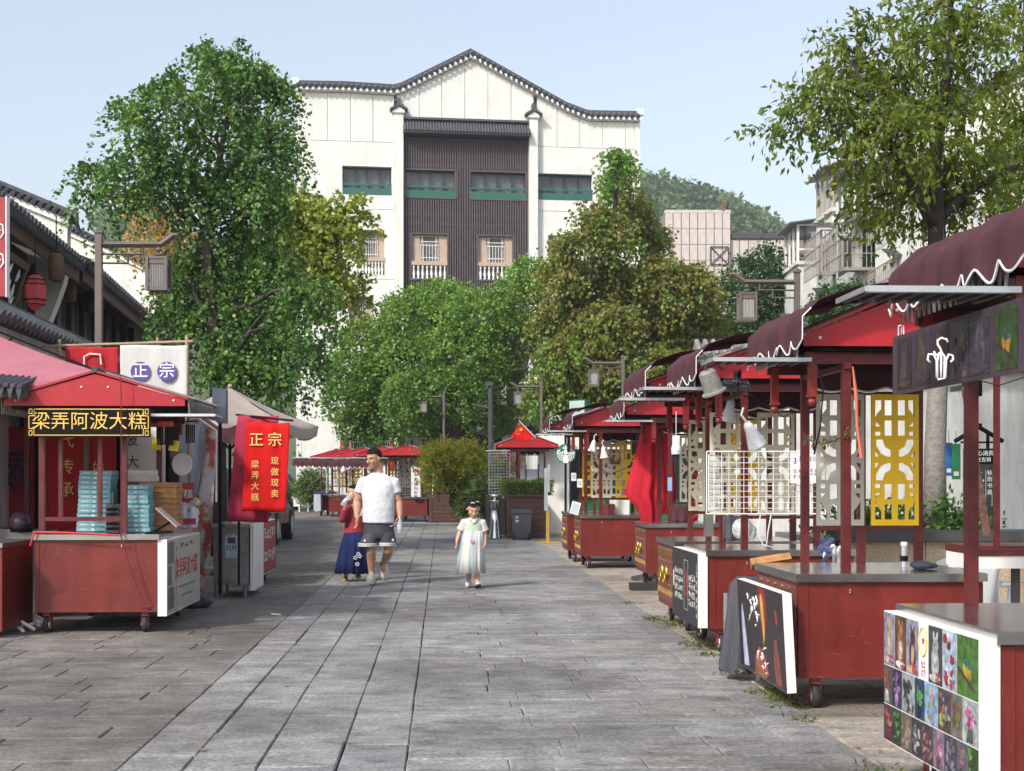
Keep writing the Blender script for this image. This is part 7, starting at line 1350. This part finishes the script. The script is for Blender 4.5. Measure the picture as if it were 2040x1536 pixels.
st = T('sign_stand', 'yellow T-foot stand with a tall silver strip sign beside the wooden planter', 'sign', (gx(1091, 30.4), 30.4, 0)); YW = M('ochre_metal', (.48, .30, .06), .5); q = MB(); q.box(-.035, .035, -.02, .02, .02, .72); q.box(-.23, .23, -.12, .12, 0, .02); q.build('stand', YW, st); MB().box(-.075, .005, -.035, -.021, .70, 1.62).build('strip', ALU, st); MB().box(-.0, .05, -.03, .0, 1.1, 1.7).build('upper_post', ALU, st)
q = MB(); q.box(-.065, -.005, -.037, -.0355, .8, 1.55); q.build('strip_print', M('strip_grey', (.35, .42, .42), .5, var=.2), st)
# things of the flag stall
fl = T('national_flag', 'small red flag with yellow stars stuck on the roof of the hedge stall', 'flag', W(1078, 893, 34.6)); k = 34.6 / F
def fq(px, py): return ((px - 1078) * k, 0, (893 - py) * k)
MB().tube([fq(1034, 838), fq(1067, 872)], .010, 5).build('pole', INKW, fl)
q = MB(); A_, B_, C_, D_ = (Vector(fq(*p)) for p in ((1037, 843), (1062, 868), (1046, 880), (1017, 869)))
q.grid(lambda u, v: tuple(A_.lerp(B_, u).lerp(D_.lerp(C_, u), v) + Vector((0, .02 * math.sin(v * 6), 0))), 6, 8); q.build('cloth', REDC, fl, smooth=True)
def star(q, cx_, cz_, r_, y): q.prism([(cx_ + (r_ if i % 2 == 0 else r_ * .4) * math.sin(i * .628 + .5), cz_ + (r_ if i % 2 == 0 else r_ * .4) * math.cos(i * .628 + .5)) for i in range(10)], y - .004, y)
q = MB(); p = fq(1038, 856); star(q, p[0], p[2], .055, -.025)
for s_ in ((1030, 859), (1029, 863), (1031, 866), (1035, 864)): p = fq(*s_); star(q, p[0], p[2], .016, -.025)
q.build('stars', M('flag_yellow', (.8, .55, .02), .6), fl)
t = T('white_checked_screen', 'pale checked paper screen in the stall behind the hedge', 'screen', (gx(1034, 36), 36, .85)); k = 36 / F; w = 55 * k
MB().box(0, w, 0, .01, 0, .78).build('sheet', M('checked_cloth', (.60, .60, .64), .8, var=.1, scale=30), t); q = MB(); [q.box(w * f_ - .012, w * f_ + .012, -.02, -.002, 0, .9) for f_ in (.25, .7)]; q.box(0, w, -.015, -.002, .25, .262); q.build('bars', BLACK, t)
def wiregrid(label, loc, w, h, n, m_, mat_, rz=0, r_=.003, frame=.006):
    t = T('wire_grid', label, 'wire rack', loc, rz); q = MB()
    for i in range(1, n): x = w * i / n; q.bar((x, 0, 0), (x, 0, h), r_)
    for j in range(1, m_): z = h * j / m_; q.bar((0, .004, z), (w, .004, z), r_)
    q.build('wires', mat_, t); q = MB()
    for a_, b_ in (((0, 0), (w, 0)), ((0, h), (w, h)), ((0, 0), (0, h)), ((w, 0), (w, h))): q.bar((a_[0], 0, a_[1]), (b_[0], 0, b_[1]), frame)
    q.build('rim', mat_, t); return t
wiregrid('tall pale wire grid at the left side of the hedge stall', W(974, 985, 34.9), .52, 1.02, 7, 14, ALU, 0, .006, .012)
# lottery board
lt = T('lottery_board', 'white upright lottery board with a red knot emblem on the far stall', 'sign', W(819, 990, 44.5)); k = 44.5 / F
MB().box(0, 18.5 * k, 0, .04, 0, 60 * k).build('board', M('board_white', (.70, .69, .68), .6, var=.04), lt); text('中\n国\n福\n利\n彩\n票', .125, INK, lt, (9.2 * k, -.003, 21 * k), bold=.0, line=1.1)
q = MB(); cx_, cz_ = 9.2 * k, 52 * k
for dx in (-1, 1):
    for r_ in (.05, .03): q.tube([(cx_ + dx * .055 + r_ * math.cos(a_ * .785), -.008, cz_ + r_ * math.sin(a_ * .785) * .8) for a_ in range(9)], .010, 5)
q.tube([(cx_ + .035 * math.cos(a_ * .785), -.008, cz_ + .045 + .03 * math.sin(a_ * .785)) for a_ in range(9)], .009, 5); q.prism([(cx_ - .012, cz_ - .04), (cx_ + .012, cz_ - .04), (cx_ + .006, cz_ - .1), (cx_ - .006, cz_ - .1)], -.012, -.002); q.build('knot_emblem', M('knot_red', (.5, .02, .04), .6), lt)
t = T('white_post_sign', 'thin white post with a pale disc right of the far stalls', 'sign', (gx(862, 44), 44, .9)); MB().cyl((0, 0, 0), (.03, 0, .75), .02).build('post', INKW, t); MB().tube([(.0, 0, .62), (.0, .02, .62)], [.10, .10], 16).build('disc', M('pale_lilac', (.5, .5, .58), .6), t)
t = T('grey_crate', 'pale grey and blue cold box at the end of the leftmost far stall', 'box', (gx(628, 52), 51.6, 0)); MB().box(0, .25, 0, .5, .18, .80).build('box', TARP, t); MB().box(.0, .8, .0, .5, .81, .9).build('tray', M('blue_tray', (.02, .04, .12), .5), t)
t = T('white_pole_fabric', 'white wrapped pole beside the leftmost far stall', 'pole', (gx(652, 51), 51, 0)); MB().cyl((0, 0, .85), (0, 0, 2.0), .05).build('post', WHITE, t)
for lab, px, py, Y in (('white hanging bulb lamp behind the head of the girl in crimson, left one', 684, 935, 47.5), ('white hanging bulb lamp in the far stalls, right one', 695, 930, 47.5)): t = T('bulb_lamp', lab, 'lamp', W(px, py, Y)); MB().lathe([(.05, -.12), (.09, -.08), (.09, 0), (.03, .06), (.02, .12)], n=10).build('bulb', PLAS, t, smooth=True)
for lab, px, Y in (('dark wire grid across the far stalls, left of the lottery stall', 671, 49.5), ('dark wire grid across the far stall under the lottery gable', 798, 46.4)): wiregrid(lab, W(px, 985, Y), .5, .7, 6, 8, ALU, -.1, .007, .012)
# ------------------------------------------------ things on and around the right stalls
wiregrid('large white wire grid hung across the stall with the verse board', W(1408, 1024, 11.25), .955, .50, 16, 11, INKW, .02, .0035, .008); wiregrid('smaller white wire grid turned along the street side of the verse-board stall', Vector((gx(1412, 11.5), 11.5, gz(1018, 11.5))), .7, .46, 9, 10, INKW, rad(72), .0035, .008)
mn = T('menu_sheet', 'white hand-drawn menu sheet clipped on the large white wire grid', 'sheet', W(1574, 963, 11.2)); k = 11.2 / F
MB().box(0, 61 * k, -.004, 0, 0, 62 * k).build('sheet', M('menu_paper', (.66, .65, .63), .8, var=.05), mn); q = MB(); strokes(q, .015, .11, .15, .225, 2, 1, -.0045, 0, 31, .12); q.build('blue_writing', M('blue_marker', (.05, .16, .36), .8), mn); q = MB(); strokes(q, .15, .23, .17, .22, 3, 1, -.0045, 0, 32, .12); strokes(q, .12, .22, .06, .12, 3, 2, -.0045, 0, 33, .08); strokes(q, .02, .1, .03, .12, 2, 2, -.0045, 0, 34, .06); q.build('grey_writing', INK, mn, kind='stuff')
def spot(label, loc, s, m_, rot):
    t = T('spot_lamp', label, 'lamp', loc); t.rotation_euler = rot; MB().lathe([(.03 * s, .16 * s), (.05 * s, .12 * s), (.055 * s, .06 * s), (.10 * s, -.10 * s), (.105 * s, -.12 * s)], n=18).build('hood', m_, t, smooth=True); MB().lathe([(.085 * s, -.122 * s), (.09 * s, -.118 * s)], n=18).build('lens', CHAR, t); MB().tube([(0, 0, .16 * s), (-.02 * s, 0, .26 * s), (.03 * s, .0, .32 * s)], .012 * s, 6).build('neck', m_, t)
spot('white bell-shaped spot lamp over the counter of the verse-board stall', W(1500, 868, 11.4), .8, PLAS, (rad(20), rad(-28), 0)); spot('white small spot lamp hanging in the dark above the smaller wire grid', W(1453, 820, 12.2), .7, PLAS, (rad(10), rad(8), 0))
spot('white spot lamp under the awning of the yellow-panel stall near the cafe logo', W(1181, 890, 21.9), .65, PLAS, (0, .2, 0)); spot('wire-wrapped pale lamp left of the bright yellow lattice panel near the cafe logo', W(1203, 903, 21.7), .65, CARD, (0, -.1, 0))
t = T('bulb_lamp', 'white dome light bulb hanging beside the large folded red parasol', 'lamp', W(1347, 905, 16.5)); MB().lathe([(.02, 0), (.055, .02), (.058, .06), (.05, .1), (.03, .12), (.022, .2)], n=16).build('bulb', PLAS, t, smooth=True); MB().lathe([(.056, .0), (.056, .055)], n=16).build('lens', M('bulb_lens', (.5, .52, .6), .4), t); MB().tube([(0, 0, .2), (0, 0, .5)], .004, 4).build('cord', INKW, t)
def fan(label, loc, s, rot):
    t = T('electric_fan', label, 'fan', loc); t.rotation_euler = rot; q = MB()
    for i in range(22): a_ = 2 * math.pi * i / 22; q.tube([(.03 * s * math.cos(a_), -.06 * s, .03 * s * math.sin(a_)), (.17 * s * math.cos(a_), -.055 * s, .17 * s * math.sin(a_)), (.19 * s * math.cos(a_), 0, .19 * s * math.sin(a_)), (.15 * s * math.cos(a_), .06 * s, .15 * s * math.sin(a_))], .004 * s, 4)
    q.tube([(.19 * s * math.cos(i * .2618), 0, .19 * s * math.sin(i * .2618)) for i in range(25)], .008 * s, 5); q.build('guard', CHAR, t); q = MB()
    for i in range(4): a_ = i * 1.57 + .3; q.obox((.085 * s * math.cos(a_), 0, .085 * s * math.sin(a_)), (.15 * s, .01 * s, .08 * s), (.4, -a_, 0))
    q.build('blades', CHAR, t); MB().tube([(0, .0, 0), (0, .18 * s, 0)], [.06 * s, .05 * s], 10).build('motor', BLACK, t); MB().tube([(0, .12 * s, 0), (0, .14 * s, .2 * s)], .02 * s, 6).build('bracket', BLACK, t)
fan('black desk fan hung face-down under the canopy of the verse-board stall', W(1466, 768, 11.0), .62, (rad(78), rad(10), 0))
t = T('grey_floodlight', 'dusty grey cylindrical heater lamp tilted under the canopy edge of the verse-board stall', 'lamp', W(1416, 762, 10.9)); t.rotation_euler = (rad(10), rad(-22), 0); MB().lathe([(.10, -.09), (.10, -.075), (.08, -.065), (.07, .08), (.05, .1)], n=18).build('housing', M('dusty_grey', (.20, .19, .17), .7, var=.3, scale=20), t, smooth=False); MB().tube([(0, 0, .1), (.03, 0, .22)], .012, 6).build('bracket', CHAR, t)
bs = T('bowl_string', 'string of nested bright red bowls hanging at a right stall post', 'hanging goods', W(1381, 1040, 14.6)); k = 14.6 / F
bm_ = MB().lathe([(.012, 0), (.042, .02), (.058, .055), (.06, .07), (.055, .068), (.04, .025)], n=14).mesh('bowl', M('bowl_red', (.55, .02, .015), .4), True)
for i in range(7): ob('bowl', bm_, bs, (R.uniform(-.004, .004), 0, i * .072))
MB().tube([(0, 0, 0), (0, 0, .62)], .006, 4).build('string', BLACK, bs)
t = T('steel_post_sleeve', 'bright steel box on a post at the verse-board stall counter', 'box', W(1413, 1068, 11.9)); MB().box(-.045, .03, -.04, .04, .0, .19).build('box', STEEL, t)
for lab, px0, py0, px1, py1, Y, m_ in (('blue payment tag on the tall near post', 1883, 882, 1897, 948, 6.4, BLUE), ('green payment tag on the tall near post', 1896, 884, 1913, 955, 6.35, GREENT)):
    k = Y / F; t = T('hanging_tag', lab, 'tag', W(px0, py1, Y)); w, h = (px1 - px0) * k, (py1 - py0) * k; MB().box(0, w, -.004, 0, 0, h).build('card', m_, t); MB().box(w * .2, w * .8, -.0055, -.0042, h * .1, h * .22).build('white_strip', INKW, t); MB().tube([(w / 2, 0, h), (w / 2, 0, h + .06)], .0015, 3).build('string', BLACK, t)
t = T('hanging_tag', 'small blue tag on the post beside the hanging white bulb', 'tag', W(1330, 978, 17.6)); MB().box(0, .055, -.004, 0, 0, .17).build('card', M('tag_pale_blue', (.2, .35, .55), .5), t)
for lab, px, py, Y in (('white square notice card on the post of the far yellow-panel stall', 1155, 971, 21.6), ('pale square notice card behind the first one on the far yellow-panel stall', 1143, 958, 22.6)): t = T('notice_card', lab, 'card', W(px, py, Y)); MB().box(-.04, .04, -.006, 0, 0, .13).build('card', WHITE, t); q = MB(); strokes(q, -.03, .03, .03, .1, 2, 3, -.0065, 0, 4, .15); q.build('print', INK, t)
t = T('orange_ribbon', 'long faded orange plastic ribbon hanging left of the yellow lattice panel', 'ribbon', (0, 0, 0)); q = MB(); q.tube([W(1699, 730, 8.5), W(1706, 790, 8.5), W(1708, 850, 8.5), W(1717, 912, 8.5)], [.005, .012, .009, .014], 4); q.build('ribbon', M('ribbon_orange', (.55, .14, .08), .6), t)
t = T('vine_garland', 'dry leafy vine strung between the posts of the leaning-board stall', 'garland', (0, 0, 0)); q = MB(); pts = [W(1600, 868, 9.0), W(1625, 884, 9.0), W(1660, 880, 8.8), W(1694, 856, 8.55)]; q.tube(pts, .004, 4)
for i in range(60): u = R.random() * 2.999; p = pts[int(u)].lerp(pts[int(u) + 1], u % 1); q.obox(p + Vector((R.uniform(-.02, .02), R.uniform(-.02, .02), R.uniform(-.03, .02))), (.03, .003, .012), (R.random() * 3, R.random() * 3, R.random() * 3))
q.build('vine', M('dry_vine', (.14, .11, .05), .9), t)
t = T('leaning_stick', 'rough brown wooden stick leaning beside the black direction board', 'stick', (0, 0, 0)); q = MB(); q.tube([W(1922, 770, 12.6), W(1938, 890, 12.6), W(1955, 990, 12.6), W(1966, 1066, 12.6)], [.03, .035, .038, .042], 7); q.build('stick', M('rough_stick', (.13, .065, .045), .9, var=.6, scale=20, bump=.6), t)
t = T('steel_tube', 'short upright steel tube with a black clamp on the leaning-board stall counter', 'tube', W(1801, 1120, 9.2)); t.location.z = .832; MB().cyl((0, 0, 0), (0, 0, .14), .019).build('tube', ALU, t); MB().cyl((0, 0, .142), (0, 0, .165), .022).build('cap', INKW, t); MB().cyl((0, 0, .04), (0, 0, .075), .026).build('clamp', BLACK, t)
t = T('navy_bag', 'flat dark navy cloth bag lying on the leaning-board stall counter', 'bag', W(1836, 1130, 9.0)); t.location.z = .834; q = MB(); q.ball((0, 0, .025), (.075, .09, .028), 14, 8); q.ball((.05, .02, .02), (.06, .07, .02), 12, 6); q.build('cloth', M('navy_cloth', (.025, .035, .055), .85, var=.3, scale=10, bump=.4), t, smooth=True)
t = T('wooden_plank', 'yellowish wooden plank end sticking out at the back of the leaning-board stall counter', 'plank', (0, 0, 0)); q = MB(); q.bar(W(1496, 1124, 9.9), W(1575, 1112, 9.9), .06); q.build('plank', TRAYW, t)
def whitechair(label, loc, rz, s=1):
    t = T('plastic_chair', label, 'chair', loc, rz, 'white plastic chairs behind the near right stalls'); q = MB(); q.box(-.21, .21, -.2, .2, .42, .45); q.build('seat', PLAS, t); q = MB()
    q.grid(lambda u, v: (-.21 + .42 * u, .2 + .10 * v + .03 * math.cos(u * 6.28), .45 + .42 * v - .05 * (2 * u - 1) ** 2 * v), 10, 8); o = q.build('backrest', PLAS, t, smooth=True); m_ = o.modifiers.new('thickness', 'SOLIDIFY'); m_.thickness = .02
    for x in (-.19, .19):
        for y in (-.18, .18): MB().tube([(x, y, .42), (x * 1.15, y * 1.15, 0)], [.022, .015], 6).build('leg', PLAS, t)
        q = MB(); q.tube([(x, -.18, .44), (x * 1.1, -.16, .64), (x * 1.1, .2, .66)], .02, 6); q.build('armrest', PLAS, t)
    return t
whitechair('white plastic chair whose back shows left of the tall near post', (gx(1880, 9.9), 9.9, 0), rad(200)); whitechair('white plastic chair in front of the granite planter, right of the tall near post', (gx(1945, 10.2), 10.2, 0), rad(150))
t = T('folding_stool', 'folded white stool leaning behind the leaning-board stall counter, with checked ribbon', 'stool', (gx(1663, 10.2), 10.2, 0)); q = MB()
for x0, x1 in ((-.08, .0), (.02, .07)): q.bar((x0, 0, 0), (x0 + .02, .05, .9), .02); q.bar((x1, .1, 0), (x1 + .01, .05, .92), .02); q.bar((x0 + .02, .05, .9), (x1 + .01, .05, .92), .022)
q.build('frame', PLAS, t); q = MB(); [q.obox((R.uniform(-.12, -.05), -.06, R.uniform(.75, .95)), (.03, .004, .10), (R.uniform(-.5, .5), R.uniform(-1, 1), 0)) for _ in range(12)]; q.build('checked_ribbon', M('checked', (.10, .12, .25), .8, var=.8, scale=80), t)
t = T('grey_draped_cloth', 'charcoal cloth draped over a low stool behind the leaning painted board', 'cloth', (gx(1476, 9.9), 9.9, 0)); q = MB()
fold_rings(q, [(Vector((.07, 0, .725)), .03, .03, 0), (Vector((.06, 0, .72)), .09, .09, 0), (Vector((.04, 0, .67)), .12, .12, .3), (Vector((.03, 0, .45)), .13, .135, .9), (Vector((.01, 0, .25)), .14, .14, 1.1), (Vector((.0, 0, .07)), .15, .15, 1.5)], 60, .12, 6); q.build('cloth', GREYC, t, smooth=True)
for x, y in ((-.10, .06), (.10, -.1), (.12, .1)): MB().box(x - .012, x + .012, y - .012, y + .012, 0, .6).build('stool_leg', ALU, t)
# side table of the nearest stall
t = T('dark_shelf', 'dark narrow shelf board behind the nearest stall, right edge', 'shelf', (gx(1926, 8.0), 8.0, 0)); MB().box(0, .9, 0, .4, .985, 1.03).build('board', POST, t); MB().box(.0, .9, .02, .38, .90, .983).build('apron', WHITE, t); MB().box(.30, .34, .1, .14, 0, .899).build('leg', CHAR, t); MB().box(.16, .19, .0, .03, 1.031, 2.0).build('upright', POST, t)
# direction board
db = T('direction_board', 'black roofed direction board with white arrows and characters by the white wall', 'sign', (gx(1952, 15.6), 15.6, .62)); k = 15.6 / F
MB().box(-.165, .165, 0, .07, 0, 1.12).build('board', M('board_black', (.022, .023, .025), .5), db); MB().box(-.165, .165, -.006, .0, .95, 1.12).build('header', BLACK, db)
q = MB()
for s_ in (-1, 1): q.bar((0, .035, 1.36), (s_ * .27, .035, 1.2), .035); q.box(s_ * .10 - .015, s_ * .10 + .015, .02, .05, 1.12, 1.28)
q.box(-.2, .2, .02, .05, 1.18, 1.2); q.box(-.03, .03, .01, .06, 1.34, 1.4); q.build('roof', BLACK, db)
text('放心消费', .062, INKW, db, (.03, -.008, 1.065), depth=.0005); text('在古镇', .055, INKW, db, (.04, -.008, .995), depth=.0005); MB().box(-.15, -.09, -.0075, -.0062, 1.0, 1.09).build('green_mark', M('mark_green', (.3, .5, .42), .6), db)
text('秋\n雨\n书\n屋', .062, INKW, db, (.11, -.002, .74), depth=.0005, line=1.15); q = MB(); q.box(.065, .068, -.0015, -.0003, .22, .88); strokes(q, .125, .145, .48, .62, 1, 8, -.0004, 0, 8, .15)
for z_ in (.74, .62, .52, .40, .30): q.box(-.15, .05, -.0015, -.0003, z_ - .03, z_ - .027)
for z_, d in ((.84, 'u'), (.62, 'l'), (.42, 'r')):
    if d == 'u': q.bar((0, -.001, z_ - .03), (0, -.001, z_ + .03), .006); q.bar((0, -.001, z_ + .03), (-.02, -.001, z_ + .01), .006); q.bar((0, -.001, z_ + .03), (.02, -.001, z_ + .01), .006)
    else: s_ = -1 if d == 'l' else 1; q.bar((-.03, -.001, z_), (.03, -.001, z_), .006); q.bar((s_ * .03, -.001, z_), (s_ * .01, -.001, z_ + .02), .006); q.bar((s_ * .03, -.001, z_), (s_ * .01, -.001, z_ - .02), .006)
for i, z_ in enumerate((.76, .70, .56, .50, .36, .28)): strokes(q, -.06, .05, z_ - .018, z_ + .018, 4, 1, -.0004, 0, 40 + i, .16)
q.build('white_print', INKW, db, kind='stuff'); MB().tube([(.02, -.003, .13), (.02, -.0005, .13)], [.028, .028], 16).build('round_mark', M('mark_cream', (.6, .5, .35), .6), db)
# plants in the granite planter and weeds in the joints
for i, (px, lab) in enumerate(((1690, 'small green plant in the granite planter, left of the yellow lattice panel'), (1790, 'green plant in the granite planter seen through the yellow lattice panel'), (1905, 'green plant in the granite planter right of the grey tree trunk'))): bush('planter_plant', lab, 'plant', (gx(px, 14.1), 14.1, .78), (.28, .2, .17), 110, leafmat('planter_leaf_%d' % i, [(.03, .08, .015), (.06, .14, .025), (.11, .19, .04)], .35), .075, .45, seed=i + 30)
P = []
for i in range(30):
    c_ = street(2.15 + R.gauss(0, .05), R.choice((R.uniform(5.6, 16), R.uniform(8, 12.5)))); n = R.randint(6, 26); P.append(np.array(c_) + np.column_stack([NR.normal(0, .05, n), NR.normal(0, .07, n), np.full(n, .002)]))
for px, py in ((1300, 1233), (1340, 1243), (1400, 1288), (1445, 1288), (1560, 1393), (1580, 1404)):
    c_ = W(px, py, CH * F / (py - HY)); n = 90; P.append(np.array(c_) * np.array([1, 1, 0]) + np.column_stack([NR.normal(0, .07, n), NR.normal(0, .10, n), np.full(n, .002)]))
P = np.concatenate(P); n = len(P); ob('weeds', leafmesh('weeds', P, unit(n) * np.array([1, 1, .4]) + np.array([0, 0, .5]), unit(n), NR.uniform(.02, .05, n), .35, leafmat('weed_leaf', [(.05, .08, .015), (.09, .13, .02), (.2, .17, .06)], .3), NR.rand(n)), kind='stuff')
P = np.array([street(R.uniform(-2.5, 2.3), R.uniform(5.5, 17)) for _ in range(46)]); P[:, 2] = .006; n = len(P)
ob('fallen_leaves', leafmesh('fallen_leaves', P, unit(n) * np.array([1, 1, .1]), np.array([[0, 0, 1.0]]) + unit(n) * .3, NR.uniform(.03, .06, n), .5, leafmat('dry_leaf', [(.10, .06, .03), (.25, .15, .06), (.16, .12, .05)], .1), NR.rand(n)), kind='stuff')
st_ = MB()
for cx_, cy_, rx, ry in ((2.02, 5.6, .16, .5), (2.25, 5.2, .12, .3)):
    pts = []
    for i in range(24): a_ = i * .2618; w_ = 1 + R.uniform(-.25, .25); p = street(cx_ + rx * w_ * math.cos(a_), cy_ + ry * w_ * math.sin(a_)); pts.append((p.x, p.y))
    st_.add([(x, y, .009) for x, y in pts], [tuple(range(24))])
st_.build('spill_stain', M('rusty_stain', (.12, .035, .025), .35, var=.5, scale=7), kind='stuff')
t = T('black_block', 'black rubber block chocking the wheel of the parasol-side stall', 'block', (gx(1275, 17.6), 17.6, 0)); MB().box(-.12, .22, 0, .25, .004, .09).build('block', RUB, t)
t = T('white_scrap', 'scrap of white paper on the paving left of the walking girl in crimson', 'litter', W(550, 1226, CH * F / (1226 - HY))); MB().obox((0, 0, .012), (.10, .05, .006), (.1, .1, .3)).build('paper', INKW, t)

# cables and small goods that clutter the right stalls
CORD = M('black_cord', (.015, .014, .014), .6)
for lab, pts, m_, r_ in (('thin black cable sagging between the beams of the verse-board stall', [(1425, 722, 11.3), (1500, 790, 11.5), (1560, 830, 11.8), (1620, 808, 12)], CORD, .004), ('thin black cable looped from the roof edge beside the grey hooks', [(1620, 705, 8.5), (1640, 770, 8.6), (1634, 850, 8.7), (1622, 905, 8.8)], CORD, .006), ('black cable strung across the top of the white wall at the right edge', [(1930, 752, 8), (1990, 768, 8), (2060, 745, 8)], CORD, .004), ('thin cable with loops under the yellow-panel stall near the cafe logo', [(1175, 890, 21.8), (1190, 930, 21.8), (1215, 945, 21.8), (1250, 932, 21.9)], CORD, .006), ('white power cord hanging below the large wire grid, longer of two', [(1515, 1026, 11.5), (1508, 1060, 11.5), (1520, 1085, 11.5), (1545, 1092, 11.5)], PLAS, .005), ('white power cord hanging below the large wire grid, with a plug', [(1536, 1026, 11.5), (1530, 1060, 11.5), (1527, 1088, 11.5)], PLAS, .006), ('thin wire strung from the right edge down to the glowing hook', [(2032, 600, 5.2), (1950, 640, 5.25), (1876, 675, 5.3)], CORD, .0015), ('thin wire strung from the roof corner down to the glowing hook', [(1745, 598, 5.6), (1810, 640, 5.45), (1868, 676, 5.3)], CORD, .0015)):
    t = T('cable', lab, 'cable', (0, 0, 0)); MB().tube([W(*p) for p in pts], r_, 5).build('cord', m_, t, smooth=True)
t = T('plastic_bag', 'knotted clear plastic bag of goods standing behind the wire grids', 'bag', W(1478, 1074, 12.3)); q = MB(); q.ball((0, 0, .09), (.10, .08, .10), 12, 8); q.ball((.0, 0, .21), (.03, .03, .05), 8, 6); q.ball((.07, .02, .06), (.07, .06, .07), 10, 6); q.build('film', M('bag_film', (.50, .52, .52), .3, var=.5, scale=18, bump=.6, bscale=20), t, smooth=True)
t = T('fan_heater_box', 'black speaker-like box hanging in the dark of the stall behind the bulb', 'box', W(1436, 850, 13.4)); q = MB(); q.box(-.09, .09, 0, .12, 0, .16); q.build('case', BLACK, t); q = MB(); [q.box(-.07, .07, -.006, -.001, .02 + .025 * i, .032 + .025 * i) for i in range(5)]; q.build('ribs', CHAR, t); MB().tube([(0, .06, .161), (0, .06, .4)], .006, 4).build('cord', CORD, t)
for lab, px, py, Y, w, h, m_ in (('pale carton stacked on the far yellow-panel stall counter', 1235, 1027, 22.4, .3, .22, CARD), ('maroon tin box on the far yellow-panel stall counter', 1212, 1028, 22.2, .2, .16, MAROON)):
    t = T('carton', lab, 'box', W(px, py, Y)); t.location.z = .834; MB().box(-w / 2, w / 2, 0, .2, 0, h).build('carton', m_, t); MB().box(-w / 2 - .003, w / 2 + .003, -.003, .203, h * .78, h + .003).build('lid', m_, t)
t = T('payment_stand', 'small white framed card standing on the far yellow-panel stall counter', 'card stand', W(1146, 1022, 22.2)); t.location.z = .834; q = MB(); q.obox((0, 0, .10), (.14, .012, .2), (-.2, .25, 0)); q.build('frame', WHITE, t); q = MB(); q.obox((0, -.008, .10), (.11, .006, .16), (-.2, .25, 0)); q.build('face', TARP, t)

for lab, px, py, Y, r_ in (('small round wicker basket hanging behind the large wire grid', 1632, 900, 12.2, .06), ('wicker basket hanging in the stall beside the folded red parasol', 1392, 900, 18.4, .10), ('wicker basket hanging in the far yellow-panel stall', 1225, 925, 22.3, .10)):
    t = T('wicker_basket', lab, 'basket', W(px, py, Y)); MB().lathe([(r_ * .7, 0), (r_, r_ * .5), (r_ * .95, r_ * 1.2), (r_ * .85, r_ * 1.2), (r_ * .6, r_ * .2)], n=14).build('bowl', RATT, t, smooth=True); q = MB(); q.tube([(r_ * .9 * math.cos(a_ * .314), 0, r_ * 1.2 + r_ * 1.1 * math.sin(a_ * .314)) for a_ in range(11)], .006, 4); q.build('handle', RATT, t); MB().tube([(0, 0, r_ * 2.3), (0, 0, r_ * 2.3 + .25)], .003, 4).build('cord', CORD, t)
for lab, px, py, Y, m_, w in (('dark towel hung over the back rail of the verse-board stall', 1462, 1032, 12.3, CHAR, .2), ('plum towel hung on the rail of the stall beside the folded red parasol', 1350, 1010, 18.6, PURP, .25)):
    t = T('hanging_towel', lab, 'towel', W(px, py, Y)); q = MB(); q.grid(lambda u, v: (-w / 2 + w * u, -.02 + .012 * math.sin(u * 14) * v, .02 - .22 * v), 14, 6); o = q.build('cloth', m_, t, smooth=True); sm_ = o.modifiers.new('thickness', 'SOLIDIFY'); sm_.thickness = .004
for lab, px, py, Y in (('pair of black hanging power boxes under the canopy of the stall beside the folded parasol', 1385, 840, 18.2), ('black hanging power box in the near dark end of the far yellow-panel stall', 1268, 905, 21.9)):
    t = T('power_box', lab, 'power box', W(px, py, Y)); MB().box(-.07, .07, 0, .08, 0, .2).build('case', BLACK, t); MB().tube([(0, .04, .2), (.05, .04, .4), (.2, .04, .5)], .006, 4).build('cord', CORD, t)
